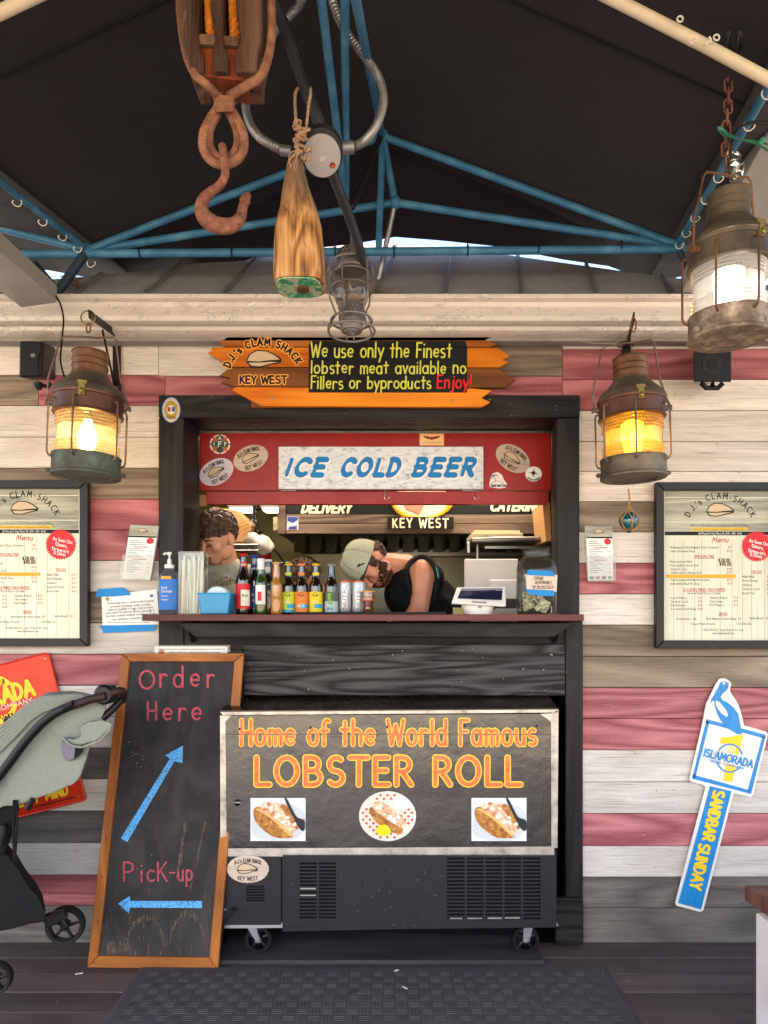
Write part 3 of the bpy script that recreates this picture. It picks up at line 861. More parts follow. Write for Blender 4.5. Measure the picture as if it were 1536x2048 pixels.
PINKW = wood('lilac_printed_wood', '#9a8f98', '#d9cfd8', .45, ring=5, fine=.8, bstr=.0)
BROWNL = plain('#4a3320', .5)
GOLD = plain('#8f7a2a', .5)
def clam(parent, cx, cy, wd, Y, lift, rot=0.):
    """plain bivalve shell emblem"""
    s = wd/60
    def T(pts): return [(cx+(x*math.cos(R(rot))-y*math.sin(R(rot)))*s, cy+(x*math.sin(R(rot))+y*math.cos(R(rot)))*s) for x, y in pts]
    poly(T([(-29,4),(-24,-8),(-12,-15),(4,-14),(18,-8),(29,0),(28,6),(14,9),(-6,14),(-22,13)]), Y, lift).build('shell_outline', BLACKINK, parent)
    poly(T([(-27,3),(-22,-7),(-11,-13),(4,-12),(17,-6),(26,1),(8,2),(-8,4)]), Y, lift+.0008).build('shell_valve', SHELL, parent)
    poly(T([(-25,6),(-8,6),(8,5),(24,5),(13,7),(-6,12),(-20,11)]), Y, lift+.0008).build('shell_valve', SHELL, parent)
def oval_sticker(cx, cy, a, c, rot, mat, lab, parent, Y):
    s = ell(B(), cx, cy, a, c, Y, .0012, .001, rot).build('sticker', mat, parent); s['label'] = lab
    clam(s, cx-1, cy-1, a*1.05, Y, .0022, rot)
    b = B()
    ca, sa = math.cos(R(rot)), math.sin(R(rot)); k = Y/FPX
    for (txt, y0, hh, w_) in (("D.J.'s CLAM SHACK", -c*.50, 7., a*1.25), ("KEY WEST", c*.80, 7.2, a*.95)):
        W = text_width(txt, .2)
        def fn(x, y, h_, y0=y0, w_=w_, W=W, arch=(y0 < 0)):
            u = x - w_/2; v = -y + y0
            if arch: v += (u/a)**2*c*.42
            else: v -= (u/a)**2*c*.2
            return Vector((PX(cx+u*ca-v*sa, Y), Y-.0022-h_, PZ(cy+u*sa+v*ca, Y)))
        letter(b, txt, fn, hh, 1.5, .2, .0003, sx=w_/(W*hh))
    b.build('lettering', BROWNL, s)
    return s
oval_sticker(501.5, 916.5, 36, 25, -22, PALEW, 'oval pale wood sticker with shell right of the round badge', hat, HY)
oval_sticker(433, 944, 36, 25, -28, PINKW, 'oval lilac sticker with shell at the lower left corner of the hatch', hat, HY)
oval_sticker(1025.5, 917, 37, 25, 33, PALEW, 'oval pale wood sticker with shell right of the long sign', hat, HY)
# firefighter-style cross badge
s = B(); cx, cy = 440, 888.5
pts = []
for k in range(8):
    a = 22.5+45*k
    pts += [(cx+21*math.cos(R(a-14)), cy+20*math.sin(R(a-14))), (cx+21*math.cos(R(a+14)), cy+20*math.sin(R(a+14))), (cx+17*math.cos(R(a+22.5)), cy+16.5*math.sin(R(a+22.5)))]
fs_ = poly(pts, HY, .0012, .001, s).build('sticker', WHITEP, hat); fs_['label'] = 'round green and orange cross badge sticker reading IAFF'
ORG = plain('#c8643a', .5); GRN = plain('#16503a', .5)
ell(B(), cx, cy, 17.5, 17, HY, .0022, .0006).build('badge_ring', ORG, fs_)
for (dx, dy) in ((0,-11),(0,11),(-11,0),(11,0)): ell(B(), cx+dx, cy+dy, 6.4, 6.2, HY, .0030, .0006).build('badge_lobe', GRN, fs_)
ell(B(), cx, cy, 7.6, 7.4, HY, .0038, .0006).build('badge_disc', GRN, fs_)
b = B()
fit(b, 'F', cx-3, cx+3.4, cy+5, 9.5, HY, 2.2, lift=.0046); fit(b, 'A', cx-3, cx+3, cy-8.5, 6.5, HY, 1.6, lift=.0046)
fit(b, 'I', cx-12, cx-10.5, cy+3.5, 6.5, HY, 1.6, lift=.0046); fit(b, 'F', cx+9.5, cx+13, cy+3.5, 6.5, HY, 1.6, lift=.0046)
b.build('lettering', WHITEP, fs_)
# brass name plate with wings
pl_ = B().pbox(839, 888, HY-.0022, HY-.0008, 867, 891).build('name_plate', plain('#d9a871', .35, metal=.2), hat); pl_['label'] = 'small tan wing name plate stuck at the top of the hatch'
B().pbox(840.6, 886.4, HY-.0030, HY-.0024, 868.6, 889.4).build('plate_face', plain('#e8bd8a', .35), pl_)
wb = B()
for sg in (-1, 1):
    wb.prism([P(863.5+sg*x, y, HY)+Vector((0,-.0038,0)) for x, y in ((1,875),(8,873),(17,872),(15,875.5),(11,876.5),(9,878.5),(5,878.5),(1,880))], .0006)
ell(wb, 863.5, 877, 3, 3.4, HY, .0042, .0006)
wb.build('wings', plain('#8a2a1c', .5), pl_)
b = B(); ftext(b, 'SGT. SHANE LISTER', 845, 883, 887, 3.4, HY, .0034); b.build('lettering', BROWNL, pl_)
# palm and compass stickers
ps = poly([(981,957),(985,947),(995,944),(1004,950),(1008,960),(1014,968),(1012,975),(998,977),(979,974),(979,966)], HY, .0012, .001).build('sticker', WHITEP, hat); ps['label'] = 'white cut-out sticker with a blue palm tree below the long sign edge'
NAVY = plain('#1d3a6e', .5)
b = B().tube([P(991,964,HY-.003), P(990,957,HY-.003), P(988,951,HY-.003)], .0012, 5)
for a in (10, 50, 100, 150, 190, 230): b.tube([P(988,951,HY-.003), P(988+6*math.cos(R(a)), 951-4.5*math.sin(R(a))+1, HY-.003), P(988+8*math.cos(R(a)), 953-5*math.sin(R(a))+1, HY-.003)], .0011, 5)
b.tube([P(983,966,HY-.003), P(993,961.5,HY-.003), P(1007,965,HY-.003)], .0008, 5)
b.build('palm', NAVY, ps)
b = B(); fit(b, 'Sand and Sea', 981, 1012, 973.5, 6, HY, 1.1, lift=.0024, slant=.2); b.build('lettering', NAVY, ps)
cs = ell(B(), 1067, 948, 16.5, 15, HY, .0012, .001, n=20).build('sticker', WHITEP, hat); cs['label'] = 'round white compass rose sticker near the right end of the hatch'
b = B()
for k in range(8):
    L_ = 10 if k % 2 == 0 else 6; a = R(45*k+8); p_ = R(45*k+98)
    b.prism([P(1067+1.6*math.cos(p_), 946+1.6*math.sin(p_), HY-.0025), P(1067+L_*math.cos(a), 946+L_*math.sin(a), HY-.0025), P(1067-1.6*math.cos(p_), 946-1.6*math.sin(p_), HY-.0025)], .0004)
arctext(b, 'Coastal Saltlife', 1067, 946, 13, 215, 325, 3.2, HY, .8, .0024)
b.build('compass_rose', BLACKINK, cs)

# ice cold beer board
ib = thing('beer_sign', 'distressed white board with blue hand lettering ICE COLD BEER on the red hatch', 'sign', P(762, 978, HY-.006))
m = MT('distressed_white_paint')
n1 = m.noise(m.co((8,8,16), rot=(0, R(35), 0)), 4., 9., .72)
n2 = m.noise(m.co((3,3,30), rot=(0, R(32), 0)), 8., 6., .7)
col = m.ramp(n1, [(.26, '#2f3238'), (.36, '#9aa1aa'), (.46, '#ccd0d5'), (.7, '#e6e7e8')])
col = m.mix(m.math('MULTIPLY', m.ramp(n2, [(.56, 0.), (.66, 1.)]), .6), col, '#8199b8')
B().pbox(557, 967, HY-.018, HY-.001, 893, 978).build('board', m.pr(col, .6, 0, m.bump(n1, .4, .003)), ib, bevel=.002)
b = B()
for (t, a, c_) in (('ICE', 571, 652), ('COLD', 682, 803), ('BEER', 826, 952)):
    fit(b, t, a, c_-8, 950, 31, HY-.018, 12.5, lift=.0012, slant=.30, nib=R(55), sp=.34)
b.build('lettering', plain('#0f76b8', .5), ib)
b = B()
for (t, a, c_) in (('ICE', 571, 652), ('COLD', 682, 803), ('BEER', 826, 952)):
    fit(b, t, a+2.5, c_-5.5, 953, 31, HY-.018, 12.5, lift=.0004, slant=.30, nib=R(55), sp=.34)
b.build('lettering_shadow', WHITEP, ib)

# ------------------------------------------------------------------ big wooden sign above
SY = 2.93
def sp5(pts): return [(400+x/2.327, 630+y/2.327) for x, y in pts]
cs_ = thing('shack_sign', 'jagged orange wooden plank sign with a black lettered panel above the window', 'sign', P(720, 812, SY))
O1 = wood('sign_wood_tan', '#7a3f16', '#a8622a', .4, ring=6, fine=.5, bstr=.2, knots=False)
O2 = wood('sign_wood_orange', '#b0560f', '#e2851f', .35, ring=6, fine=.5, bstr=.2, knots=False)
O3 = wood('sign_wood_brown', '#5e3618', '#8a5526', .4, ring=6, fine=.5, bstr=.2, knots=False)
O4 = wood('sign_wood_bright', '#bf5f0c', '#ee9422', .35, ring=7, fine=.5, bstr=.2, knots=False)
for pts, mt in ((((150,57),(1370,62),(1388,88),(1330,118),(1387,135),(1350,148),(115,146),(90,125),(128,103),(93,75)), O1),
                (((50,150),(1385,152),(1442,190),(1410,208),(1440,218),(1395,243),(140,240),(35,175),(65,160)), O2),
                (((140,244),(1385,247),(1470,300),(1420,337),(165,332),(95,312),(142,293),(90,282)), O3),
                (((165,335),(1270,341),(1358,350),(1310,386),(1352,405),(1310,428),(290,424),(148,350)), O4)):
    B().pprism(sp5(pts), SY, .022).build('sign_plank', mt, cs_, bevel=.0015)
B().box(PX(500,SY), PX(530,SY), SY+.023, SY+.05, PZ(812,SY), PZ(660,SY)).box(PX(900,SY), PX(930,SY), SY+.023, SY+.05, PZ(812,SY), PZ(660,SY)).build('batten', O3, cs_)
for (x, y) in ((335,388),(1175,398)): B().lathe([(.005,0),(.005,.002),(.002,.003)], 8, Matrix.Translation(P(400+x/2.327, 630+y/2.327, SY)) @ Matrix.Rotation(R(90), 4, 'X')).build('screw_head', GALV, cs_)
for (ya, yb) in ((120,149),(151,242),(244,333),(335,360)):
    B().pprism(sp5([(506 if ya > 120 else 512, ya), (1243 if ya > 120 else 1236, ya), (1243, yb), (506, yb)]), SY-.003, .0026).build('black_panel', plain('#100f10', .45, bump=.1), cs_)
def sx5(x): return 400+x/2.327
def sy5(y): return 630+y/2.327
b = B()
fit(b, 'We use only the Finest', sx5(516), sx5(1170), sy5(196), 29, SY-.003, 3.3, lift=.0008, slant=.05, jit=.03)
fit(b, 'lobster meat available no', sx5(518), sx5(1238), sy5(272), 25, SY-.003, 3.1, lift=.0008, slant=.03, jit=.03)
fit(b, 'Fillers or byproducts', sx5(517), sx5(1075), sy5(342), 24, SY-.003, 3.1, lift=.0008, slant=.03, jit=.03)
b.build('yellow_lettering', plain('#c9cb4a', .55), cs_)
b = B(); fit(b, 'Enjoy!', sx5(1103), sx5(1262), sy5(340), 26, SY-.003, 3.2, lift=.0008, slant=.08, jit=.02)
b.build('red_lettering', plain('#d8202a', .5), cs_)
for (th, lf, mt, nm) in ((7.5, .0004, plain('#e8a04a', .4), 'lettering_halo'), (3.6, .001, BLACKINK, 'logo_lettering')):
    b = B()
    arctext(b, "D.J.'s CLAM SHACK", sx5(297), sy5(290), 71, 163, 24, 13.5, SY, th, lf, ry=64)
    fit(b, 'KEY WEST', sx5(186), sx5(404), sy5(318), 14.5, SY, th, lift=lf)
    b.build(nm, mt, cs_)
clam(cs_, sx5(297), sy5(205), 74, SY, .0008)

# police-style badge decal on the surround
BY = FY
bd = thing('badge_sticker', 'silver and gold police badge decal at the top left corner of the black surround', 'sticker', P(342, 848, BY))
for (a, c, lf, mt) in ((21,28,.0006,'#1d2250'),(18,25,.0014,'#c2c0bd'),(13,18,.0022,'#b59a2e'),(9,9,.0030,'#d8d6cf')):
    ell(B(), 342.5, 820 if a < 21 else 820, a, c, BY, lf, .0007, n=20).build('badge_layer', plain(mt, .35, metal=.3 if a in (18, 13) else 0), bd)
b = B()
for k in range(26):
    a = R(360*k/26)
    b.tube([P(342.5+13.5*math.cos(a), 820+18.5*math.sin(a), BY-.0024), P(342.5+17.2*math.cos(a), 820+24.2*math.sin(a), BY-.0018)], .0012, 4)
b.build('badge_ray', plain('#e6e4df', .3, metal=.5), bd)
b = B(); ftext(b, 'POLICE', 333, 352, 838, 5, BY, .0034, bold=.01); b.build('lettering', BLACKINK, bd)
b = B().pbox(335, 341, BY-.0042, BY-.0036, 814, 823).build('badge_stripe', plain('#b23a34', .5), bd)
B().pbox(344, 350, BY-.0042, BY-.0036, 814, 823).build('badge_stripe', plain('#3a5aa0', .5), bd)

# ------------------------------------------------------------------ framed menus
MENU_P = wood('menu_print_planks', '#cdcab0', '#dcd9c4', .35, axis='z', ring=4, fine=.5, bstr=0., knots=False)
MENU_H = wood('menu_header_print', '#6c6a5c', '#c9c4ad', .35, ring=9, fine=.7, bstr=0., wear=('#d8c8c8', .5))
ORBAR = plain('#e2a01e', .5); RSTAR = plain('#d0101e', .4)
def menu(dx, dy, lab):
    Y = 2.972
    p = thing('framed_menu', lab, 'menu', P(1440+dx, 1297+dy, Y), 'framed menus flanking the window')
    def X_(x): return x+dx
    def Y_(y): return y+dy
    def poly4(nm, q, mt): B().prism([P(X_(x), Y_(y), Y-.022) for x, y in q], .03).build(nm, mt, p, bevel=.002)
    o = (1313, 964, 1566, 1297); i_ = (1329, 980, 1549, 1281)
    poly4('frame_rail', [(o[0],o[1]),(o[2],o[1]),(i_[2],i_[1]),(i_[0],i_[1])], plain('#1b1a1b', .4))
    poly4('frame_rail', [(o[0],o[3]),(o[2],o[3]),(i_[2],i_[3]),(i_[0],i_[3])], plain('#1b1a1b', .4))
    poly4('frame_stile', [(o[0],o[1]+1),(i_[0]-.5,i_[1]+1),(i_[0]-.5,i_[3]-1),(o[0],o[3]-1)], plain('#1b1a1b', .4))
    poly4('frame_stile', [(o[2],o[1]+1),(i_[2]+.5,i_[1]+1),(i_[2]+.5,i_[3]-1),(o[2],o[3]-1)], plain('#1b1a1b', .4))
    pg = B().pbox(X_(i_[0]-2), X_(i_[2]+2), Y, Y+.004, Y_(i_[1]-2), Y_(i_[3]+2)).build('menu_sheet', MENU_P, p)
    for (ya, yb) in ((981,994),(995.5,1043.5),(1045,1062)):
        B().pbox(X_(1330), X_(1548), Y-.0012, Y-.0004, Y_(ya), Y_(yb)).build('header_board', MENU_H, pg)
    B().pbox(X_(1330), X_(1548), Y-.0020, Y-.0006, Y_(1063), Y_(1070.5)).build('black_band', BLACKINK, pg)
    B().pbox(X_(1383), X_(1495), Y-.0020, Y-.0013, Y_(1055), Y_(1061)).build('yellow_band', YEL, pg)
    B().pbox(X_(1332), X_(1471), Y-.0016, Y-.0006, Y_(1149), Y_(1156)).build('orange_tape', ORBAR, pg)
    B().pbox(X_(1435), X_(1464), Y-.0016, Y-.0006, Y_(1117), Y_(1132)).build('price_patch', plain('#d8cdb0', .6), pg)
    for x in (1347, 1366, 1389, 1403, 1440, 1464, 1485, 1503, 1529):
        B().pbox(X_(x), X_(x+.6), Y-.0003, Y-.0001, Y_(1078), Y_(1279)).build('print_groove', plain('#8f8c70', .5), pg)
    b = B(); arctext(b, "D.J.'s CLAM-SHACK", X_(1440), Y_(1063), 68, 155, 25, 11.5, Y, 2.0, .0016, ry=66)
    b2 = B()
    def T(bb, s, xa, xb, yb_, h=5., **k): ftext(bb, s, X_(xa), X_(xb) if xb else None, Y_(yb_), h, Y, k.pop('lift', .0008), res=1, **k)
    T(b2, 'Where Northern & Southern Seafood Meet', 1380, 1498, 1053, 5, lift=.0016)
    T(b2, 'Visit our other FL locations in St Augustine and Indian Shores', 1386, 1492, 1060, 3.4, lift=.0024)
    rows = [('Homemade New England Clam Chowder',1340,1438,1097),('Clam Chowder Fries',1340,1389,1104.5),('Maine Lobster Roll',1340,1383,1125.5),('Over Stuffed Lobster Roll',1340,1396,1133),
     ('Shrimp Po Boy',1341,1374,1140.5),('Grilled Garlic Shrimp Roll',1341,1402,1147.5),('Garlic Steamed Middle Neck Clams',1341,1420,1162),('Split Grilled Beef Hot Dog',1341,1399,1169.5),
     ('Served w/ French Fries or Cole Slaw',1375,1440,1188.5),('Conch Fritters',1341,1374,1198),('Cracked Conch',1341,1376,1205.3),('Fried Shrimp',1341,1371,1212.6),('Coconut Fried Shrimp',1341,1392,1220),
     ('Chicken Fingers',1419,1455,1197.5),('Clam Strips',1419,1445,1205),('Fish Fingers',1419,1446,1212),('Mahi Mahi',1485,1509,1155.5),('Fried Shrimp',1485,1515,1163.5),('Chicken',1485,1503,1172),
     ('Cracked Conch',1485,1519,1180),('Roast Pork',1485,1509,1188.5),('French Fries',1353,1380,1240),('Beer Battered Onion Rings',1413,1472,1239.5),('Garlic Bread',1498,1526,1238.5),('Sweet Potato Fries',1383,1424,1250),
     ('Cole Slaw',1473,1494,1249.5),('P: (305) 294-0102  |  Open 7 Days 11:30 - 9 p.m.',1404,1487,1262),('www.djsclamshack.com',1425,1468,1268.5)]
    for s, xa, xb, yy in rows: T(b2, s, xa, xb, yy, 4.6)
    b2.build('menu_print', BLACKINK, pg)
    b.build('logo_lettering', BLACKINK, pg)
    b3 = B()
    for s, xa, xb, yy, h in (('SPECIALTIES',1389,1429,1115.5,5.5),('GOLDEN FRIED FAVORITES',1366,1450,1182,5.5),('TACOS',1502,1523,1146,5.5),('SIDES',1437,1455,1230.5,5.5)):
        T(b3, s, xa, xb, yy, h, bold=.012)
        b3.pbox(X_(xa), X_(xb), Y-.0012, Y-.0008, Y_(yy+1), Y_(yy+1.7))
    for s, xa, yy in (('$7',1456,1096.5),('$12',1454,1104),('$18',1454,1140),('$17',1454,1147),('$16',1454,1161.5),('$10',1455,1169),('$15',1396,1198),('$17',1396,1205),('$16',1396,1212.5),('$18',1396,1220),
                      ('$13',1467,1197),('$15',1467,1204.5),('$15',1467,1212),('$17',1534,1155.5),('$17',1534,1163.5),('$15',1534,1172),('$16',1534,1180),('$15',1534,1188.5),('$4',1386,1240),('$7',1476,1239.5),('$2',1532,1238.5),('$6',1425,1250),('$2',1496,1249.5)):
        T(b3, s, xa, None, yy, 4.4)
    fit(b3, 'Menu', X_(1423), X_(1456), Y_(1084.5), 10, Y, 1.7, lift=.0016, slant=.3, nib=R(50))
    b3.build('red_print', REDINK, pg)
    b4 = B(); fit(b4, '$28.00', X_(1437), X_(1460), Y_(1124), 6.6, Y, 1.3, lift=.0022, jit=.04); fit(b4, '$45.00', X_(1439), X_(1462), Y_(1131.5), 6.6, Y, 1.3, lift=.0022, jit=.04)
    b4.build('hand_prices', BLACKINK, pg)
    b5 = B(); ftext(b5, '629 Duval St. Key West, FL | 305 - 294 - 0102', X_(1396), X_(1483), Y_(1069), 4.2, Y, .0026, bold=.01, res=1); b5.build('band_print', WHITEP, pg)
    # serrated red seal
    pts = []
    for k in range(72):
        a = 2*math.pi*k/72; r_ = 31 if k % 2 else 27.5
        pts.append((X_(1513)+r_*math.cos(a), Y_(1093)+r_*math.sin(a)))
    seal = poly(pts, Y, .0032, .001).build('red_seal', RSTAR, p)
    b6 = B()
    for s, xa, xb, yy in (('As Seen On:',1497,1537,1084),('Diners,',1503,1526,1095),('Drive-in\'s',1496,1530,1104),('& Dives',1499,1523,1112)):
        ftext(b6, s, X_(xa), X_(xb), Y_(yy), 7., Y, .0038, slope=-.22, bold=.02)
    b6.build('lettering', WHITEP, seal)
    clam(pg, X_(1440), Y_(1020), 58, Y, .0016)
    return p
menu(0, 0, 'black framed restaurant menu right of the window below the amber lantern')
menu(-1391, -4, 'black framed restaurant menu left of the window, cut by the photo edge')

# ------------------------------------------------------------------ small flyer holders
def flyer(pts, lab, cards):
    """pts: paper corners tl tr br bl in pixels"""
    Y = 2.965
    p = thing('menu_holder', lab, 'leaflet holder', P((pts[2][0]+pts[3][0])/2, pts[3][1], Y), 'leaflet holders beside the window')
    f = quadmap(*[P(x, y, Y) for x, y in pts])
    def pan(nm, u0, u1, v0, v1, h, mt, th=.0008):
        return B().prism([f(u0,v0,h), f(u1,v0,h), f(u1,v1,h), f(u0,v1,h)], th).build(nm, mt, p)
    pan('leaflet_stack', 0, 1, 0, 1, .004, PAPER, .018)
    pan('header_print', .0, 1, .0, .19, .0046, MENU_H); pan('black_band', .0, 1, .195, .225, .0046, BLACKINK)
    if cards: pan('card_strip', .0, 1, .915, .995, .0046, WHITEP)
    b = B(); rr = B()
    for k in range(16):
        v = .28+.038*k
        if k in (3, 9): rr.prism([f(.25,v,.0056), f(.75,v,.0056), f(.75,v+.014,.0056), f(.25,v+.014,.0056)], .0005); continue
        b.prism([f(.08,v,.0056), f(.08+.3+.12*((k*7)%3),v,.0056), f(.08+.3+.12*((k*7)%3),v+.009,.0056), f(.08,v+.009,.0056)], .0005)
        if k % 2: rr.prism([f(.84,v,.0056), f(.9,v,.0056), f(.9,v+.012,.0056), f(.84,v+.012,.0056)], .0005)
    b.build('fine_print', plain('#6b6663', .6), p); rr.build('red_print', REDINK, p)
    n = 14; B().prism([f(.80+.13*math.cos(2*math.pi*k/n), .285+.058*math.sin(2*math.pi*k/n), .0062) for k in range(n)], .0006).build('red_seal', RSTAR, p)
    c0 = f(.5, .1, .0056)
    clam(p, 768+c0.x*FPX/c0.y, 1240-(c0.z-EYE)*FPX/c0.y, 20, c0.y, .0002)
    if cards:
        for k, cc in enumerate(('#2a6fb0', '#c0392b', '#1a2f6a', '#8a8a86')):
            pan('card_logo', .06+.24*k, .22+.24*k, .93, .98, .0056, plain(cc, .5))
    # clear acrylic pocket
    B().prism([f(-.05,.55,.022), f(1.06,.55,.022), f(1.06,1.03,.022), f(-.05,1.03,.022)], .002).prism([f(-.05,1.03,0), f(1.06,1.03,0), f(1.06,1.03,.024), f(-.05,1.03,.024)], .002, (0,0,-1)).build('pocket', glass_mat('acrylic', '#f2f2f2', .08, '#d8d8d8', .8, .08), p)
flyer([(261,1050),(317,1052),(301,1159),(245,1158)], 'tilted clear leaflet holder with menus left of the black surround', False)
flyer([(1171,1052),(1224,1053),(1226,1160),(1176,1161)], 'clear leaflet holder with card logos along its bottom, right of the surround', True)

# ------------------------------------------------------------------ food-safety notice with tape
nt = thing('taped_notice', 'white food safety notice held on the wall with blue tape', 'notice', P(265, 1250, 2.985))
Y = 2.992
B().prism([P(x, y, Y) for x, y in ((203,1192),(314,1178),(318,1238),(318,1249),(205,1251))], .001).build('paper', PAPER, nt)
b = B()
for k, s in enumerate(('Consuming raw or undercooked animal', 'proteins including; meats, poultry,', 'seafood, shellfish or eggs, may increase', 'your risk of foodborne illness, especially if', 'you have certain medical conditions. If you', 'are unsure, consult a physician.')):
    a, c_ = ((214,307),(221,302),(216,306),(212,309),(211,312),(225,312))[k]
    ftext(b, s, a, c_, 1209+k*6.4, 4.6, Y, .0006, slope=.06, bold=.012, res=1)
ftext(b, 'www.MyFloridaLicense.com/DBPR', 213, 300, 1246, 2.6, Y, .0006)
b.build('print', BLACKINK, nt)
ell(B(), 215, 1198, 4, 4, Y, .0006, .0004).build('seal_print', plain('#b58f3a', .6), nt)
B().pbox(300, 306, Y-.001, Y-.0004, 1189, 1194).build('logo_print', plain('#2b66a5', .6), nt)
for q in (((196,1178),(247,1175),(257,1184),(263,1190),(228,1193),(190,1194)), ((198,1251),(310,1249),(313,1252),(308,1262),(206,1266),(205,1260))):
    B().prism([P(x, y, Y-.0022) for x, y in q], .0008).build('blue_tape', TAPE, nt)
# permit behind the chalkboard
Y = 2.966
ce = thing('permit', 'white printed permit in a plastic sleeve, its top showing above the chalkboard', 'permit', P(384, 1330, Y))
B().pbox(310, 455, Y, Y+.002, 1293, 1335).build('paper', PAPER, ce)
B().pbox(314, 451, Y-.001, Y-.0003, 1297.5, 1299).build('border_line', plain('#35506e', .5), ce)
ell(B(), 323, 1304, 6, 6, Y, .0006, .0004).build('seal_print', plain('#a0522d', .6), ce)
b = B(); ftext(b, 'State of Florida  Public Food Service License', 340, 440, 1306, 3.4, Y, .0008); b.build('print', BLACKINK, ce)
B().pbox(306, 460, Y-.004, Y-.0025, 1290, 1336).build('sleeve', glass_mat('sleeve_plastic', '#fafafa', .05), ce)

# ------------------------------------------------------------------ metal signs low on the wall
Y = 2.985
SR = shade_mix('red_orange_enamel', [(.3, '#c02a12'), (.7, '#d8381c')], 4, .32, bstr=.05)
YEN = plain('#ecc62a', .4)
o_ = (-166, 1371); ux = (.968, -.25); uy = (.25, .968)
def sg(s, t): return (o_[0]+s*ux[0]+t*uy[0], o_[1]+s*ux[1]+t*uy[1])
rs = thing('red_metal_sign', 'tilted red and yellow enamel beer sign on the wall behind the stroller', 'sign', P(20, 1640, Y))
def rrect(w_, h_, r_):
    pts = []
    for cx, cy, a0 in ((w_-r_, r_, -90), (w_-r_, h_-r_, 0), (r_, h_-r_, 90), (r_, r_, 180)):
        for k in range(5): a = R(a0+90*k/4); pts.append((cx+r_*math.cos(a), cy+r_*math.sin(a)))
    return pts
B().prism([P(*sg(*q), Y) for q in rrect(272, 308, 9)], .004).build('plate', SR, rs, bevel=.001)
ed = [P(*sg(*q), Y-.001) for q in rrect(268, 304, 9)]
ed = [P(*sg(q[0]+2, q[1]+2), Y-.001) for q in rrect(268, 304, 9)]
B().tube(ed, .0035, 6, closed=True).build('rolled_edge', SR, rs, smooth=True)
def srib(bb, s, s0, s1, base, h, th, slant=0.):
    W = text_width(s, .16); k = Y/FPX
    def fn(x, y, hh):
        q = sg(s0+x, base-y); return Vector((PX(q[0], Y), Y-.0012-hh, PZ(q[1], Y)))
    letter(bb, s, fn, h, th, .16, .0004, slant, sx=(s1-s0)/(W*h))
b = B()
srib(b, 'ISLAMORADA', 20, 224, 76, 30, 7.5)
srib(b, 'STATE OF MIND', 84, 240, 286, 19, 4.5)
ringp = [sg(140+46*math.cos(R(a)), 66+46*math.sin(R(a))) for a in range(200, 341, 7)]
for pts_ in (range(205, 336, 7), range(25, 156, 7)):
    out = [P(*sg(140+50*math.cos(R(a)), 66+50*math.sin(R(a))), Y-.0016) for a in pts_]
    inn = [P(*sg(140+40*math.cos(R(a)), 66+40*math.sin(R(a))), Y-.0016) for a in reversed(list(pts_))]
    b.prism(out+inn, .0005)
for k in range(9):
    x_ = 112+7*k
    b.prism([P(*sg(*q), Y-.0016) for q in ((x_,30),(x_+3.5,30),(x_+3.5,42),(x_,42))], .0005)
    b.prism([P(*sg(*q), Y-.0016) for q in ((x_,100),(x_+3.5,100),(x_+3.5,108),(x_,108))], .0005)
b.build('yellow_lettering', YEN, rs)
b = B(); srib(b, 'BEER COMPANY', 96, 216, 90, 9, 1.8); srib(b, 'Keep It Coast To Coast', 120, 224, 122, 7, 1.2); b.build('small_lettering', plain('#d8c8b0', .5), rs)
b = B(); srib(b, 'Drink In Moderation Responsibly', 150, 248, 296, 4, 1.); b.build('fine_print', BLACKINK, rs)
for (s, t) in ((262, 12), (258, 296)): B().lathe([(.005,0),(.004,.003)], 8, Matrix.Translation(P(*sg(s,t), Y-.001)) @ Matrix.Rotation(R(90), 4, 'X')).build('screw_head', GALV, rs)

# tap-handle shaped sign
Y = 2.982
def z8(pts): return [(1140+x/2.702, 1290+y/2.702) for x, y in pts]
th_ = thing('tap_handle_sign', 'white, blue and yellow metal sign shaped like a tap handle with a pelican, right wall', 'sign', P(1380, 1824, Y))
TW = shade_mix('chipped_white_enamel', [(.28, '#a9a49c'), (.36, '#d9d4ce'), (.8, '#e6e2dc')], 14, .45, bstr=.1)
m = MT('worn_blue_enamel'); n1 = m.noise(m.co((30,30,4), rot=(0,R(-16),0)), 4., 6., .7)
TB = m.pr(m.ramp(n1, [(.3, '#0f6fae'), (.62, '#1c86c6'), (.78, '#6fb6dc')]), .45)
outl = spline([Vector((x, y, 0)) for x, y in z8([(835,178),(872,205),(866,250),(905,310),(928,375),(942,435)])], 4)
op = [(v.x, v.y) for v in outl] + z8([(1060,468),(1072,482),(990,812),(975,824),(885,802),(722,1432),(706,1444),(576,1410),(568,1395),(732,770),(722,758),(650,738),(646,722),(716,420),(735,320),(790,205),(808,182)])
B().prism([P(x, y, Y) for x, y in op], .004).build('plate', TW, th_, bevel=.0012)
def L8(nm, pts, mt, lf): return poly(z8(pts), Y, lf, .0006).build(nm, mt, th_)
for q in (((738,400),(1056,485),(1050,505),(734,420)), ((1038,500),(1058,486),(978,806),(960,785)), ((974,804),(660,722),(664,700),(965,783)), ((660,722),(680,705),(752,424),(738,400))):
    L8('blue_border', q, TB, .0010)
L8('blue_shaft', ((756,762),(872,790),(708,1428),(584,1394)), TB, .0012)
L8('yellow_numeral', ((815,500),(905,490),(938,478),(905,600),(877,738),(828,732),(848,590),(858,540),(812,532)), YEN, .0011)
for k in range(6): L8('numeral_stripe', ((850+12*k-20,545),(855+12*k-20,545),(842+12*k-20,600),(837+12*k-20,600)), TW, .0018)
b = B()
for rng in (range(195, 346, 10), range(15, 166, 10)):
    o1 = [(862+74*math.cos(R(a)), 611+79*math.sin(R(a))) for a in rng]; i1 = [(862+66*math.cos(R(a)), 611+71*math.sin(R(a))) for a in reversed(list(rng))]
    poly(z8(o1+i1), Y, .0020, .0005, b)
b.build('logo_ring', TB, th_)
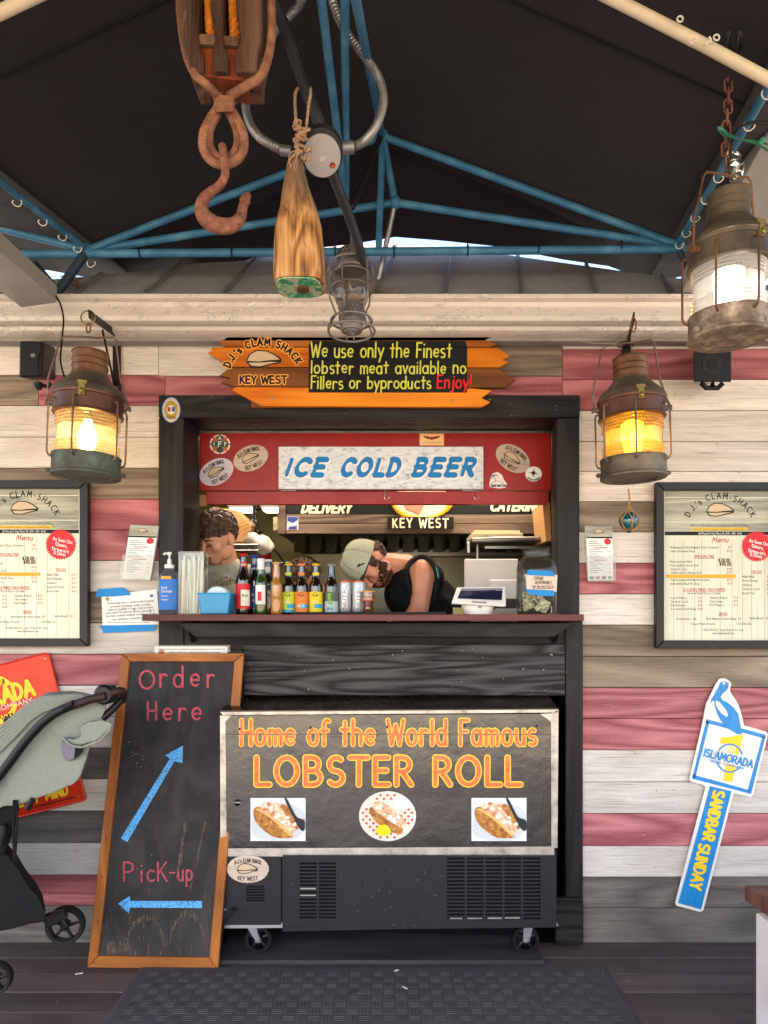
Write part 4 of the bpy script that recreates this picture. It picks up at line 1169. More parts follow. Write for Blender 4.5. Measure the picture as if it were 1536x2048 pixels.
k_ = Y/FPX
def prt(bb, s, x0, y0, x1, y1, h, th, lf, vertical=False):
    p0 = z8([(x0, y0)])[0]; p1 = z8([(x1, y1)])[0]
    L_ = math.hypot(p1[0]-p0[0], p1[1]-p0[1]); dx, dy = (p1[0]-p0[0])/L_, (p1[1]-p0[1])/L_
    nx, ny = dy, -dx
    W = text_width(s, .14)
    def fn(x, y, hh): return Vector((PX(p0[0]+x*dx+y*nx, Y), Y-lf-hh, PZ(p0[1]+x*dy+y*ny, Y)))
    letter(bb, s, fn, h, th, .14, .0004, sx=L_/(W*h))
hb = B(); prt(hb, 'ISLAMORADA', 718, 600, 982, 664, 15.5, 6.4, .0024); hb.build('lettering_halo', TW, th_)
hb = B(); prt(hb, 'ISLAMORADA', 720, 598, 982, 662, 14.5, 3.6, .0032); prt(hb, 'BEER COMPANY', 757, 630, 938, 674, 4.6, 1.0, .0024); hb.build('blue_lettering', TB, th_)
hb = B(); prt(hb, 'SANDBAR', 778, 784, 716, 1050, 21, 5.6, .0022); prt(hb, 'SUNDAY', 700, 1072, 648, 1312, 21, 5.6, .0022); hb.build('yellow_lettering', YEN, th_)
L8('pelican', ((832,196),(852,204),(856,225),(846,244),(824,262),(812,280),(822,296),(852,312),(884,338),(908,372),(916,410),(922,450),(928,480),(905,482),(880,468),(855,450),(832,430),(812,405),(795,370),(782,330),(778,300),(770,300),(757,318),(762,296),(778,268),(790,246),(802,224),(812,202)), TB, .0024)
L8('pelican_wing', ((788,300),(806,308),(824,330),(842,352),(852,378),(846,388),(818,370),(796,342),(784,318)), TW, .0032)
L8('pelican_eye', ((822,203),(834,200),(838,210),(826,214)), TW, .0032)
for (x, y) in ((744,406),(1052,492),(648,1402)): B().lathe([(.004,0),(.003,.002)], 8, Matrix.Translation(P(*z8([(x,y)])[0], Y-.0005)) @ Matrix.Rotation(R(90), 4, 'X')).build('nail_head', GALV, th_)
# ------------------------------------------------------------------ ship lanterns
COPPER = shade_mix('tarnished_copper', [(.28, '#41302a'), (.42, '#6b4a38'), (.56, '#8a6346'), (.7, '#7d7255'), (.85, '#a07a58')], 7, .42, metal=.55, bstr=.25)
COPPERD = shade_mix('dark_bronze', [(.3, '#453d36'), (.5, '#62574b'), (.7, '#7a6f5c')], 6, .5, metal=.5, bstr=.25)
REDCU = shade_mix('reddish_copper', [(.3, '#3f2a24'), (.5, '#5f4035'), (.7, '#77553f'), (.85, '#6f6a52')], 6, .42, metal=.5, bstr=.25)
VERD = shade_mix('verdigris_copper', [(.25, '#35332d'), (.42, '#4b4a42'), (.55, '#525a50'), (.68, '#63756a'), (.8, '#6e6450')], 9, .65, metal=.2, bstr=.45)
PITTED = shade_mix('pitted_bronze', [(.3, '#54443a'), (.48, '#77665a'), (.6, '#9a8a7c'), (.75, '#c2b6a2')], 22, .6, metal=.35, bstr=.5)
WIREM = shade_mix('worn_lantern_wire', [(.3, '#4a3832'), (.6, '#7a675c'), (.75, '#c8c2ba')], 12, .5, metal=.4)
BRASS = plain('#8a7a4a', .45, metal=.6, var=.25)
def ship_lantern(loc, rot, sc, label, mats, bulbc, bulbs, watt, glass, guard_r=.152, extra=None, bprof=None):
    L = thing('ship_lantern', label, 'lantern', loc, 'old ship lanterns', rot)
    L.scale = (1, 1, 1)
    S = Matrix.Scale(sc, 4)
    def lb(prof, nm, mt, seg=40, **k):
        return B().lathe([(r*1., z) for r, z in prof], seg, S, **k).build(nm, mt, L, smooth='auto', local=True, angle=30)
    base_m, band_m, cone_m, cap_m, wire_m = mats
    base = lb([(.0, .004), (.095, .004), (.098, .0), (.135, .0), (.1375, .003), (.138, .010), (.135, .014), (.134, .018), (.134, .074), (.137, .080), (.136, .086), (.12, .088)], 'base', base_m, cap0=False)
    for k in range(14):
        a = 2*math.pi*k/14
        B().ball((.136*math.cos(a), .136*math.sin(a), .028), .0028, S, 6, 4).build('rivet', BRASS, base, local=True)
    pr = [(.119, .084)]
    for k in range(4):
        z = .088+.013*k; pr += [(.1165, z), (.1275, z+.005), (.1275, z+.007), (.1165, z+.0125)]
    pr += [(.117, .145), (.117, .195)]
    for k in range(4):
        z = .200+.013*k; pr += [(.1165, z), (.1275, z+.005), (.1275, z+.007), (.1165, z+.0125)]
    pr += [(.119, .258)]
    lb(pr, 'glass_lens', glass, 48, cap0=False, cap1=False)
    band = lb([(.12, .250), (.137, .252), (.140, .258), (.136, .262), (.136, .318), (.140, .322), (.1415, .330), (.139, .336)], 'upper_band', band_m, cap0=False, cap1=False)
    rope = [S @ Vector((.140*math.cos(t), .140*math.sin(t), .335+.0012*math.sin(t*40))) for t in [2*math.pi*k/80 for k in range(80)]]
    B().tube(rope, .003*sc, 5, closed=True).build('seam_bead', base_m, L, local=True)
    lb([(.140, .338), (.137, .350), (.128, .362), (.100, .388), (.082, .408), (.074, .420), (.070, .424)], 'cone', cone_m, cap0=False, cap1=False)
    lb([(.069, .418), (.074, .420), (.0735, .426), (.070, .430), (.070, .452), (.0735, .455), (.070, .458), (.070, .478), (.0735, .481), (.070, .484), (.070, .508), (.0745, .512), (.073, .516), (.060, .517), (.0, .517)], 'chimney', cap_m, cap0=False, cap1=False)
    # latch
    la = B().box(-.012, .012, -.146, -.136, .300, .345, S).box(-.018, .018, -.143, -.134, .345, .360, S).build('latch', BRASS, L, local=True, bevel=.001)
    B().ball((0, -.150, .315), (.009, .006, .012), S, 8, 6).build('latch_tongue', BRASS, la, local=True, smooth=True)
    # vertical guards
    for a in (-150, -100, -35, 25, 90, 150):
        c, s_ = math.cos(R(a)), math.sin(R(a))
        pts = [(.137*c, .137*s_, .300), (guard_r*c, guard_r*s_, .298), (guard_r*1.03*c, guard_r*1.03*s_, .285), (guard_r*1.03*c, guard_r*1.03*s_, .085), (guard_r*c, guard_r*s_, .070), (.137*c, .137*s_, .062)]
        B().tube([S @ Vector(p) for p in pts], .0044*sc, 7).build('guard_rod', wire_m, L, smooth=True, local=True)
    # bail handle with pivots
    for sg_ in (-1, 1):
        B().lathe([(.012, 0), (.012, .012), (.006, .014), (.006, .02), (.011, .021), (.011, .028)], 12, S @ Matrix.Translation((sg_*.138, 0, .298)) @ Matrix.Rotation(R(90*sg_), 4, 'Y')).build('pivot', wire_m, L, smooth='auto', local=True)
        B().lathe([(.010, 0), (.010, .012), (.006, .014), (.006, .018)], 12, S @ Matrix.Translation((sg_*.138, 0, .020)) @ Matrix.Rotation(R(90*sg_), 4, 'Y')).build('lug', base_m, L, smooth='auto', local=True)
    h = [(-.160, 0, .295), (-.158, -.002, .40), (-.118, -.004, .555), (-.105, -.004, .572), (-.02, -.004, .580), (.02, -.004, .580), (.085, -.004, .590), (.098, -.004, .580), (.120, -.002, .42), (.160, 0, .295)]
    B().tube([S @ Vector(p) for p in h], .0042*sc, 7).build('bail_handle', wire_m, L, smooth=True, local=True)
    # bulb; in the bronze lantern a glowing stand-in for a window reflection
    if bulbs:
        b = B().lathe(bprof or [(.0, .108), (.014, .110), (.027, .121), (.035, .140), (.0365, .162), (.033, .186), (.025, .208), (.017, .226), (.015, .24)], 24, S, cap0=False)
        b.build('bulb', emit_mat('bulb_or_reflection_glow', bulbc, bulbs), L, smooth=True, local=True)
        pl = bpy.data.lights.new('lantern_glow', 'POINT'); pl.energy = watt; pl.color = lin(bulbc)[:3]; pl.shadow_soft_size = .03
        po = bpy.data.objects.new('lantern_glow', pl); COL.objects.link(po); po.parent = L; po.location = (0, -.048*sc, .165*sc)
    B().lathe([(.016, .24), (.018, .25), (.018, .30)], 14, S).build('lamp_socket', BLACKP, L, local=True)
    return L
TALL = [(.0, .094), (.016, .096), (.028, .106), (.037, .13), (.043, .165), (.046, .20), (.045, .235), (.03, .245), (.018, .25)]
GL1 = glass_mat('aged_lens_glass', '#f6f0e2', .24, '#e8dcc0', .9, .04, edge='#8a6a3a')
GL2 = glass_mat('amber_lens_glass', '#fae6ae', .30, '#ecd090', .9, .04, edge='#96641c')
GL3 = glass_mat('clear_lens_glass', '#f2f0ee', .42, '#e6e2da', .95, .05, edge='#9a948a')
LL = ship_lantern(P(172, 955, 2.6), (0, R(2), R(12)), .885, 'copper ship lantern with green tarnished base and white lit bulb, left of the window', (VERD, REDCU, COPPERD, COPPER, WIREM), '#ffcc74', 9, .9, GL1)
LR = ship_lantern(P(1267, 958, 2.62), (0, R(-1.5), R(-4)), .865, 'copper ship lantern glowing yellow on a bracket right of the window', (COPPERD, REDCU, COPPERD, COPPER, WIREM), '#ffc638', 2.4, 1.0, GL2, bprof=TALL)
LB = ship_lantern(P(1457, 680, 2.0), (R(1), R(-1), R(20)), .785, 'large pitted bronze ship lantern hanging from a rusty chain at the right edge', (PITTED, COPPERD, COPPERD, COPPERD, COPPER), '#fff4ea', 1.6, .35, GL3, bprof=[(.0, .092), (.040, .092), (.042, .094), (.054, .24), (.05, .243), (.018, .244)])  # tapered glowing core imitates a bright window reflection in the lens
# little chain and hook on the right lantern
b = B()
for k in range(7):
    p = P(1300, 816+k*6, 2.46); b.tube([p+Vector((.0028*math.cos(a)*(1 if k%2 else .2), .0028*math.cos(a)*(.2 if k%2 else 1), .0045*math.sin(a))) for a in [i*math.pi/4 for i in range(8)]], .0008, 4, closed=True)
b.tube(spline([P(1300,858,2.46), P(1296,866,2.46), P(1297,874,2.46), P(1303,876,2.46), P(1305,869,2.46)], 4), .0008, 4)
b.build('pin_chain', BRASS, LR)
# foil wad on top of the big lantern
fb = B(); rg = random.Random(9)
fb.ball(P(1467, 333, 2.0), (.024, .024, .034), u=14, v=10)
for i, v in enumerate(fb.v): fb.v[i] = v + Vector((rg.uniform(-.006,.006), rg.uniform(-.006,.006), rg.uniform(-.007,.007)))
o = fb.build('foil_wad', plain('#c5c3c0', .18, metal=.95), None); tag(o, 'crumpled foil wad wrapped on top of the large bronze lantern', 'foil')
# chain
ch = thing('rusty_chain', 'rusty chain holding up the large bronze lantern', 'chain', P(1455, 115, 2.0))
py0 = 114
k = 0
while py0 < 318:
    c = P(1454+3*math.sin(k*.6), py0+13, 2.0)
    pts = []
    for a in range(0, 360, 30):
        u, v = .0112*math.cos(R(a)), .0104*math.sin(R(a)) + (.010 if math.sin(R(a)) > 0 else -.010)
        pts.append(c + (Vector((u, 0, v)) if k % 2 == 0 else Vector((u*.35, u*.9, v))))
    B().tube(pts, .0028, 6, closed=True).build('chain_link', RUSTD, ch, smooth=True)
    py0 += 21.5; k += 1
for px in (1455, 1476):
    c = P(px, 85, 2.05)
    B().tube(spline([P(px-3,118,1.99), P(px-2,90,1.80), P(px+2,66,1.68), P(px+7,72,1.74), P(px+6,100,1.9), P(px+2,116,1.98)], 4), .004, 5).build('strap_loop', BLACKP, ch)

# green string-light wire draped by the chain
gw = B().tube(spline([P(1536,302,1.95), P(1512,287,1.95), P(1470,276,1.96), P(1452,270,1.97), P(1440,258,1.98)], 6), .003, 5)
gw.tube(spline([P(1560,298,1.95), P(1520,284,1.95), P(1480,278,1.96), P(1452,266,1.97)], 6), .0026, 5)
gt = thing('string_light_wire', 'green string light wire draped past the rusty chain', 'wire', P(1490, 280, 1.96))
gw.build('wire', plain('#2f6a55', .5), gt)
B().tube([P(1438,256,1.98), P(1452,270,1.98)], .0065, 7).build('lamp_holder', plain('#3c8a70', .5), gt)
B().tube([P(1517,290,1.95), P(1527,278,1.95)], .0075, 7).build('lamp_holder', plain('#3c8a70', .5), gt)
B().tube([P(1436,254,1.98), P(1441,259,1.98)], .003, 6).build('blue_tip', plain('#3f86c8', .4), gt)
o = B().tube(spline([P(1560,250,1.95), P(1510,245,1.95), P(1480,255,1.96), P(1466,280,1.98), P(1460,325,2.0)], 6), .004, 6).build('electric_cable', BLACKP); tag(o, 'black cable feeding the large bronze lantern', 'cable')

# ------------------------------------------------------------------ wall brackets for the lanterns
BR = plain('#241614', .45, metal=.4)
lb_ = thing('lantern_bracket', 'dark steel arm bracket holding the left lantern', 'bracket', P(232, 790, 2.99))
B().pbox(225, 240, 2.985, 2.998, 662, 788).build('wall_strap', BR, lb_, bevel=.001)
def flat(nm, a, c, w_, t_, par, mt=BR):
    a = Vector(a); c = Vector(c); d = (c-a); L_ = d.length; q = d.to_track_quat('Y', 'Z').to_matrix().to_4x4()
    return B().box(-t_/2, t_/2, 0, L_, -w_/2, w_/2, Matrix.Translation(a) @ q).build(nm, mt, par, bevel=.001)
flat('arm', P(238, 672, 2.985), P(178, 628, 2.58), .03, .006, lb_)
flat('brace', P(229, 770, 2.985), P(205, 660, 2.76), .014, .006, lb_)
for py in (684, 777): B().ball(P(232, py, 2.984), (.008, .004, .008), u=8, v=5).build('bolt', GALV, lb_, smooth=True)
B().tube([P(176, 629, 2.6)+Vector((.026*math.cos(a), 0, .026*math.sin(a)-.012)) for a in [k*math.pi/8 for k in range(16)]], .0032, 6, closed=True).build('ring', BRASS, lb_, smooth=True)
B().tube([P(177, 656, 2.6)+Vector((.004*math.sin(a), .016*math.cos(a), .016*math.sin(a))) for a in [k*math.pi/6 for k in range(12)]], .0032, 6, closed=True).build('ring', RUSTD, lb_, smooth=True)
rb = thing('lantern_bracket', 'dark steel arm bracket holding the yellow lantern on the right', 'bracket', P(1252, 720, 2.99))
B().pbox(1246, 1262, 2.985, 2.998, 678, 800).build('wall_strap', BR, rb, bevel=.001)
flat('arm', P(1254, 690, 2.985), P(1268, 632, 2.60), .03, .006, rb)
flat('brace', P(1256, 780, 2.985), P(1260, 668, 2.76), .014, .006, rb)
B().tube([P(1267, 650, 2.6)+Vector((.010*math.cos(a), 0, .026*math.sin(a))) for a in [k*math.pi/6 for k in range(12)]], .0028, 6, closed=True).build('ring', RUSTD, rb, smooth=True)
for px in (1241, 1262): B().tube([P(px, 690, 2.9)+Vector((.010*math.cos(a), 0, .010*math.sin(a))) for a in [k*math.pi/6 for k in range(12)]], .0022, 5, closed=True).build('eyelet', BR, rb)
o = B().tube(spline([P(1162,682,2.7), P(1185,686,2.7), P(1215,687,2.68), P(1236,684,2.66), P(1249,672,2.64), P(1258,660,2.62)], 6), .0028, 6).build('loose_wire', plain('#8a8478', .5)); tag(o, 'loose grey wire end sticking out left of the yellow lantern handle', 'wire')
# cable of the left lantern
o = B().tube(spline([P(112,592,2.72), P(122,612,2.7), P(127,640,2.66), P(124,680,2.62), P(121,720,2.6), P(128,752,2.56), P(135,774,2.52)], 6), .0035, 6).build('electric_cable', BLACKP, smooth=True); tag(o, 'black cable running down into the left lantern', 'cable')

# ------------------------------------------------------------------ pulley block and hook
OLDW = wood('weathered_block_wood', '#2b1b15', '#80604f', .6, axis='z', ring=5, fine=.6, bstr=.5, wear=('#8a8078', .5), knots=False)
ROPE_T = shade_mix('tan_rope', [(.3, '#6a4636'), (.5, '#865c47'), (.7, '#a07658')], 30, .95, bstr=.6, bscale=200)
ROPE_O = shade_mix('orange_rope', [(.3, '#a85a14'), (.7, '#e08a28')], 14, .8, bstr=.5, bscale=200)
PY_ = 1.70
pb = thing('pulley_block', 'weathered wooden double pulley block with rusty iron hook hanging at the top', 'pulley', P(450, 190, PY_))
kk = PY_/FPX
def cheek(x0, x1, xt0, xt1, Ya, Yb, nm='cheek'):
    """block board: outline x0..x1 at mid height, narrowing to the foot"""
    b = B(); o1 = [(x0+4,-90),(x0,0),(x0+1,60),(x0+10,115),(xt0,150),(xt0+2,178),(xt1,178),(xt1,150),(x1,110),(x1,0),(x1,-90)]
    b.prism([P(x, y, PY_)+Vector((0, Ya, 0)) for x, y in o1], Yb-Ya)
    return b.build(nm, OLDW, pb, bevel=.004, smooth='auto')
cheek(363, 408, 388, 418, -.055, .055); cheek(480, 530, 478, 522, -.055, .055)
cheek(431, 456, 436, 466, -.058, .058, 'centre_partition')
B().prism([P(x, y, PY_)+Vector((0,-.048,0)) for x, y in ((404,98),(484,104),(486,122),(402,118))], .09).build('cross_piece', OLDW, pb, bevel=.003)
B().prism([P(x, y, PY_)+Vector((0,-.040,0)) for x, y in ((404,121),(486,123),(500,186),(392,174))], .08).build('foot_block', wood('redder_block_wood', '#4a1c10', '#8a4428', .5, axis='z', bstr=.4, knots=False), pb, bevel=.003)
B().prism([P(x, y, PY_)+Vector((0,.01,0)) for x, y in ((404,-90),(484,-90),(484,100),(404,96))], .02).build('sheave_cavity', plain('#0c0808', .7), pb)
def twist(path, r, mat, nm, par, turns=14, strands=3):
    pts = spline(path, 10); n = len(pts)
    L_ = 0
    b = B()
    for s_ in range(strands):
        line = []
        for i, p in enumerate(pts):
            t = (pts[min(i+1,n-1)]-pts[max(i-1,0)]).normalized()
            a = t.cross(Vector((0,1,0)));
            if a.length < 1e-3: a = Vector((1,0,0))
            a.normalize(); c = t.cross(a)
            an = 2*math.pi*(s_/strands + turns*i/n)
            line.append(p + (a*math.cos(an)+c*math.sin(an))*r*.5)
        b.tube(line, r*.62, 6)
    return b.build(nm, mat, par, smooth=True)
twist([P(414,-90,PY_-.02), P(418,-20,PY_-.02), P(422,60,PY_-.02), P(423,92,PY_+.0)], .013, ROPE_O, 'sheave_rope', pb, 5)
twist([P(462,-90,PY_-.02), P(466,-20,PY_-.02), P(470,60,PY_-.02), P(468,102,PY_+.0)], .013, ROPE_O, 'sheave_rope', pb, 5)
# served rope strop
def served(path, r, nm, turns=60):
    pts = spline(path, 16); n = len(pts)
    rr = [r*(1+.10*(i % 4 < 2)) for i in range(n)]
    return B().tube(pts, rr, 10).build(nm, ROPE_T, pb, smooth=True)
served([P(536,-60,PY_-.01), P(543,20,PY_-.02), P(541,90,PY_-.03), P(524,148,PY_-.05), P(492,172,PY_-.05), P(463,190,PY_-.03)], .0098, 'rope_strop')
served([P(360,-60,PY_+.02), P(360,20,PY_+.01), P(370,100,PY_-.01), P(388,146,PY_-.05), P(412,168,PY_-.06), P(434,190,PY_-.03)], .0088, 'rope_strop')
served([P(436,186,PY_-.02), P(436,215,PY_-.01), P(420,240,PY_-.01), P(407,270,PY_-.01), P(408,300,PY_-.01), P(425,322,PY_-.01), P(445,328,PY_-.01), P(470,322,PY_-.01), P(486,300,PY_-.01), P(486,268,PY_-.01), P(474,240,PY_-.01), P(460,215,PY_-.01), P(462,186,PY_-.02)], .0108, 'rope_eye')
b = B()
for k in range(9): b.tube([P(434,192+k*3.6,PY_-.034), P(447,193+k*3.6,PY_-.040), P(465,192+k*3.6,PY_-.034), P(467,193+k*3.6,PY_+.01), P(447,193+k*3.6,PY_+.014), P(432,193+k*3.6,PY_+.01)], .0026, 5, closed=True)
b.build('whipping', ROPE_T, pb, smooth=True)
# iron thimble and hook
tp = [P(447,212,PY_-.01), P(434,232,PY_-.01), P(421,262,PY_-.01), P(421,292,PY_-.01), P(434,312,PY_-.01), P(447,316,PY_-.01), P(461,312,PY_-.01), P(473,292,PY_-.01), P(473,264,PY_-.01), P(461,234,PY_-.01)]
B().tube(spline(tp, 5, closed=True), .0085, 8, closed=True).build('thimble', RUSTD, pb, smooth=True)
hk = [P(444,292,PY_-.028), P(446,300,PY_-.030), P(449,330,PY_-.026), P(450,352,PY_-.02), P(438,372,PY_-.01), P(417,388,PY_), P(406,402,PY_), P(404,424,PY_), P(417,442,PY_), P(440,452,PY_), P(466,450,PY_), P(480,436,PY_), P(486,414,PY_), P(492,396,PY_), P(500,388,PY_)]
hp = spline(hk, 5); hr = []
for i in range(len(hp)):
    f = i/(len(hp)-1)
    hr.append(.0095+.0105*math.exp(-((f-.60)/.2)**2) if f < .9 else .0125*(1-(f-.9)*6.5)+.001)
B().tube(hp, hr, 12).build('iron_hook', RUSTD, pb, smooth=True)

# ------------------------------------------------------------------ wooden float
BYY = 1.82
buoy = thing('wooden_buoy', 'weathered wooden net float with green painted end hanging by knotted twine', 'buoy', P(599, 590, BYY))
b = B()
sect = [(318,20,.030,0),(330,32,.036,0),(350,40,.044,0),(380,54,.055,0),(420,74,.066,0),(460,92,.074,0),(500,98,.076,0),(540,101,.078,0),(560,102,.078,0),(574,99,.076,0)]
n = 28
for (py, wpx, dy, dx) in sect:
    cx = 600 + dx - (10 if py < 400 else 4)*(1-(py-318)/260)
    for k in range(n):
        a = 2*math.pi*k/n
        e = 3.2 if py > 430 else 2.2     # squarish lower, round top
        c, s_ = math.cos(a), math.sin(a)
        rx = abs(c)**(2/e)*(1 if c > 0 else -1); ry = abs(s_)**(2/e)*(1 if s_ > 0 else -1)
        b.v.append(Vector((PX(cx, BYY)+rx*wpx/2*BYY/FPX, BYY+ry*dy*.8, PZ(py, BYY))))
m_ = len(sect)
for i in range(m_-1):
    for k in range(n): b.f.append([i*n+k, i*n+(k+1)%n, (i+1)*n+(k+1)%n, (i+1)*n+k])
b.f.append(list(range(n))); b.f.append([(m_-1)*n+k for k in range(n)])
m = MT('float_wood')
base = m.noise(m.co((4,4,1.)), 2.6, 2., .4, .3); rg_ = m.math('FRACT', m.math('MULTIPLY', base, 8.)); tri = m.math('MULTIPLY', m.math('ABSOLUTE', m.math('SUBTRACT', rg_, .5)), 2.)
fib = m.noise(m.co((60,60,2)), 3., 5., .6)
f = m.math('ADD', m.math('MULTIPLY', tri, .3), m.math('MULTIPLY', fib, .7))
c1 = m.ramp(f, [(.32, '#64401f'), (.44, '#96652f'), (.54, '#b07c46'), (.68, '#c99a62')])
sep = m.n('SeparateXYZ', Vector=m._co).outputs[2]
up_ = m.n('MapRange', Value=sep, From_Min=.16, From_Max=.27).outputs[0]
c2 = m.mix(m.math('MULTIPLY', up_, .8), c1, '#5e4c40')
blo = m.ramp(m.noise(m.co(), 12., 6., .7), [(.35, 0.), (.6, 1.)])
c3 = m.mix(m.math('MULTIPLY', m.ramp(m.noise(m.co((1,1,.4)), 22., 5., .7), [(.6, 0.), (.7, 1.)]), .6), c2, '#4a2c16')
m.pr(c3, .62, 0, m.bump(f, .5, .004))
fw = b.build('float_body', m.m, buoy, smooth='auto', angle=50)
# worn green end
m = MT('worn_green_paint'); nn = m.noise(m.co(), 40., 7., .7)
gm = m.pr(m.ramp(nn, [(.36, '#9a744a'), (.46, '#b9c2a0'), (.52, '#3f9a6a'), (.7, '#1f6a48')]), .6, 0, m.bump(nn, .4, .003))
b = B(); pts = []
for k in range(n):
    a = 2*math.pi*k/n; c, s_ = math.cos(a), math.sin(a)
    rx = abs(c)**(2/3.2)*(1 if c > 0 else -1); ry = abs(s_)**(2/3.2)*(1 if s_ > 0 else -1)
    pts.append(Vector((PX(598, BYY)+rx*.0575, BYY+ry*.056, PZ(574.5, BYY))))
b.prism(pts, .003, (0, 0, -1)); b.build('painted_end', gm, buoy, smooth='auto')
B().lathe([(.016, 0), (.016, .006), (.010, .006), (.009, .001), (0, .001)], 14, Matrix.Translation(P(606, 574.5, BYY) + Vector((0,0,-.0095))), cap1=False).build('bore_hole', plain('#5a3a22', .7), buoy)
TW_ = shade_mix('jute_twine', [(.3, '#8a6a50'), (.7, '#c9a888')], 30, .95, bstr=.5, bscale=250)
rp = thing('twine_hanger', 'frayed jute twine looping over the black pipe and tied to the wooden float', 'twine', P(600, 250, 1.85))
twist([P(594,262,1.83), P(592,240,1.84), P(590,205,1.86), P(592,182,1.90), P(604,172,1.98), P(618,172,1.98), P(621,186,1.88), P(617,215,1.85), P(612,262,1.83)], .0045, TW_, 'loop', rp, 26, 2)
rg = random.Random(4)
for k in range(9):
    cx, cy = rg.uniform(590, 612), 252+k*8+rg.uniform(-4, 4)
    q = [P(cx+rg.uniform(-12, 12), cy+rg.uniform(-10, 10), BYY+rg.uniform(-.02, .01)) for _ in range(7)]
    twist(q, .0034, TW_, 'knot', rp, 9, 2)
for k in range(8):
    x0_ = rg.uniform(578, 596); y0_ = rg.uniform(300, 335)
    B().tube(spline([P(598+rg.uniform(-8,8), 300, BYY-.03), P(x0_, y0_, BYY-.036), P(x0_+rg.uniform(-8,4), y0_+rg.uniform(8,26), BYY-.038)], 4), .0011, 4).build('frayed_strand', TW_, rp)

# ------------------------------------------------------------------ conduit, junction box
PIPE = shade_mix('dusty_black_pipe', [(.35, '#26262a'), (.6, '#3c3e44'), (.75, '#6a6e76')], 12, .5, metal=.3)
pp = thing('black_pipe', 'dusty black pipe slanting down from the awning ridge to the wire lantern', 'pipe', P(640, 260, 2.0))
B().tube([P(530,-60,1.88), P(600,150,1.93), P(645,262,1.97)], .0165, 12).build('pipe_length', PIPE, pp, smooth=True)
B().tube([P(658,330,2.0), P(690,410,2.1), P(716,485,2.2), P(728,530,2.3)], .015, 12).build('pipe_length', PIPE, pp, smooth=True)
jb = thing('junction_box', 'round grey cast junction box with a flat disc cover', 'junction box', P(642, 320, 1.98))
def fl_(c, r0, r1, dep, nm, mt):
    d = Vector((.05, -.75, -.66)).normalized(); q = d.to_track_quat('Z', 'Y').to_matrix().to_4x4()
    return B().lathe([(r0, -dep), (r0, -.004), (r1, 0)], 28, Matrix.Translation(c) @ q).build(nm, mt, jb, smooth='auto', angle=30)
fl_(P(643, 306, 1.90), .058, .056, .075, 'housing', PIPE)
fl_(P(644, 312, 1.885), .050, .049, .008, 'cover_disc', plain('#a6a0a0', .4, metal=.2))
B().ball(P(665, 331, 1.862), (.008, .004, .008), u=10, v=6).build('screw_head', plain('#9a4a30', .5, metal=.5), jb, smooth=True)
b = B(); ftext(b, '//', 640, 651, 322, 9, 1.85, 0); b.build('scratch_marks', WHITEP, jb)
SILV = plain('#8b8d92', .4, metal=.6)
B().tube([P(678,297,1.95), P(708,294,1.95)], .017, 12).build('connector', SILV, jb, smooth=True)
B().tube([P(582,302,1.95), P(560,300,1.95)], .014, 12).build('connector', SILV, jb, smooth=True)
def flex(path, r, label):
    pts = spline(path, 26); n = len(pts)
    o = B().tube(pts, [r*(1+.13*math.sin(i*2.1)) for i in range(n)], 10).build('flexible_conduit', GALV, smooth=True); tag(o, label, 'conduit', 'flexible conduits')
flex([P(620,-40,2.0), P(598,10,2.0), P(570,40,2.02), P(545,70,2.05), P(520,110,2.05), P(500,150,2.02), P(491,195,2.0), P(497,240,1.98), P(520,275,1.96), P(562,299,1.95)], .0115, 'grey flexible conduit curving left of the junction box behind the pulley')
flex([P(655,-40,2.0), P(672,25,2.0), P(700,75,2.0), P(735,120,2.0), P(760,160,2.0), P(767,205,1.98), P(752,252,1.96), P(728,282,1.95), P(706,294,1.95)], .0115, 'grey flexible conduit looping down right of the junction box')

# ------------------------------------------------------------------ railroad style cage lantern in the middle
CG = shade_mix('dull_tin', [(.3, '#5c5654'), (.6, '#8a8482'), (.8, '#a08a78')], 10, .5, metal=.5)
cl = thing('cage_lantern', 'grey wire cage railroad lantern hanging in the middle over the sign', 'lantern', P(703, 665, 2.3), None, (R(-3), 0, R(10)))
s23 = 2.3/FPX
def lc(prof, nm, mt, seg=28, **k): return B().lathe(prof, seg, None, **k).build(nm, mt, cl, smooth='auto', local=True, angle=30)
lc([(.0, -.004), (.012, -.002), (.014, .0), (.022, .0), (.024, .003), (.033, .003), (.036, .008), (.037, .03), (.042, .035), (.042, .05), (.039, .055), (.039, .078), (.044, .082), (.044, .09), (.030, .092)], 'fount', CG)
lc([(.030, .09), (.050, .10), (.058, .125), (.060, .15), (.057, .175), (.048, .20), (.042, .215)], 'globe', glass_mat('smoky_globe', '#d6cdc8', .16, '#b8a8a0', .9, .05), 32, cap0=False, cap1=False)
lc([(.044, .205), (.047, .21), (.045, .225), (.043, .232), (.041, .27), (.038, .272), (.0, .275)], 'burner_crown', CG, cap1=False)
hb = B()
for row in range(3):
    for k in range(22):
        a = 2*math.pi*(k+.5*(row % 2))/22
        hb.ball((.0425*math.cos(a), .0425*math.sin(a), .240+.011*row), (.0028, .0028, .0036), None, 5, 4)
hb.build('vent_hole', plain('#0c0a0a', .8), cl, local=True)['kind'] = 'stuff'
hb = B()
for row in range(2):
    for k in range(20):
        a = 2*math.pi*(k+.5*(row % 2))/20; hb.ball((.0395*math.cos(a), .0395*math.sin(a), .060+.009*row), .0022, None, 5, 4)
hb.build('vent_hole', plain('#0c0a0a', .8), cl, local=True)['kind'] = 'stuff'
def ring(r, z, t=.003, nm='cage_ring'): return B().tube([(r*math.cos(a), r*math.sin(a), z) for a in [2*math.pi*k/28 for k in range(28)]], t, 6, closed=True).build(nm, CG, cl, smooth=True, local=True)
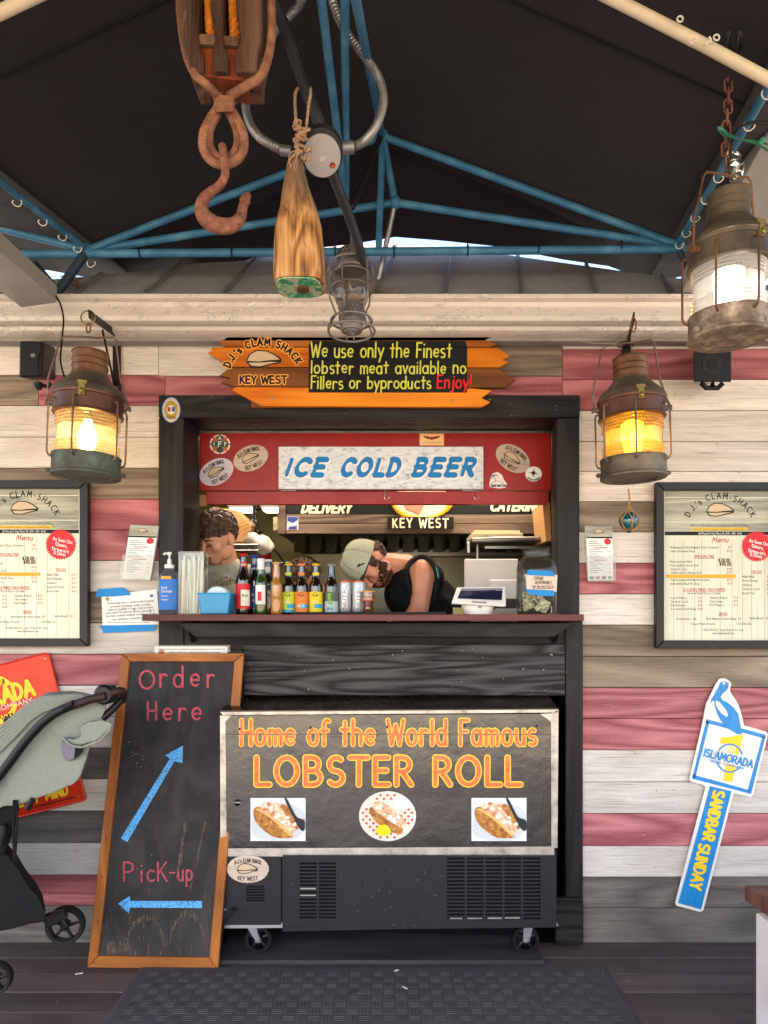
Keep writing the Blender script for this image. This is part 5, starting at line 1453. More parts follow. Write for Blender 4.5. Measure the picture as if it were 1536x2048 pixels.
ring(.066, .225, .0036); ring(.067, .185, .002); ring(.070, .14, .002); ring(.066, .038, .0036); ring(.075, .004, .004)
for k in range(5):
    a = 2*math.pi*k/5+.4; c, s_ = math.cos(a), math.sin(a)
    B().tube(spline([(.066*c, .066*s_, .225), (.070*c, .070*s_, .17), (.070*c, .070*s_, .12), (.058*c, .058*s_, .085), (.052*c, .052*s_, .06), (.066*c, .066*s_, .038), (.076*c, .076*s_, .02), (.075*c, .075*s_, .003)], 4), .003, 6).build('cage_wire', CG, cl, smooth=True, local=True)
B().box(-.008, .008, -.046, -.042, .235, .345).build('hanger_strap', CG, cl, local=True, bevel=.001)
B().tube([(.0, -.01, .0), (.004, -.012, -.02), (.008, -.012, -.03)], .0018, 5).build('wick_wire', CG, cl, local=True)
for k in range(2):
    B().tube(spline([(.066*(1-2*k), 0, .225), (.074*(1-2*k), .0, .205), (.076*(1-2*k), 0, .19)], 4), .004, 6).build('bail_ear', CG, cl, local=True)

# ------------------------------------------------------------------ overhead poles and side beams
CREAM = plain('#cdbfa4', .45)
o = B().tube([P(700,-268,1.66), P(1175,-28,1.7), P(1400,86,1.72), P(1620,204,1.75), P(2100,462,1.81)], .0142, 14).build('cream_pole', CREAM, smooth=True); tag(o, 'cream painted pole crossing the top right corner', 'pole')
o = B().tube([P(-600,314,1.7), P(-40,44,1.7), P(90,-18,1.7), P(400,-165,1.7)], .0155, 14).build('cream_pole', CREAM, smooth=True); tag(o, 'cream painted pole crossing the top left corner', 'pole')
bt = thing('corner_tube', 'blue tube with black cloth edge beside the cream pole at top right', 'tube', P(1460, 100, 1.95))
B().tube([P(1385,62,2.0), P(1460,97,2.0), P(1600,172,2.0)], .017, 12).build('tube_length', BLUE_P, bt, smooth=True)
B().tube(spline([P(1395,50,1.97), P(1440,58,1.97), P(1470,88,1.97), P(1560,120,1.98)], 5), .012, 8).build('cloth_hem', FABRIC, bt, smooth=True)
for (px, py) in ((1360, 38), (1433, 75)):
    o = B().tube([P(px, py, 1.68)+Vector((.007*math.cos(a), 0, .007*math.sin(a))) for a in [k*math.pi/5 for k in range(10)]], .002, 5, closed=True).build('eye_screw', HOOK); tag(o, 'small pale eye screw ' + ('above the cream pole' if px < 1400 else 'by the blue tube at top right'), 'eye screw')
for (px, py) in ((1383, 86), (1412, 88)):
    o = B().tube(spline([P(px-4, py+4, 1.68), P(px, py, 1.67), P(px+3, py-4, 1.67), P(px+10, py-6, 1.68), P(px+6, py-14, 1.68)], 3), .003, 5).build('pole_tie', HOOK); tag(o, 'pale tie on the cream pole, ' + ('left one of the pair' if px < 1400 else 'right one of the pair'), 'tie')
BEAM = shade_mix('grey_painted_beam', [(.3, '#8d8a86'), (.7, '#a8a5a0')], 3, .5, bstr=.15)
def hull(nm, near, far, mt, label, cat, dz):
    up = Vector((0, 0, dz)); v = [near[0], near[1], near[1]+up, near[0]+up, far[0], far[1], far[1]+up, far[0]+up]
    o = B().add(v, [(0,1,2,3),(7,6,5,4),(0,4,5,1),(1,5,6,2),(2,6,7,3),(3,7,4,0)]).build(nm, mt, None, bevel=.004); tag(o, label, cat); return o
hull('side_beam', (P(-70,441,2.2), P(-190,441,2.2)), (P(115,606,2.75), P(42,616,2.75)), BEAM, 'grey boxed beam coming in at the left edge under the awning', 'beam', .07)
rbm = thing('side_gutter', 'grey metal gutter running toward the camera behind the bronze lantern', 'gutter', P(1420, 590, 2.85))
vv = (P(1620,115,2.0)-P(1362,586,2.85))*1.9
for (xo, zo, w_, t_) in ((0,0,.11,.012),(.0,.012,.012,.06),(.10,.012,.012,.09),(.112,.05,.10,.014)):
    a = P(1362,586,2.85)+Vector((xo,0,zo)); b = B()
    b.prism([a, a+Vector((w_,0,0)), a+Vector((w_,0,t_)), a+Vector((0,0,t_))], vv.length, vv.normalized()); b.build('gutter_face', BEAM, rbm, bevel=.002)
# bird nest of straw tucked at the roof corner
rg = random.Random(21); b = B()
for (cx, cy, Y_, n_) in ((143,565,2.95,60),(765,588,2.9,34)):
    for k in range(n_):
        c = P(cx+rg.uniform(-16,16), cy+rg.uniform(-12,8), Y_-.02)
        d = Vector((rg.uniform(-1,1), rg.uniform(-.3,.3), rg.uniform(-.6,.6)))*.03
        b.tube([c-d, c+Vector((0,0,rg.uniform(-.006,.006))), c+d], .0011, 3)
o = b.build('straw_nest', shade_mix('dry_straw', [(.3, '#4a382c'), (.7, '#8a705a')], 30, .9)); tag(o, 'dry straw and twigs caught on the roof edge above the gutter', 'nest', kind='stuff')

# ------------------------------------------------------------------ loudspeakers
def speaker_l():
    s = thing('loudspeaker', 'small black wedge speaker with oval grille left of the copper lantern', 'speaker', P(75, 775, 2.8))
    Y0, Y1 = 2.78, 2.95
    v = [P(39,682,Y0), P(88,683,Y0), P(84,753,Y0), P(38,755,Y0), (PX(112,Y1),Y1,PZ(696,Y1)), (PX(112,Y1),Y1,PZ(760,Y1)), (PX(62,Y1),Y1,PZ(760,Y1)), (PX(62,Y1),Y1,PZ(690,Y1))]
    B().add(v, [(0,1,2,3),(1,4,5,2),(4,7,6,5),(7,0,3,6),(0,7,4,1),(3,2,5,6)]).build('cabinet', plain('#151415', .42), s, bevel=.006)
    g = [P(42,686,Y0-.004), P(80,686,Y0-.004)] + [P(x, y, Y0-.004) for x, y in ((82,700),(76,715),(75,735),(79,750))] + [P(42,751,Y0-.004)]
    B().prism(g, .003).build('grille', plain('#1f1e1f', .7, bump=.6, bscale=400), s)
    ell(B(), 67, 712, 5, 4, Y0, .0058, .0012).build('badge', GALV, s)
    B().lathe([(.016,0),(.018,.012),(.010,.03)], 14, Matrix.Translation(P(76, 764, 2.84)) @ Matrix.Rotation(R(200), 4, 'X')).build('swivel_knob', BLACKP, s, smooth=True)
    B().tube([P(76,766,2.86), P(96,775,2.9), P(100,768,2.98)], .008, 8).build('mount_arm', BLACKP, s, smooth=True)
speaker_l()
s = thing('loudspeaker', 'small black speaker with round cone behind the bronze lantern, right wall', 'speaker', P(1425, 785, 2.8))
Y0, Y1 = 2.80, 2.96
v = [P(1387,690,Y0), P(1463,690,Y0), P(1463,764,Y0), P(1387,764,Y0), P(1398,700,Y1), P(1456,700,Y1), P(1448,760,Y1), P(1402,760,Y1)]
B().add(v, [(0,1,2,3),(4,7,6,5),(0,3,7,4),(1,5,6,2),(0,4,5,1),(3,2,6,7)]).build('cabinet', plain('#151415', .42), s, bevel=.004)
for (a, lf, c_) in ((20,.001,'#242324'),(11,.003,'#171617')):
    ell(B(), 1424, 729, a, a, Y0, lf+.001, .0015).build('speaker_cone', plain(c_, .6), s)
B().tube([P(1403,766,2.84), P(1412,776,2.85), P(1436,776,2.85), P(1446,766,2.84)], .010, 8).tube([P(1425,776,2.86), P(1425,768,2.97)], .009, 8).build('mount_arm', BLACKP, s, smooth=True)

# ------------------------------------------------------------------ glass fishing float
gf = thing('glass_float', 'teal glass fishing float in an orange rope net below the yellow lantern', 'glass float', P(1258, 1065, 2.66))
c = P(1258, 1042, 2.66); r_ = .036
m = MT('teal_glass'); m.pr('#0b5a5e', .06, 0, None, .8, coat=.6)
m.p.inputs['Transmission Weight'].default_value = .35
B().ball(c, r_, u=28, v=18).build('glass_ball', m.m, gf, smooth=True)
B().ball(c+Vector((0,0,-r_-.003)), (.010,.010,.006), u=10, v=6).build('seal_button', plain('#163a4a', .2), gf, smooth=True)
NETM = shade_mix('orange_net_twine', [(.3, '#9a6a3a'), (.7, '#c89058')], 40, .9, bstr=.4)
topk = c+Vector((0,0,r_+.022)); b = B()
for k in range(6):
    a0 = 2*math.pi*k/6
    for sg_ in (-1, 1):
        line = [topk]
        for j in range(9):
            ph = R(62-150*j/8); a = a0+sg_*math.pi/6*(1-abs(1-j/4)*1.0) if False else a0+sg_*(math.pi/6)*math.sin(math.pi*j/8)
            line.append(c+Vector((math.cos(ph)*math.cos(a), math.cos(ph)*math.sin(a), math.sin(ph)))*(r_+.002))
        line.append(c+Vector((0,0,-r_-.006)))
        b.tube(line, .0016, 5)
b.build('rope_net', NETM, gf)
twist([topk, topk+Vector((.001,0,.03)), P(1257,978,2.64)], .0035, NETM, 'hanging_cord', gf, 8, 2)
# ------------------------------------------------------------------ kitchen: ceiling lights, hood, shelves
LW_ = emit_mat('lit_tube_panel', '#fff1dc', 4.0)
for (px, yy, lab) in ((480, 4.55, 'lit ceiling light over the left cook, left one'), (545, 4.55, 'lit ceiling light beside the plank clad hood')):
    t = thing('ceiling_light', lab, 'ceiling light', P(px, 1012, yy), 'kitchen ceiling lights')
    z = PZ(1019, yy)
    B().box(PX(px-24,yy), PX(px+24,yy), yy-.02, yy+.16, z+.012, z+.06).build('housing', WHITEP, t, bevel=.003)
    B().box(PX(px-20,yy), PX(px+20,yy), yy, yy+.14, z, z+.010).build('diffuser', LW_, t)
    B().tube([(PX(px,yy), yy+.08, z+.06), (PX(px,yy), yy+.08, 2.5)], .006, 6).build('drop_rod', BLACKP, t)
for (xx, yy, lab) in ((.5, 3.75, 'lit ceiling light near the window behind the red hatch, right'), (-.7, 3.75, 'lit ceiling light near the window behind the red hatch, left')):
    t = thing('ceiling_light', lab, 'ceiling light', (xx, yy, 2.42), 'kitchen ceiling lights')
    B().box(xx-.35, xx+.35, yy-.1, yy+.1, 2.452, 2.5).build('housing', WHITEP, t)
    B().box(xx-.33, xx+.33, yy-.08, yy+.08, 2.44, 2.451).build('diffuser', emit_mat('lit_tube_panel_front', '#ffe9cf', 9.0), t)
HYD = 4.05
hood = thing('exhaust_hood', 'exhaust hood clad in grey brown planks with DELIVERY and CATERING lettering', 'hood', P(830, 1066, HYD))
HP = wood('hood_plank', '#4e4038', '#94816f', .6, ring=7, fine=.5, bstr=.4, wear=('#c0b0a0', .4))
B().pbox(572, 1098, HYD+.002, HYD+.03, 930, 1028).build('sign_band', plain('#1c2320', .5), hood, bevel=.002)
B().pbox(556, 571, HYD-.004, HYD+.04, 930, 1068).build('corner_board', HP, hood, bevel=.002)
B().pbox(572, 1100, HYD, HYD+.03, 1029, 1047).build('clad_plank', HP, hood, bevel=.002)
B().pbox(572, 1100, HYD, HYD+.03, 1048, 1067).build('clad_plank', HP, hood, bevel=.002)
B().box(PX(566,HYD), PX(1100,HYD), HYD+.04, 5.2, PZ(1060,HYD), 2.45).build('hood_box', STEEL, hood)
CRM = plain('#efe6cc', .5)
b = B(); fit(b, 'DELIVERY', 603, 701, 1025, 17, HYD, 5.2, lift=.002, slant=.25); fit(b, 'CATERING', 981, 1083, 1021, 17, HYD, 5.2, lift=.002, slant=.25); b.build('lettering', CRM, hood)
em = ell(B(), 843, 1001, 56, 36, HYD, .006, .004).build('round_emblem', CRM, hood)
poly([(806,1000),(830,1000),(850,1004),(846,1016),(838,1030),(828,1024),(812,1018)], HYD, .011, .0008).build('pink_shape', plain('#d8917e', .5), em)
b = B()
for k in range(26):
    a = R(10+160*k/25); b.ball(P(843+58*math.cos(a), 1001+37*math.sin(a), HYD-.008), (.018,.008,.011), None, 8, 5, Matrix.Rotation(-a+.6, 3, 'Y'))
b.build('gold_rope_border', plain('#d9ad25', .5), hood, smooth=True)
kb = B().pbox(775, 907, HYD-.016, HYD-.008, 1034, 1058).build('key_west_board', plain('#141614', .5), hood)
b = B(); fit(b, 'KEY WEST', 786, 896, 1055, 17.5, HYD-.016, 3.4, lift=.001, sp=.3, jit=.03); b.build('lettering', CRM, kb)
st_ = B().pbox(574, 597, HYD-.003, HYD-.001, 1033, 1060).build('sticker', plain('#d6d8e4', .5), hood); st_['label'] = 'blue and white sticker on the hood planks'
poly([(575,1034),(596,1034),(596,1040),(586,1046),(575,1042)], HYD, .0045, .0006).build('sticker_print', plain('#3a4f9a', .5), st_)
poly([(578,1054),(594,1052),(594,1059),(577,1059)], HYD, .0045, .0006).build('sticker_print', plain('#4a4a9a', .5), st_)
# filters
for k in range(17):
    x_ = 590+31*k
    B().add([P(x_, 1068, HYD+.1), P(x_+20, 1068, HYD+.1), P(x_+17, 1105, 4.9), P(x_-2, 1105, 4.9)], [(0,1,2,3)]).add([P(x_+20, 1068, HYD+.1), P(x_+31, 1068, HYD+.1)+Vector((0,0,.03)), P(x_+29, 1104, 4.9)+Vector((0,0,.03)), P(x_+17, 1105, 4.9)], [(0,1,2,3)]).build('baffle', plain('#3a3934', .35, metal=.7), hood)
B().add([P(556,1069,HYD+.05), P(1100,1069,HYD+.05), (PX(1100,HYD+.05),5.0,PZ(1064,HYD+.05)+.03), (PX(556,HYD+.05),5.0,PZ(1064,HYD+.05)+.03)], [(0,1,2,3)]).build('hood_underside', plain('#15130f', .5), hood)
# dark cooking alcove with steel splashback
alc = thing('steel_splashback', 'stainless steel splashback wall under the exhaust hood', 'splashback', P(850, 1230, 5.0))
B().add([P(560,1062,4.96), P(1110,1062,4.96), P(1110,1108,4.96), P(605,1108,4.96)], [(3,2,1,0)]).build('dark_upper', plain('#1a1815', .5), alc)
B().pbox(780, 1110, 4.90, 4.94, 1096, 1113).build('steel_shelf', STEEL, alc, bevel=.003)
B().pbox(615, 1112, 4.97, 5.0, 1108, 1330).build('steel_sheet', plain('#8d8a74', .35, metal=.6, var=.2), alc)
B().pbox(880, 1112, 4.955, 4.965, 1134, 1136).build('seam_strip', STEEL, alc)
# pipes, cables, hanging lamp
o = B().tube([P(508,990,4.6), P(508,1050,4.6), P(508,1078,4.6)], .013, 8).build('drop_pipe', BLACKP, smooth=True)
B().ball(P(508,1046,4.6), (.022,.022,.03), u=10, v=6).build('joint', BLACKP, o, smooth=True); tag(o, 'black vertical pipe hanging on the yellow kitchen wall', 'pipe')
o = B().tube([P(470,1022,4.62), P(560,1016,4.62)], .008, 6).tube([P(480,1018,4.62), P(556,1021,4.62)], .006, 6).build('cable_run', BLACKP); tag(o, 'black cables running under the kitchen lights', 'cable', kind='stuff')
o = B().tube(spline([P(510,1025,4.55), P(516,1040,4.55), P(518,1064,4.55)], 4), .004, 5).build('hanging_cord', BLACKP); tag(o, 'thin black cord beside the kitchen pipe', 'cord')
cg = B().lathe([(.012, .08), (.028, .078), (.030, .070), (.018, .066), (.018, .02), (.024, .015), (.022, 0)], 14, Matrix.Translation(P(517, 1086, 4.5))).build('cork_top_bottle', plain('#2a1a12', .3), smooth='auto'); tag(cg, 'dark stoppered bottle on the wire shelf by the kitchen pipe', 'bottle')
# wire shelf with box, bag
ws = thing('wire_shelf', 'wire shelf on the kitchen wall behind the left cook', 'shelf', P(490, 1110, 4.3))
def S3(x, y, z): return Vector((x, y, z))
za = PZ(1092, 4.0)
xa, xb = PX(452, 4.0), PX(540, 4.3)
for k in range(22):
    x_ = xa+(xb-xa)*k/21
    B().tube([(x_, 3.9, za), (x_, 4.4, za)], .003, 4).build('shelf_wire', GALV, ws)
B().tube([(xa, 3.9, za-.004), (xb, 3.9, za-.004)], .006, 6).tube([(xa, 3.9, za-.035), (xb, 3.9, za-.035)], .005, 6).build('front_rail', STEEL, ws)
B().tube([(xa, 4.4, za-.004), (xb, 4.4, za-.004)], .006, 6).build('back_rail', STEEL, ws)
for k in range(18):
    x_ = xa+(xb-xa)*k/17; B().tube([(x_, 3.9, za), (x_+.006, 3.9, za-.035)], .0022, 4).build('rail_wire', GALV, ws)
CARD = plain('#c79a68', .75, var=.1)
o = B()
o.add([P(425,1085,4.35), P(500,1085,4.35), P(512,1050,4.3), P(480,1022,4.3), P(425,1016,4.3), P(425,1085,4.05), P(496,1085,4.05), P(503,1052,4.05), P(474,1020,4.05), P(425,1014,4.05)],
      [(4,3,2,1,0),(5,6,7,8,9),(0,1,6,5),(1,2,7,6),(2,3,8,7),(3,4,9,8),(4,0,5,9)])
o = o.build('cardboard_carton', CARD, None, bevel=.006)
fl2 = B()
for k in range(4): fl2.tube([P(470+5*k,1050+7*k,4.04), P(500+2*k,1040+6*k,4.04)], .0015, 4)
fl2.build('fold_line', plain('#a07848', .8), o); tag(o, 'brown cardboard carton on the wire shelf behind the left cook', 'carton')
bb = B(); bb.ball(P(520,1088,4.0), (.085,.07,.045), u=20, v=14, rot=Matrix.Rotation(R(28), 3, 'Y')); bb.ball(P(503,1078,4.0), (.04,.04,.03), u=12, v=8)
bg_ = soften(bb, .007, 3, .022, 22).build('plastic_bag', plain('#c9c7bd', .3, coat=.3), smooth=True); tag(bg_, 'crumpled white plastic bag hanging off the wire shelf', 'bag')
# extinguisher
ex = thing('fire_extinguisher', 'red fire extinguisher on the yellow kitchen wall', 'extinguisher', P(525, 1170, 4.6))
REDX = plain('#7e1512', .3, coat=.3)
c0 = P(524, 1170, 4.6)
B().lathe([(.0,0),(.055,0),(.06,.01),(.06,.18),(.05,.22),(.03,.25),(.022,.27),(0,.27)], 20, Matrix.Translation(c0)).build('cylinder', REDX, ex, smooth='auto')
B().box(-.012,.05,-.01,.01,.27,.285, Matrix.Translation(c0)).box(-.02,.02,-.015,.015,.255,.27, Matrix.Translation(c0)).build('valve_handle', BLACKP, ex)
B().tube(spline([c0+Vector((.02,0,.28)), c0+Vector((.09,0,.22)), c0+Vector((.17,0,.10)), c0+Vector((.20,0,.02))], 5), .006, 6).build('hose', BLACKP, ex, smooth=True)
o = B().tube([P(558,1126,4.7), P(640,1126,4.7)], .010, 8).tube([P(558,1131,4.72), P(640,1131,4.72)], .006, 8).build('wall_rail', STEEL, smooth=True); tag(o, 'steel rail across the kitchen wall behind the beer bottles', 'rail')
# cream switch box by the hood
o = B().pbox(546, 556, 4.15, 4.3, 1034, 1061).build('switch_box', plain('#d9d3a8', .4), None, bevel=.004)
B().ball(P(548,1047,4.14), .006, u=8, v=5).build('button', WHITEP, o); tag(o, 'cream switch box fixed at the left end of the hood', 'switch box')
# steel rail shelf with binders, right
rs_ = thing('order_shelf', 'rounded stainless steel shelf on a post at the right of the kitchen', 'shelf', P(1020, 1120, 3.75))
B().tube([P(937,1084,3.75), P(945,1081,3.72), P(1000,1079,3.72), P(1115,1079,3.72)], [.010,.016,.017,.017], 12).build('front_tube', STEEL, rs_, smooth=True)
B().box(PX(945,3.75), PX(1115,3.75), 3.75, 4.05, PZ(1083,3.75), PZ(1079,3.75)).build('shelf_plate', STEEL, rs_)
B().tube([P(955,1082,3.8), P(955,1118,3.8), P(955,1190,3.8)], .011, 10).build('post', STEEL, rs_, smooth=True)
B().pbox(934, 940, 3.72, 3.76, 1084, 1106).build('end_lip', STEEL, rs_, bevel=.002)
B().pbox(970, 1100, 3.8, 3.82, 1092, 1097).build('under_rail', STEEL, rs_)
for (q, lab) in (((944,1066,1046,1081), 'cream cardboard box on the steel shelf with handwriting'), ((948,1061,1040,1066), 'flat cream box lying on top of the other')):
    o = B().pbox(q[0], q[2], 3.76 if q[1] > 1062 else 3.78, 4.0, q[1], q[3]).build('paper_box', plain('#ddd6b4', .6), None, bevel=.002)
    if q[1] > 1062:
        b = B(); fit(b, 'Silver', 970, 986, 1078, 8, 3.76, .9, lift=.0006, jit=.05); ftext(b, 'TAPE', 1001, 1011, 1078, 4, 3.76); b.build('lettering', BLACKINK, o)
    tag(o, lab, 'box')
o = B()
for k in range(9):
    x_ = 1085+k*1.7; o.prism([P(x_, 1006, 3.6), P(x_+1.2, 1006, 3.6), P(x_+8-k*.6, 1082, 3.6), P(x_+7-k*.6, 1082, 3.6)], .25)
o = o.build('cardboard_sheets', CARD); tag(o, 'folded cardboard sheets standing at the right edge of the window', 'cardboard', kind='stuff')
o = B()
for k in range(7): o.tube([P(398+2.2*k, 1012, 3.32), P(399+2.2*k, 990, 3.32)], .0025, 5)
o = o.build('bamboo_skewers', plain('#c8a878', .7)); tag(o, 'bundle of tan sticks hanging at the top left corner of the window', 'sticks', kind='stuff')
# white board / fridge side behind the till
o = B().pbox(930, 1036, 3.62, 3.66, 1118, 1290).build('divider_board', WHITEP, None, bevel=.003); tag(o, 'plain white panel standing behind the payment tablet', 'panel')
o = B().pbox(978, 1036, 3.50, 3.52, 1159, 1200).build('device_back', plain('#d8d6d0', .4), None, bevel=.004)
B().pbox(981, 1034, 3.495, 3.50, 1162, 1198).build('frame_face', WHITEP, o); tag(o, 'white rounded device back standing in front of the panel', 'device')
o = B().pbox(988, 1045, 3.3, 3.42, 1197, 1219).build('receipt_printer', plain('#3a3734', .5), None, bevel=.004); tag(o, 'low dark grey box behind the tip jar and tablet', 'printer')
B().pbox(990, 1043, 3.295, 3.30, 1217, 1222).build('paper_slot', plain('#c8c2b0', .6), o)

# ------------------------------------------------------------------ people
SKIN = MT('skin_warm')
n_ = SKIN.noise(SKIN.co(), 14., 4.); n2_ = SKIN.noise(SKIN.co(), 160., 3.)
sc_ = SKIN.mix(n_, '#c4866a', '#e0aa8c'); SKIN.pr(sc_, .5, 0, SKIN.bump(n2_, .15, .001), .4)
SKIN.p.inputs['Subsurface Weight'].default_value = .12; SKIN.p.inputs['Subsurface Radius'].default_value = (.02, .008, .004); SKIN.p.inputs['Subsurface Scale'].default_value = .5
SKIN2 = MT('skin_rosy'); n_ = SKIN2.noise(SKIN2.co(), 12., 4.); SKIN2.pr(SKIN2.mix(n_, '#bd7a5e', '#dba084'), .5, 0, SKIN2.bump(SKIN2.noise(SKIN2.co(), 160., 3.), .15, .001), .4)
HAIR = MT('dark_brown_hair'); n_ = HAIR.noise(HAIR.co((1,1,1)), 60., 5., .6, 2.0); HAIR.pr(HAIR.ramp(n_, [(.35, '#22140c'), (.55, '#4a3021'), (.75, '#7c5a42')]), .45, 0, HAIR.bump(n_, .8, .006), .5)
BEARD = MT('brown_beard'); n_ = BEARD.noise(BEARD.co(), 90., 5., .7, 1.); BEARD.pr(BEARD.ramp(n_, [(.35, '#20100a'), (.7, '#57341f')]), .7, 0, BEARD.bump(n_, .8, .004), .3)
LIP = plain('#9a4a40', .45)
def frame(pos, fdir, udir):
    """head matrix: local -Y looks along fdir, local +Z along udir"""
    f = Vector(fdir).normalized(); u = Vector(udir); u = (u - f*u.dot(f)).normalized()
    y = -f; x = y.cross(u)
    M = Matrix(((x.x, y.x, u.x, pos[0]), (x.y, y.y, u.y, pos[1]), (x.z, y.z, u.z, pos[2]), (0,0,0,1)))
    return M
def head_parts(b, M):
    b.ball((0, .012, .012), (.074, .094, .090), M, 24, 18)
    b.ball((0, -.030, .02), (.066, .060, .066), M, 20, 14)
    b.ball((0, -.030, -.055), (.058, .058, .058), M, 20, 14)
    b.ball((0, -.052, -.092), (.036, .034, .026), M, 16, 10)
    for s in (-1, 1):
        b.ball((s*.038, -.052, -.030), (.026, .030, .030), M, 12, 10)
        b.ball((s*.028, -.076, .008), (.020, .014, .009), M, 10, 8)
        b.ball((s*.045, -.014, -.07), (.022, .04, .034), M, 10, 8)
        # ear: rim, lobe
        b.ball((s*.081, .012, -.012), (.011, .022, .031), M, 12, 10)
        b.ball((s*.082, .018, .002), (.008, .014, .014), M, 10, 8)
        b.ball((s*.077, .008, -.036), (.007, .010, .011), M, 8, 6)
        b.ball((s*.012, -.104, -.038), (.009, .010, .008), M, 8, 6)
    b.cap((0, -.086, .004), (0, -.108, -.030), .009, .013, M)
    b.ball((0, -.112, -.034), (.012, .011, .010), M, 10, 8)
    b.ball((0, -.086, -.062), (.025, .014, .007), M, 12, 8)
    b.ball((0, -.084, -.075), (.022, .014, .008), M, 12, 8)
def head_detail(M, par, open_eye=False, lipc=LIP):
    for s in (-1, 1):
        e = B(); e.ball((s*.029, -.080, -.006), (.0135, .009, .0085), M, 14, 10)
        e.build('eyelid', plain('#a8664e', .5), par, smooth=True)
        l = B(); l.tube([M @ Vector(p) for p in ((s*.015, -.0895, -.009), (s*.024, -.0915, -.0115), (s*.034, -.090, -.0115), (s*.043, -.083, -.008))], .0013, 5); l.build('eyelash', BLACKINK, par)
        w_ = B(); w_.tube([M @ Vector(p) for p in spline([(s*.012, -.0905, .0125), (s*.026, -.0905, .0185), (s*.040, -.083, .017), (s*.049, -.074, .010)], 4)], .0034, 6); w_.build('eyebrow', HAIR, par)
    lp = B(); lp.tube([M @ Vector(p) for p in spline([(-.024, -.088, -.069), (-.010, -.0985, -.066), (0, -.1000, -.0675), (.010, -.0985, -.066), (.024, -.088, -.069)], 4)], .0032, 6); lp.build('upper_lip', lipc, par, smooth=True)
    lp = B(); lp.tube([M @ Vector(p) for p in spline([(-.021, -.088, -.0715), (0, -.0985, -.0765), (.021, -.088, -.0715)], 4)], .0040, 6); lp.build('lower_lip', lipc, par, smooth=True)
def curls(M, par, mat, zones, n, rr, seed, nm='hair', vox=.004, elong=2.2, offs=.0):
    """tufts laid over ellipsoid zones, fused"""
    rg = random.Random(seed); b = B()
    for (c, r, test) in zones:
        k = 0; tries = 0
        b.ball(c, tuple(q*.93 for q in r), M, 18, 14) if test is None else None
        while k < n and tries < n*30:
            tries += 1
            d = Vector((rg.gauss(0,1), rg.gauss(0,1), rg.gauss(0,1))).normalized()
            p = Vector((c[0]+d.x*r[0], c[1]+d.y*r[1], c[2]+d.z*r[2]))
            if test is not None and not test(p): continue
            q = rg.uniform(.7, 1.2)*rr
            tang = d.orthogonal().normalized(); tang.rotate(Matrix.Rotation(rg.uniform(0, 6.28), 3, d))
            t2 = d.cross(tang)
            pts = [M @ (p + tang*q*elong*math.cos(a)*.55 + t2*q*elong*math.sin(a)*.55 + d*q*.5*math.sin(a*1.3)) for a in [j*.75 for j in range(6)]]
            b.tube(pts, [q*.55, q*.62, q*.62, q*.6, q*.5, q*.3], 6)
            k += 1
    return b.build(nm, mat, par, smooth=True)
def hand(b, wrist, dirv, palm_n, side, curl=.5):
    d = Vector(dirv).normalized(); nrm = Vector(palm_n).normalized(); sd_ = d.cross(nrm)*side
    w0 = Vector(wrist)
    b.ball(w0+d*.045, (.038,.038,.02), None, 12, 8, Matrix((sd_, d, nrm)).transposed())
    for k, (o_, L_) in enumerate(((-.030,.066),(-.010,.078),(.011,.074),(.030,.058))):
        p = w0+d*.078+sd_*o_; ang = 0; pts = [p-d*.03, p]
        for j in range(3):
            ang += curl*.55; p = p + (d*math.cos(ang)+nrm*math.sin(ang))*L_*(.45,.32,.23)[j]; pts.append(p)
        b.tube(pts, [.010,.0095,.0088,.008,.0065], 8)
    p = w0+d*.02-sd_*.03; b.tube([p, p-sd_*.022+d*.03, p-sd_*.026+d*.055+nrm*.012], [.012,.010,.008], 8)
# -- left cook: looking down to the left, grey printed shirt
HM = frame(P(433, 1074, 3.40), (-.50, -.74, -.46), (-.10, -.34, .94))
c1_ = thing('person', 'young person with short curly dark hair and grey tee shirt looking down, left of window', 'person', (PX(440,3.5), 3.5, KF))
b = B(); head_parts(b, HM)
hp_ = HM.translation
nb = Vector((PX(452,3.5), 3.50, PZ(1128,3.5)))
b.cap(hp_+Vector((.02,.03,-.05)), nb, .056, .062)
sh_ = PZ(1158, 3.5)
cx = PX(440, 3.5)
b.cap((cx-.16, 3.50, sh_), (cx+.16, 3.50, sh_), .066, .066)
b.cap((cx-.05, 3.50, sh_+.03), (cx+.05, 3.50, sh_+.03), .07, .07)
b.ball((cx, 3.50, sh_-.13), (.17,.11,.18), None, 20, 14); b.ball((cx, 3.50, sh_-.34), (.15,.105,.2), None, 20, 14); b.ball((cx, 3.5, sh_-.52), (.165,.12,.14), None, 20, 14)
for s in (-1, 1):
    b.cap((cx+s*.19, 3.50, sh_-.01), (cx+s*.25, 3.48, sh_-.27), .052, .040)
    b.cap((cx+s*.25, 3.48, sh_-.27), (cx+s*.14, 3.30, sh_-.30), .038, .028)
    hand(b, (cx+s*.14, 3.30, sh_-.30), (-s*.5, -.75, -.1), (0, 0, -1), s, .6)
    b.cap((cx+s*.09, 3.5, sh_-.6), (cx+s*.10, 3.5, KF+.46), .08, .055); b.cap((cx+s*.10, 3.5, KF+.46), (cx+s*.10, 3.52, KF+.08), .055, .04)
    b.cap((cx+s*.10, 3.54, KF+.04), (cx+s*.12, 3.40, KF+.035), .04, .035)
body = soften(b, .0048, 3).build('body', SKIN.m, c1_, smooth=True)
head_detail(HM, c1_)
def hair_ok(p): return (p.z > .030 + .55*max(0, -(p.y+.01))) or (p.y > .03 and p.z > -.045)
hb = B(); hb.ball((0, .020, .026), (.0795, .095, .088), HM, 24, 18)
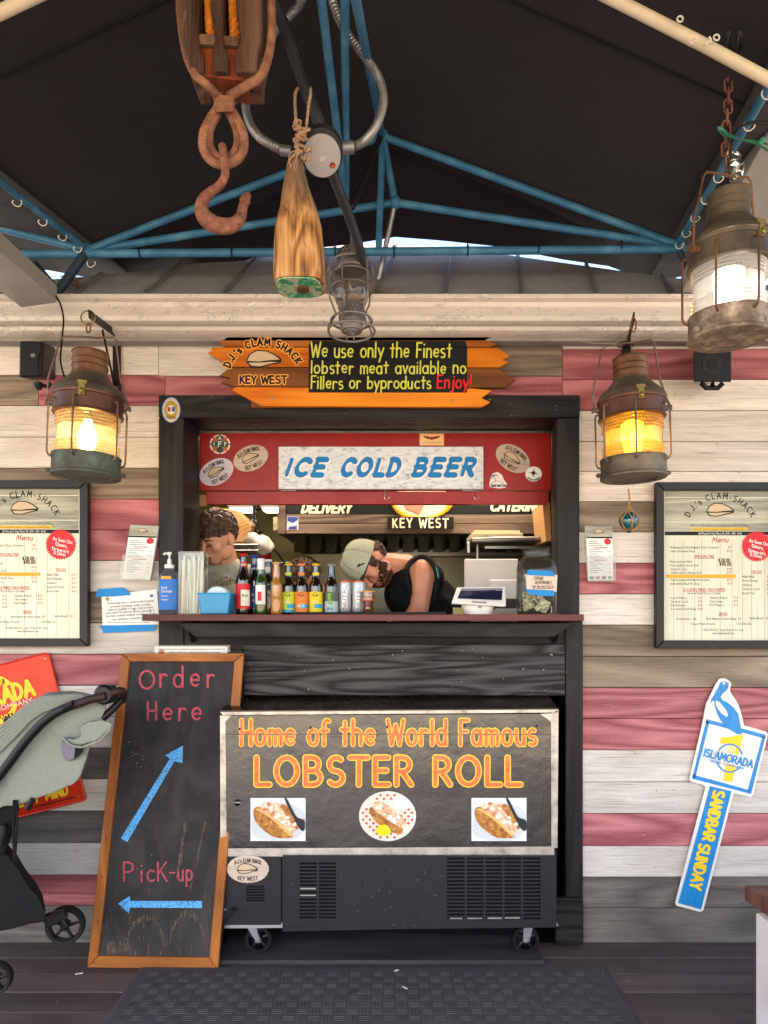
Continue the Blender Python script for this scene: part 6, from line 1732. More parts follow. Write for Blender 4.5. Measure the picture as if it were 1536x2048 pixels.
curls(HM, c1_, HAIR, [((0, .018, .030), (.080, .097, .086), lambda p: (p.z > .040 and p.y > -.085) or (p.y > .035 and p.z > -.03))], 420, .0125, 3)
curls(HM, c1_, HAIR, [((0, .005, .040), (.072, .090, .078), lambda p: p.z > .055 and p.y < .02)], 150, .015, 8)
SHIRT = MT('grey_marl_shirt'); n_ = SHIRT.noise(SHIRT.co(), 9., 4.); n2_ = SHIRT.noise(SHIRT.co(), 220., 3.)
SHIRT.pr(SHIRT.mix(n2_, '#98947f', '#bcb7a6'), .85, 0, SHIRT.bump(n_, .5, .03), .2)
b = B()
b.cap((cx-.165, 3.50, sh_), (cx+.165, 3.50, sh_), .074, .074); b.cap((cx-.055, 3.50, sh_+.032), (cx+.06, 3.50, sh_+.032), .076, .076)
b.ball((cx, 3.49, sh_-.13), (.185,.125,.19), None, 20, 14); b.ball((cx, 3.49, sh_-.34), (.17,.125,.22), None, 20, 14); b.ball((cx, 3.5, sh_-.50), (.18,.13,.12), None, 20, 14)
for s in (-1, 1): b.cap((cx+s*.19, 3.50, sh_-.01), (cx+s*.235, 3.485, sh_-.19), .064, .060)
tee = soften(b, .006, 6, .010, 7).build('tee_shirt', SHIRT.m, c1_, smooth=True)
b = B(); rp_ = [nb + Vector((.068*math.cos(a), .066*math.sin(a), .002+.014*math.sin(a)+.0*math.cos(a))) for a in [2*math.pi*k/24 for k in range(24)]]
b.tube([q+Vector((-.012,0,-.022)) for q in rp_], .0055, 6, closed=True).build('collar', SHIRT.m, c1_, smooth=True)
tr = B()
tr.ball((cx, 3.5, sh_-.60), (.17,.13,.09), None, 16, 12)
for s in (-1, 1): tr.cap((cx+s*.09, 3.5, sh_-.62), (cx+s*.10, 3.5, KF+.46), .092, .066); tr.cap((cx+s*.10, 3.5, KF+.46), (cx+s*.10, 3.52, KF+.09), .064, .052)
soften(tr, .008, 4).build('trousers', plain('#22242c', .8), c1_, smooth=True)
b = B(); YS = 3.352
arctext(b, "DJ's CLAM SHACK", 452, 1172, 19, 160, 20, 5, YS, 1.1, ry=14); fit(b, 'KEY WEST', 441, 463, 1171.5, 4, YS, .9)
b.build('shirt_print', plain('#8a7a35', .7), c1_)
clam(c1_, 453, 1161, 20, YS, .001)
sf = B()
for s in (-1, 1): sf.ball((cx+s*.115, 3.44, KF+.045), (.045,.13,.045), None, 12, 8)
sf.build('shoes', BLACKP, c1_, smooth=True)

# -- right cook: bent right over, cap and black sleeveless top
fD = Vector((-.22, -.42, -.88)); uD = Vector((-.90, -.24, .10))
HM2 = frame(P(738, 1129, 3.46), fD, uD)
c2_ = thing('person', 'bearded person in green grey cap and black sleeveless top bending down behind the cans', 'person', (PX(850,3.65), 3.65, KF))
b = B(); head_parts(b, HM2)
hp_ = HM2.translation
nk0 = P(765, 1128, 3.50); nk1 = P(812, 1136, 3.56)
b.cap(nk0, nk1, .058, .070)
shF = P(843, 1146, 3.50); shB = P(835, 1150, 3.80)
b.cap(shF, shB, .070, .068)
ab = P(838, 1215, 3.46); b.cap(shF+Vector((0,-.01,-.01)), ab, .066, .050)
wr = P(800, 1262, 3.38); b.cap(ab, wr, .046, .030); hand(b, wr, (-.8, -.3, -.1), (0,0,-1), 1, .6)
ab2 = P(815, 1225, 3.84); b.cap(shB, ab2, .060, .048); wr2 = P(770, 1262, 3.6); b.cap(ab2, wr2, .044, .03); hand(b, wr2, (-.8, -.3, -.1), (0,0,-1), -1, .6)
hip = Vector((PX(900,3.68), 3.68, PZ(1290,3.68)))
ms = (shF+shB)/2
b.cap(ms+Vector((.01,0,-.04)), ms.lerp(hip, .5), .115, .125); b.cap(ms.lerp(hip, .5), hip, .125, .14)
for dy_ in (-.09, .09):
    kn = Vector((hip.x-.02, hip.y+dy_, KF+.46)); b.cap(hip+Vector((0, dy_, -.05)), kn, .08, .055); b.cap(kn, Vector((hip.x+.02, hip.y+dy_, KF+.08)), .055, .04); b.cap(Vector((hip.x+.03, hip.y+dy_, KF+.04)), Vector((hip.x-.12, hip.y+dy_, KF+.035)), .04, .035)
soften(b, .0048, 3).build('body', SKIN2.m, c2_, smooth=True)
head_detail(HM2, c2_)
TANK = MT('black_tank_cloth'); n_ = TANK.noise(TANK.co(), 6., 4.); TANK.pr(TANK.mix(n_, '#060607', '#101114'), .8, 0, TANK.bump(n_, .6, .04), .2)
b = B()
b.cap(P(822, 1150, 3.60), P(832, 1152, 3.80), .090, .080)
b.cap(ms+Vector((-.02,.02,-.03)), ms.lerp(hip, .5), .128, .146); b.cap(ms.lerp(hip, .5), hip, .146, .16)
b.ball(P(812, 1185, 3.52), (.11,.09,.13), None, 16, 12)
b.ball(P(868, 1158, 3.56), (.055,.07,.075), None, 16, 12)
tk = soften(b, .006, 6, .008, 8).build('sleeveless_top', TANK.m, c2_, smooth=True)
# strap rim that rounds the bare shoulder
sr_ = spline([P(818,1186,3.40), P(812,1165,3.40), P(812,1143,3.42), P(822,1124,3.46), P(843,1114,3.50), P(862,1122,3.46), P(873,1146,3.42), P(874,1176,3.40), P(868,1205,3.40)], 6)
B().tube(sr_, .014, 10).build('armhole_edge', TANK.m, c2_, smooth=True)
B().tube([P(868,1128,3.44), P(874,1140,3.41), P(877,1156,3.395)], .0035, 6).build('teal_piping', plain('#2a8a94', .6), c2_, smooth=True)
tr = B(); tr.cap(hip+Vector((0,0,-.03)), hip+Vector((0,0,-.1)), .155, .14)
for dy_ in (-.09, .09):
    kn = Vector((hip.x-.02, hip.y+dy_, KF+.46)); tr.cap(hip+Vector((0, dy_, -.08)), kn, .095, .068); tr.cap(kn, Vector((hip.x+.02, hip.y+dy_, KF+.09)), .066, .052)
soften(tr, .008, 4).build('trousers', plain('#1a1c22', .8), c2_, smooth=True)
# cap: crown over upper skull, worn low
CAPM = MT('green_grey_cap_cloth'); n_ = CAPM.noise(CAPM.co(), 200., 3.); CAPM.pr(CAPM.mix(n_, '#979b84', '#bfc2ab'), .8, 0, CAPM.bump(n_, .3, .002), .2)
CU = Vector((0, -.18, .98)).normalized()
b = B(); nu, nv = 32, 10
for j in range(nv+1):
    ph = R(-4+94*j/nv)
    for k in range(nu):
        a = 2*math.pi*k/nu
        r0 = .088 if True else 0
        p = Vector((.090*math.cos(a)*max(0,math.cos(ph))**.62, .010+.112*math.sin(a)*max(0,math.cos(ph))**.62, .022+.118*math.sin(ph)*.97 - .075*(.010+.112*math.sin(a)*math.cos(ph))))
        b.v.append(HM2 @ p)
for j in range(nv):
    for k in range(nu): b.f.append([j*nu+k, j*nu+(k+1)%nu, (j+1)*nu+(k+1)%nu, (j+1)*nu+k])
cap_ = b.build('cap', CAPM.m, c2_, smooth=True)
for a0 in (0, 60, 120):
    line = []
    for j in range(13):
        ph = R(180*j/12); a = R(a0)
        cp_ = math.copysign(abs(math.cos(ph))**.62, math.cos(ph)); x_, y_ = .091*math.cos(a)*cp_, .113*math.sin(a)*cp_
        line.append(HM2 @ Vector((x_, .010+y_, .022+.1155*math.sin(ph)-.075*(.010+y_))))
    B().tube(line, .0013, 4).build('seam', plain('#77796a', .8), cap_)
B().ball(HM2 @ Vector((0, .010, .137)), .005, u=8, v=5).build('cap_button', CAPM.m, cap_)
# brim pulled forward over the brow
b = B(); top_, bot_ = [], []
for k in range(13):
    a = R(-160+140*k/12)
    top_.append((.078*math.cos(a), .010+.098*math.sin(a)))
inner = [HM2 @ Vector((x, y, .026)) for x, y in top_]
outer = [HM2 @ Vector((x*1.02, y-.052*(1-((k-6)/6)**2), .012)) for k, (x, y) in enumerate(top_)]
b.prism(inner+outer[::-1], .004, (HM2.to_3x3() @ Vector((0,0,1)))).build('cap_brim', plain('#3c3f3c', .7), cap_, smooth='auto')
# mark on the cap
b = B()
for (p0, p1) in (((.050,-.050,.062),(.064,-.030,.040)), ((.064,-.030,.040),(.058,-.060,.052)), ((.058,-.060,.052),(.070,-.040,.030))):
    b.tube([HM2 @ (Vector(p0)*1.16), HM2 @ (Vector(p1)*1.16)], .003, 5)
b.build('cap_mark', BLACKINK, cap_)
curls(HM2, c2_, HAIR, [((0, .03, -.008), (.080, .088, .062), lambda p: p.y > .042), ((0, .0, .0), (.079, .095, .05), lambda p: abs(p.x) > .06 and -.03 < p.y < -.008 and p.z > -.02)], 190, .0085, 5)
curls(HM2, c2_, BEARD, [((0, -.030, -.060), (.062, .066, .060), lambda p: p.z < -.058 and (p.y < -.0) and not (p.y < -.07 and p.z > -.086 and abs(p.x) < .03)), ((0, -.012, -.055), (.068, .058, .045), lambda p: abs(p.x) > .045 and -.035 < p.y < .0 and p.z < -.045)], 260, .0058, 6, 'beard')
B().tube([HM2 @ Vector(p) for p in spline([(-.026,-.096,-.056), (-.012,-.103,-.052), (0,-.104,-.053), (.012,-.103,-.052), (.026,-.096,-.056)], 3)], .005, 6).build('moustache', BEARD.m, c2_, smooth=True)
# -- third worker further back
HM3 = frame(P(607, 1158, 4.15), (-.55, -.55, -.62), (-.3, -.4, .86))
c3_ = thing('person', 'third worker bending low further back, only the head showing between the beer bottles', 'person', (PX(620,4.3), 4.3, KF))
b = B(); head_parts(b, HM3); hp_ = HM3.translation
b.cap(hp_+Vector((.03,.03,-.04)), hp_+Vector((.10,.08,-.10)), .055, .06)
tc = hp_+Vector((.14,.12,-.22)); b.ball(tc, (.19,.14,.17), None, 16, 12); b.cap(tc, (tc.x+.02, tc.y+.05, KF+.8), .14, .15)
for s in (-1, 1):
    b.cap((tc.x+s*.18, tc.y, tc.z+.06), (tc.x+s*.2, tc.y-.06, tc.z-.18), .055, .04); b.cap((tc.x+s*.2, tc.y-.06, tc.z-.18), (tc.x+s*.1, tc.y-.26, tc.z-.26), .038, .03)
    hand(b, (tc.x+s*.1, tc.y-.26, tc.z-.26), (-s*.3, -.9, 0), (0,0,-1), s, .6)
    b.cap((tc.x+s*.09, tc.y+.05, KF+.8), (tc.x+s*.09, tc.y+.05, KF+.08), .09, .045); b.cap((tc.x+s*.09, tc.y+.07, KF+.04), (tc.x+s*.09, tc.y-.08, KF+.035), .04, .035)
soften(b, .0065, 3).build('body', SKIN2.m, c3_, smooth=True)
head_detail(HM3, c3_)
b = B(); b.ball(tc, (.205,.16,.185), None, 16, 12); b.cap(tc, (tc.x+.02, tc.y+.05, KF+.85), .155, .165)
soften(b, .008, 4).build('shirt', plain('#2a2c30', .8), c3_, smooth=True)
b = B()
for s in (-1, 1): b.cap((tc.x+s*.09, tc.y+.05, KF+.85), (tc.x+s*.09, tc.y+.05, KF+.09), .11, .055)
soften(b, .01, 4).build('trousers', plain('#1f2126', .8), c3_, smooth=True)
curls(HM3, c3_, HAIR, [((0, .018, .026), (.080, .097, .086), lambda p: (p.z > .030) or (p.y > .03 and p.z > -.045))], 300, .012, 4)

# ------------------------------------------------------------------ things on the shelf
IZ = SZ1 + .0005
def bottle_prof(r, h, neck=.0135, sh=.56):
    return [(0,0),(r*.86,0),(r*.97,.003),(r,.008),(r,h*sh*.93),(r*.985,h*sh),(r*.86,h*(sh+.06)),(r*.66,h*(sh+.11)),(neck*1.25,h*(sh+.19)),(neck*1.05,h*.86),(neck,h*.94),(neck*1.1,h*.945),(neck*1.12,h*.962),(neck*.98,h*.965)]
AMB = MT('amber_bottle_glass'); AMB.pr('#140703', .06, 0, None, .7, coat=.8)
GRNG = MT('green_bottle_glass'); GRNG.pr('#2c4a12', .06, 0, None, .7, coat=.8); GRNG.p.inputs['Transmission Weight'].default_value = .35
CLR = MT('clear_beer_glass'); CLR.pr('#c98a2e', .06, 0, None, .7, coat=.8); CLR.p.inputs['Transmission Weight'].default_value = .5
def wraplab(c, r, a0, a1, z0, z1, mat, par, nm='label', d=.0008, n=14):
    """curved paper label on a bottle; angles with 270 facing the camera"""
    b = B()
    for k in range(n+1):
        a = R(a0+(a1-a0)*k/n)
        for z in (z0, z1): b.v.append(Vector((c[0]+(r+d)*math.cos(a), c[1]+(r+d)*math.sin(a), c[2]+z)))
    for k in range(n): b.f.append([2*k, 2*k+2, 2*k+3, 2*k+1])
    return b.build(nm, mat, par, smooth=True)
def wraptext(b, s, c, r, ac, z, h, th, sp=.18, w_=None, font=True, vertical=False, d=.0016):
    if font:
        vs, fs, wd = font_mesh(s, .02, 1); kx = ky = h/.70
        if w_: kx = w_/wd
        W = wd*kx
        def fn(x, y, hh=0):
            if vertical: x, y = -y+h/2+W*0, x
            u = x if vertical else x-W/2
            a = R(ac)+u/r
            return Vector((c[0]+(r+d)*math.cos(a), c[1]+(r+d)*math.sin(a), c[2]+z+y))
        b.add([fn(vx*kx, vy*ky) for vx, vy in vs], fs)
def bottle(px, toppy, Y, r, glass, capm, name, label, labels=(), texts=(), sh=.56, capz=True, group='bottles on the shelf', neck=.0135):
    h = (PZ(toppy, Y)-IZ)
    c = (PX(px, Y), Y, IZ)
    t = thing(name, label, 'bottle', c, group)
    bt_ = B().lathe(bottle_prof(r, h, neck, sh), 28, Matrix.Translation(c)).build('glass_body', glass, t, smooth='auto', angle=45)
    b = B(); pr_ = [(neck*1.12,h*.955),(neck*1.28,h*.958),(neck*1.22,h*.985),(neck*1.0,h),(0,h)]
    b.lathe(pr_, 21, Matrix.Translation(c), cap0=False).build('crown_cap', capm, t, smooth='auto')
    for (rr, a0, a1, z0, z1, mt) in labels: wraplab(c, rr if rr else r, a0, a1, z0*h, z1*h, mt, t, d=.0006+.0004*(labels.index((rr,a0,a1,z0,z1,mt))%3))
    for (s, rr, ac, z, hh, mt, vert) in texts:
        b = B(); wraptext(b, s, c, rr if rr else r, ac, z*h, hh, 0, vertical=vert); b.build('lettering', mt, t)
    return t, c, h
CREAMW = plain('#ddd5c4', .5); REDL = plain('#c4202c', .4); BLUL = plain('#1c4fa8', .4); LIME = plain('#b9c22a', .45); ORL = plain('#dd7a30', .45); YLL = plain('#dcc61c', .45); CYL = plain('#2c9cc0', .4); WL = plain('#d9d9d6', .45)
OLIVE = plain('#4c5216', .5)
bottle(487, 1107, 2.93, .032, AMB.m, plain('#b81a24', .35), 'beer_bottle', 'brown beer bottle with red label and red cap beside the blue tub',
       ((0,205,335,.09,.50,REDL),(0,262,330,.14,.40,CREAMW),(.0155,250,330,.78,.86,REDL)), (('Bob', 0, 292, .29, .010, BLACKINK, False),('KING', .0155, 285, .80, .007, WL, False)))
bottle(509, 1110, 2.99, .030, AMB.m, plain('#1c3c8c', .35), 'beer_bottle', 'brown beer bottle with blue label and blue cap behind the red label bottle',
       ((0,205,335,.10,.48,BLUL),(.0155,230,330,.72,.84,plain('#1a2f66', .4))), (('BUD', 0, 282, .30, .014, WL, False),('LIGHT', 0, 282, .21, .013, WL, False),('LIGHT', .016, 275, .76, .006, WL, False)))
bottle(522, 1117, 2.92, .026, GRNG.m, WL, 'beer_bottle', 'green beer bottle with a white foil neck',
       ((.0150,180,360,.66,.985,WL),(0,225,320,.18,.52,WL),(0,250,285,.24,.40,REDL)), ())
bottle(536, 1119, 2.99, .028, AMB.m, WL, 'beer_bottle', 'brown bottle with white oval label and white cap, between the green and the clear bottle',
       ((0,215,325,.12,.50,WL),(0,228,312,.44,.53,BLUL),(.0150,230,320,.70,.86,WL),(0,262,276,.18,.28,plain('#8a1c24', .4))), (('ULTRA', 0, 270, .32, .011, plain('#35436f', .5), False),))
t_, c_, h_ = bottle(553, 1124, 2.92, .0245, CLR.m, plain('#b89a60', .4), 'beer_bottle', 'clear bottle of golden beer, without paper label', (), (('Extra', 0, 270, .30, .008, plain('#8a5a1c', .5), False),))
for (px, l1, cn, lb_, tx) in ((577, LIME, '#d9a91c', 'brown craft beer bottle with lime label and gold cap, first of the craft bottles', ''), (603.5, ORL, '#dd7a3a', 'brown craft beer bottle with orange label, between the lime and the yellow one', 'ALE'), (632, YLL, '#d9a91c', 'brown craft beer bottle with yellow label and gold cap', '')):
    t_, c_, h_ = bottle(px, 1127, 2.95, .0285, AMB.m, plain(cn, .35), 'craft_beer_bottle', lb_,
       ((0,190,350,.04,.44,l1),(0,190,350,.04,.09,CYL if px < 580 else l1),(0,262,335,.12,.20,CYL),(.0160,215,325,.70,.76,CYL),(.0155,215,325,.76,.82,l1)), ((tx, 0, 270, .14, .013, WL, False),('ISLAND', 0, 270, .36, .006, OLIVE, False)) if tx else (('ISLAND', 0, 270, .36, .006, OLIVE, False),('CITRUS', 0, 262, .22, .007, CREAMW, False)), group='craft beer bottles on the shelf')
    for k in range(2):
        b = B(); a_ = [2*math.pi*j/16 for j in range(16)]
        b.tube([Vector((c_[0]+(.0300)*math.cos(R(270)+.009*math.cos(q)/.0285), c_[1]+.0300*math.sin(R(270)+.009*math.cos(q)/.0285), c_[2]+.385*h_+(.009-.003*k)*math.sin(q))) for q in a_], .0008, 4, closed=True).build('label_ring', OLIVE, t_)
        break
t_, c_, h_ = bottle(663, 1128, 2.95, .0285, AMB.m, plain('#a8a4a0', .3, metal=.6), 'craft_beer_bottle', 'brown bottle with green hop cone label and silver cap, nearest the cans', ((0,195,345,.03,.26,plain('#a9b8bc', .5)),(0,215,325,.26,.44,plain('#55604f', .5))), (('IPA', 0, 262, .08, .012, plain('#2a5a8a', .5), False),), group='craft beer bottles on the shelf')
b = B(); rg = random.Random(2)
for k in range(26):
    a = R(270-rg.uniform(-5, 22)); z = rg.uniform(.20, .40)*h_
    b.ball((c_[0]+.030*math.cos(a), c_[1]+.030*math.sin(a), c_[2]+z), (.0042,.0016,.0042), None, 6, 4)
b.build('hop_print', plain('#7fae3a', .5), t_)
o = B().box(PX(580,2.86), PX(893,2.86), 2.86, 3.03, IZ, IZ+.009).build('rubber_bar_mat', plain('#2a2b2d', .6), None, bevel=.003); tag(o, 'black rubber bar mat under the bottles and cans', 'bar mat')
# cans
for (px, lab) in ((689.5, 'white slim drinks can with orange rim, left of the pair'), (717.5, 'white slim drinks can with orange rim, right of the pair beside the small glass')):
    Y = 2.97; c = (PX(px, Y), Y, IZ+.009); h = PZ(1162, Y)-IZ-.009; r = .0272
    t = thing('drink_can', lab, 'can', c, 'slim cans on the shelf')
    B().lathe([(0,0),(.020,0),(.0255,.006),(r,.012),(r,h-.014),(r*.93,h-.006)], 28, Matrix.Translation(c), cap1=False).build('can_body', plain('#b9bcc0', .3, metal=.4, var=.06), t, smooth='auto')
    B().lathe([(r*.93,h-.006),(r*.96,h-.003),(r*.95,h),(r*.86,h),(r*.84,h-.004),(0,h-.004)], 28, Matrix.Translation(c), cap0=False).build('can_rim', plain('#c8552c', .35, metal=.3), t, smooth='auto')
    b = B()
    vs, fs, wd = font_mesh('NÜTRL', -.005, 2); ky = .0155/.70; kx = .098/wd
    b.add([Vector((c[0]+(r+.0008)*math.cos(R(273)-(vy*ky-.006)/r), c[1]+(r+.0008)*math.sin(R(273)-(vy*ky-.006)/r), c[2]+.012+vx*kx)) for vx, vy in vs], fs)
    b.build('lettering', BLACKINK, t)
# small glass
Y = 2.92; c = (PX(736, Y), Y, IZ+.009); h = PZ(1182, Y)-IZ-.009
t = thing('small_glass', 'small printed shot glass with an amber rim in front of the right can', 'glass', c)
B().lathe([(0,0),(.020,0),(.022,.003),(.019,h*.35),(.026,h*.55),(.0275,h*.8),(.0265,h*.95)], 24, Matrix.Translation(c), cap1=False).build('glass_body', MT('amber_tumbler').pr('#5a3014', .06, 0, None, .7, coat=.8), t, smooth=True)
B().lathe([(.0268,h*.93),(.028,h*.94),(.028,h),(.026,h)], 24, Matrix.Translation(c), cap0=False, cap1=False).build('rim', plain('#d08a30', .3), t, smooth='auto')
wraplab(c, .0272, 205, 335, h*.52, h*.66, plain('#a8482c', .5), t, d=.0012)
b = B(); wraptext(b, 'COPA', c, .0275, 270, h*.76, .0065, 0, w_=.034); wraptext(b, 'DI VINO', c, .0272, 270, h*.58, .007, 0, w_=.036, d=.002); wraptext(b, 'XO', c, .0195, 270, h*.15, .008, 0, d=.002); b.build('lettering', CREAMW, t)
# hand sanitizer
Y = 2.90; c = Vector((PX(339, Y), Y, IZ)); k_ = Y/FPX
t = thing('sanitizer_bottle', 'clear pump bottle with bright blue label at the left end of the shelf', 'pump bottle', c)
def ov(z, w_, d_): return (z, w_, d_)
b = B(); n = 24; secs = [(0,19,.024),(3,21.5,.027),(40,21.5,.027),(72,21,.026),(82,17,.021),(88,9,.012),(92,7,.011)]
for (z, w_, d_) in secs:
    for k in range(n):
        a = 2*math.pi*k/n; b.v.append(c+Vector((w_*k_*math.copysign(abs(math.cos(a))**.8, math.cos(a)), d_*math.sin(a), z*k_)))
for j in range(len(secs)-1):
    for k in range(n): b.f.append([j*n+k, j*n+(k+1)%n, (j+1)*n+(k+1)%n, (j+1)*n+k])
b.f.append(list(range(n)))
b.build('bottle_shell', glass_mat('clear_pet', '#eef4fa', .12, '#d4dde4', .9, .05), t, smooth=True)
b = B()
for k in range(15):
    a = R(200+140*k/14)
    for z in (9, 70): b.v.append(c+Vector((21.9*k_*math.copysign(abs(math.cos(a))**.8, math.cos(a))*.93, .0278*math.sin(a), z*k_)))
for k in range(14): b.f.append([2*k, 2*k+2, 2*k+3, 2*k+1])
lb0 = b.build('blue_label', plain('#1466b8', .3), t, smooth=True)
B().pbox(322, 342, Y-.0285, Y-.0280, 1152, 1158).build('label_stripe', plain('#e8a02a', .5), lb0)
b = B(); ftext(b, 'Hand', 323, 334, 1178, 6, Y-.0290); ftext(b, 'Sanitizer', 323, 345, 1185, 6, Y-.0290); ftext(b, 'kills germs', 323, 336, 1193, 3, Y-.029); ftext(b, 'FRESH', 323, 336, 1201, 3, Y-.029); b.build('lettering', WHITEP, lb0)
pm = B().lathe([(.020,92*k_),(.020,99*k_),(.009,101*k_),(.008,110*k_),(.004,111*k_),(.004,118*k_),(.009,119*k_),(.009,124*k_),(0,125*k_)], 16, Matrix.Translation(c)).tube([c+Vector((0,0,121*k_)), c+Vector((-.014,-.006,122*k_)), c+Vector((-.022,-.01,119*k_))], .0045, 8).build('pump', WHITEP, t, smooth='auto')
# straws in a clear box
Y = 2.90; t = thing('straw_holder', 'clear tall holder full of wrapped straws', 'straw holder', P(386, 1228, Y))
xa, xb, ya, yb, zt = PX(361,Y), PX(411,Y), Y-.03, Y+.045, PZ(1104, Y)
gb = B()
for q in ((xa,xb,ya,ya+.002),(xa,xb,yb-.002,yb),(xa,xa+.002,ya+.0025,yb-.0025),(xb-.002,xb,ya+.0025,yb-.0025)): gb.box(q[0],q[1],q[2],q[3],IZ,zt)
gb.box(xa+.003,xb-.003,ya+.003,yb-.003,IZ,IZ+.003)
gb.build('clear_box', glass_mat('clear_acrylic_box', '#f4f4f2', .05, '#e0e0dc', .9, .04), t)
rg = random.Random(12)
WS = plain('#e2e2de', .6); BS = plain('#a9c8cc', .6)
for k in range(34):
    x0_ = rg.uniform(xa+.010, xb-.010); y0_ = rg.uniform(ya+.01, yb-.01)
    B().tube([(x0_, y0_, IZ+.004), (min(max(x0_+rg.uniform(-.016,.016), xa+.008), xb-.008), min(max(y0_+rg.uniform(-.01,.01), ya+.008), yb-.008), zt-rg.uniform(.006,.05))], .0036, 6).build('straw', BS if k % 4 == 0 else WS, t, smooth=True)
# blue tub with lids
Y = 2.90; t = thing('blue_tub', 'small bright blue plastic tub holding white lids', 'tub', P(434, 1228, Y))
xa, xb = PX(402,Y), PX(467,Y); zt = PZ(1188, Y)
q = [(xa+.010,Y-.05,IZ),(xb-.010,Y-.05,IZ),(xb-.010,Y+.06,IZ),(xa+.010,Y+.06,IZ),(xa,Y-.055,zt),(xb,Y-.055,zt),(xb+.004,Y+.065,zt),(xa,Y+.065,zt)]
b = B().add(q, [(0,3,2,1),(0,1,5,4),(1,2,6,5),(2,3,7,6),(3,0,4,7)])
b.build('tub_body', plain('#1488b8', .3, coat=.3), t, bevel=.004, smooth='auto')
B().tube([Vector(q[4]), Vector(q[5]), Vector(q[6]), Vector(q[7])], .003, 6, closed=True).build('tub_rim', plain('#1c94c4', .3), t)
b = B().add([(xa+.004,Y-.05,zt-.02),(xb-.004,Y-.05,zt-.02),(xb-.004,Y+.06,zt-.02),(xa+.004,Y+.06,zt-.02)], [(0,1,2,3)]); b.build('tub_filler', plain('#0e6a94', .5), t)
o = thing('lid_stack', 'white round lids standing in the blue tub', 'lids', P(440, 1200, Y+.01))
for k in range(5):
    B().lathe([(.045,0),(.047,.003),(.043,.006),(.030,.004),(0,.004)], 24, Matrix.Translation((PX(436,Y), Y-.02+.014*k, PZ(1196,Y))) @ Matrix.Rotation(R(82), 4, 'X')).build('lid', plain('#c8d8d8', .4), o, smooth='auto')
# payment terminal
Y = 2.93; t = thing('payment_tablet', 'white payment tablet tilted on its stand behind the shelf edge', 'payment tablet', P(958, 1226, Y))
f = quadmap(P(914,1174,3.0), P(1012,1173,3.0), P(1012,1212,2.90), P(903,1206,2.90))
B().prism([f(0,0),f(1,0),f(1,1),f(0,1)], .016, (0,.75,-.35)).build('tablet_body', WHITEP, t, bevel=.003)
sc0 = B().prism([f(.10,.10,.0008),f(.93,.10,.0008),f(.92,.72,.0008),f(.08,.72,.0008)], .0004, (0,-1,.3)).build('screen', plain('#20243f', .12, coat=.4), t)
B().prism([f(.10,.10,.0016),f(.93,.10,.0016),f(.93,.24,.0016),f(.10,.24,.0016)], .0003, (0,-1,.3)).build('screen_bar', plain('#8a8c98', .2), sc0)
b = B()
vs, fs, wd = font_mesh('$12.00', 0, 1); b.add([f(.42+vx/wd*.2, .5-vy*.16, .002) for vx, vy in vs], fs); b.build('screen_text', BLACKINK, sc0)
B().prism([f(.36,.86,.001),f(.64,.86,.001),f(.64,.91,.001),f(.36,.91,.001)], .0004, (0,-1,.3)).build('card_slot', BLACKINK, t)
zc = IZ
b = B(); n = 20
for j, (w_, z) in enumerate(((.050,0),(.056,.004),(.066,.03),(.068,.05))):
    for k in range(n):
        a = 2*math.pi*k/n; e = .6
        b.v.append(Vector((PX(958,Y)+w_*math.copysign(abs(math.cos(a))**e, math.cos(a)), Y+.04+.05*math.copysign(abs(math.sin(a))**e, math.sin(a)), zc+z)))
for j in range(3):
    for k in range(n): b.f.append([j*n+k, j*n+(k+1)%n, (j+1)*n+(k+1)%n, (j+1)*n+k])
b.f.append(list(range(n))); b.build('stand', WHITEP, t, smooth='auto')
b = B()
for i in range(3):
    for j in range(2): b.pbox(956.5+i*2.6, 958.2+i*2.6, Y-.0125, Y-.0118, 1212+j*2.6, 1213.7+j*2.6)
b.build('dot_logo', BLACKINK, t)
o = B().box(PX(910,2.98), PX(935,2.98), 3.04, 3.08, IZ, IZ+.03).build('yellow_pad', plain('#b8b878', .6), None); tag(o, 'pale yellow pad under the left of the payment tablet', 'pad')
# tip jar
Y = 2.91; c = Vector((PX(1073, Y), Y, IZ)); k_ = Y/FPX
t = thing('tip_jar', 'big clear jar half full of dollar bills with a taped note', 'jar', c)
b = B(); n = 32; secs = [(0,36,.8),(3,39,.7),(88,39.5,.7),(104,36,.8),(110,30,1),(113,27,1),(127,27,1),(130,28.5,1),(131,27,1)]
for (z, w_, e) in secs:
    for k in range(n):
        a = 2*math.pi*k/n; b.v.append(c+Vector((w_*k_*math.copysign(abs(math.cos(a))**e, math.cos(a)), w_*k_*.9*math.copysign(abs(math.sin(a))**e, math.sin(a)), z*k_)))
for j in range(len(secs)-1):
    for k in range(n): b.f.append([j*n+k, j*n+(k+1)%n, (j+1)*n+(k+1)%n, (j+1)*n+k])
b.f.append(list(range(n))); b.build('jar_shell', glass_mat('clear_jar', '#f8f9f8', .03, '#dcdcd4', .7, .03), t, smooth='auto', angle=60)
o = thing('dollar_bills', 'crumpled dollar bills inside the tip jar', 'banknotes', c)
rg = random.Random(8); BILL = MT('banknote_paper'); n_ = BILL.noise(BILL.co(), 70., 5., .7); BILL.pr(BILL.ramp(n_, [(.35, '#7c8468'), (.5, '#b0b08c'), (.65, '#ded8b8')]), .7)
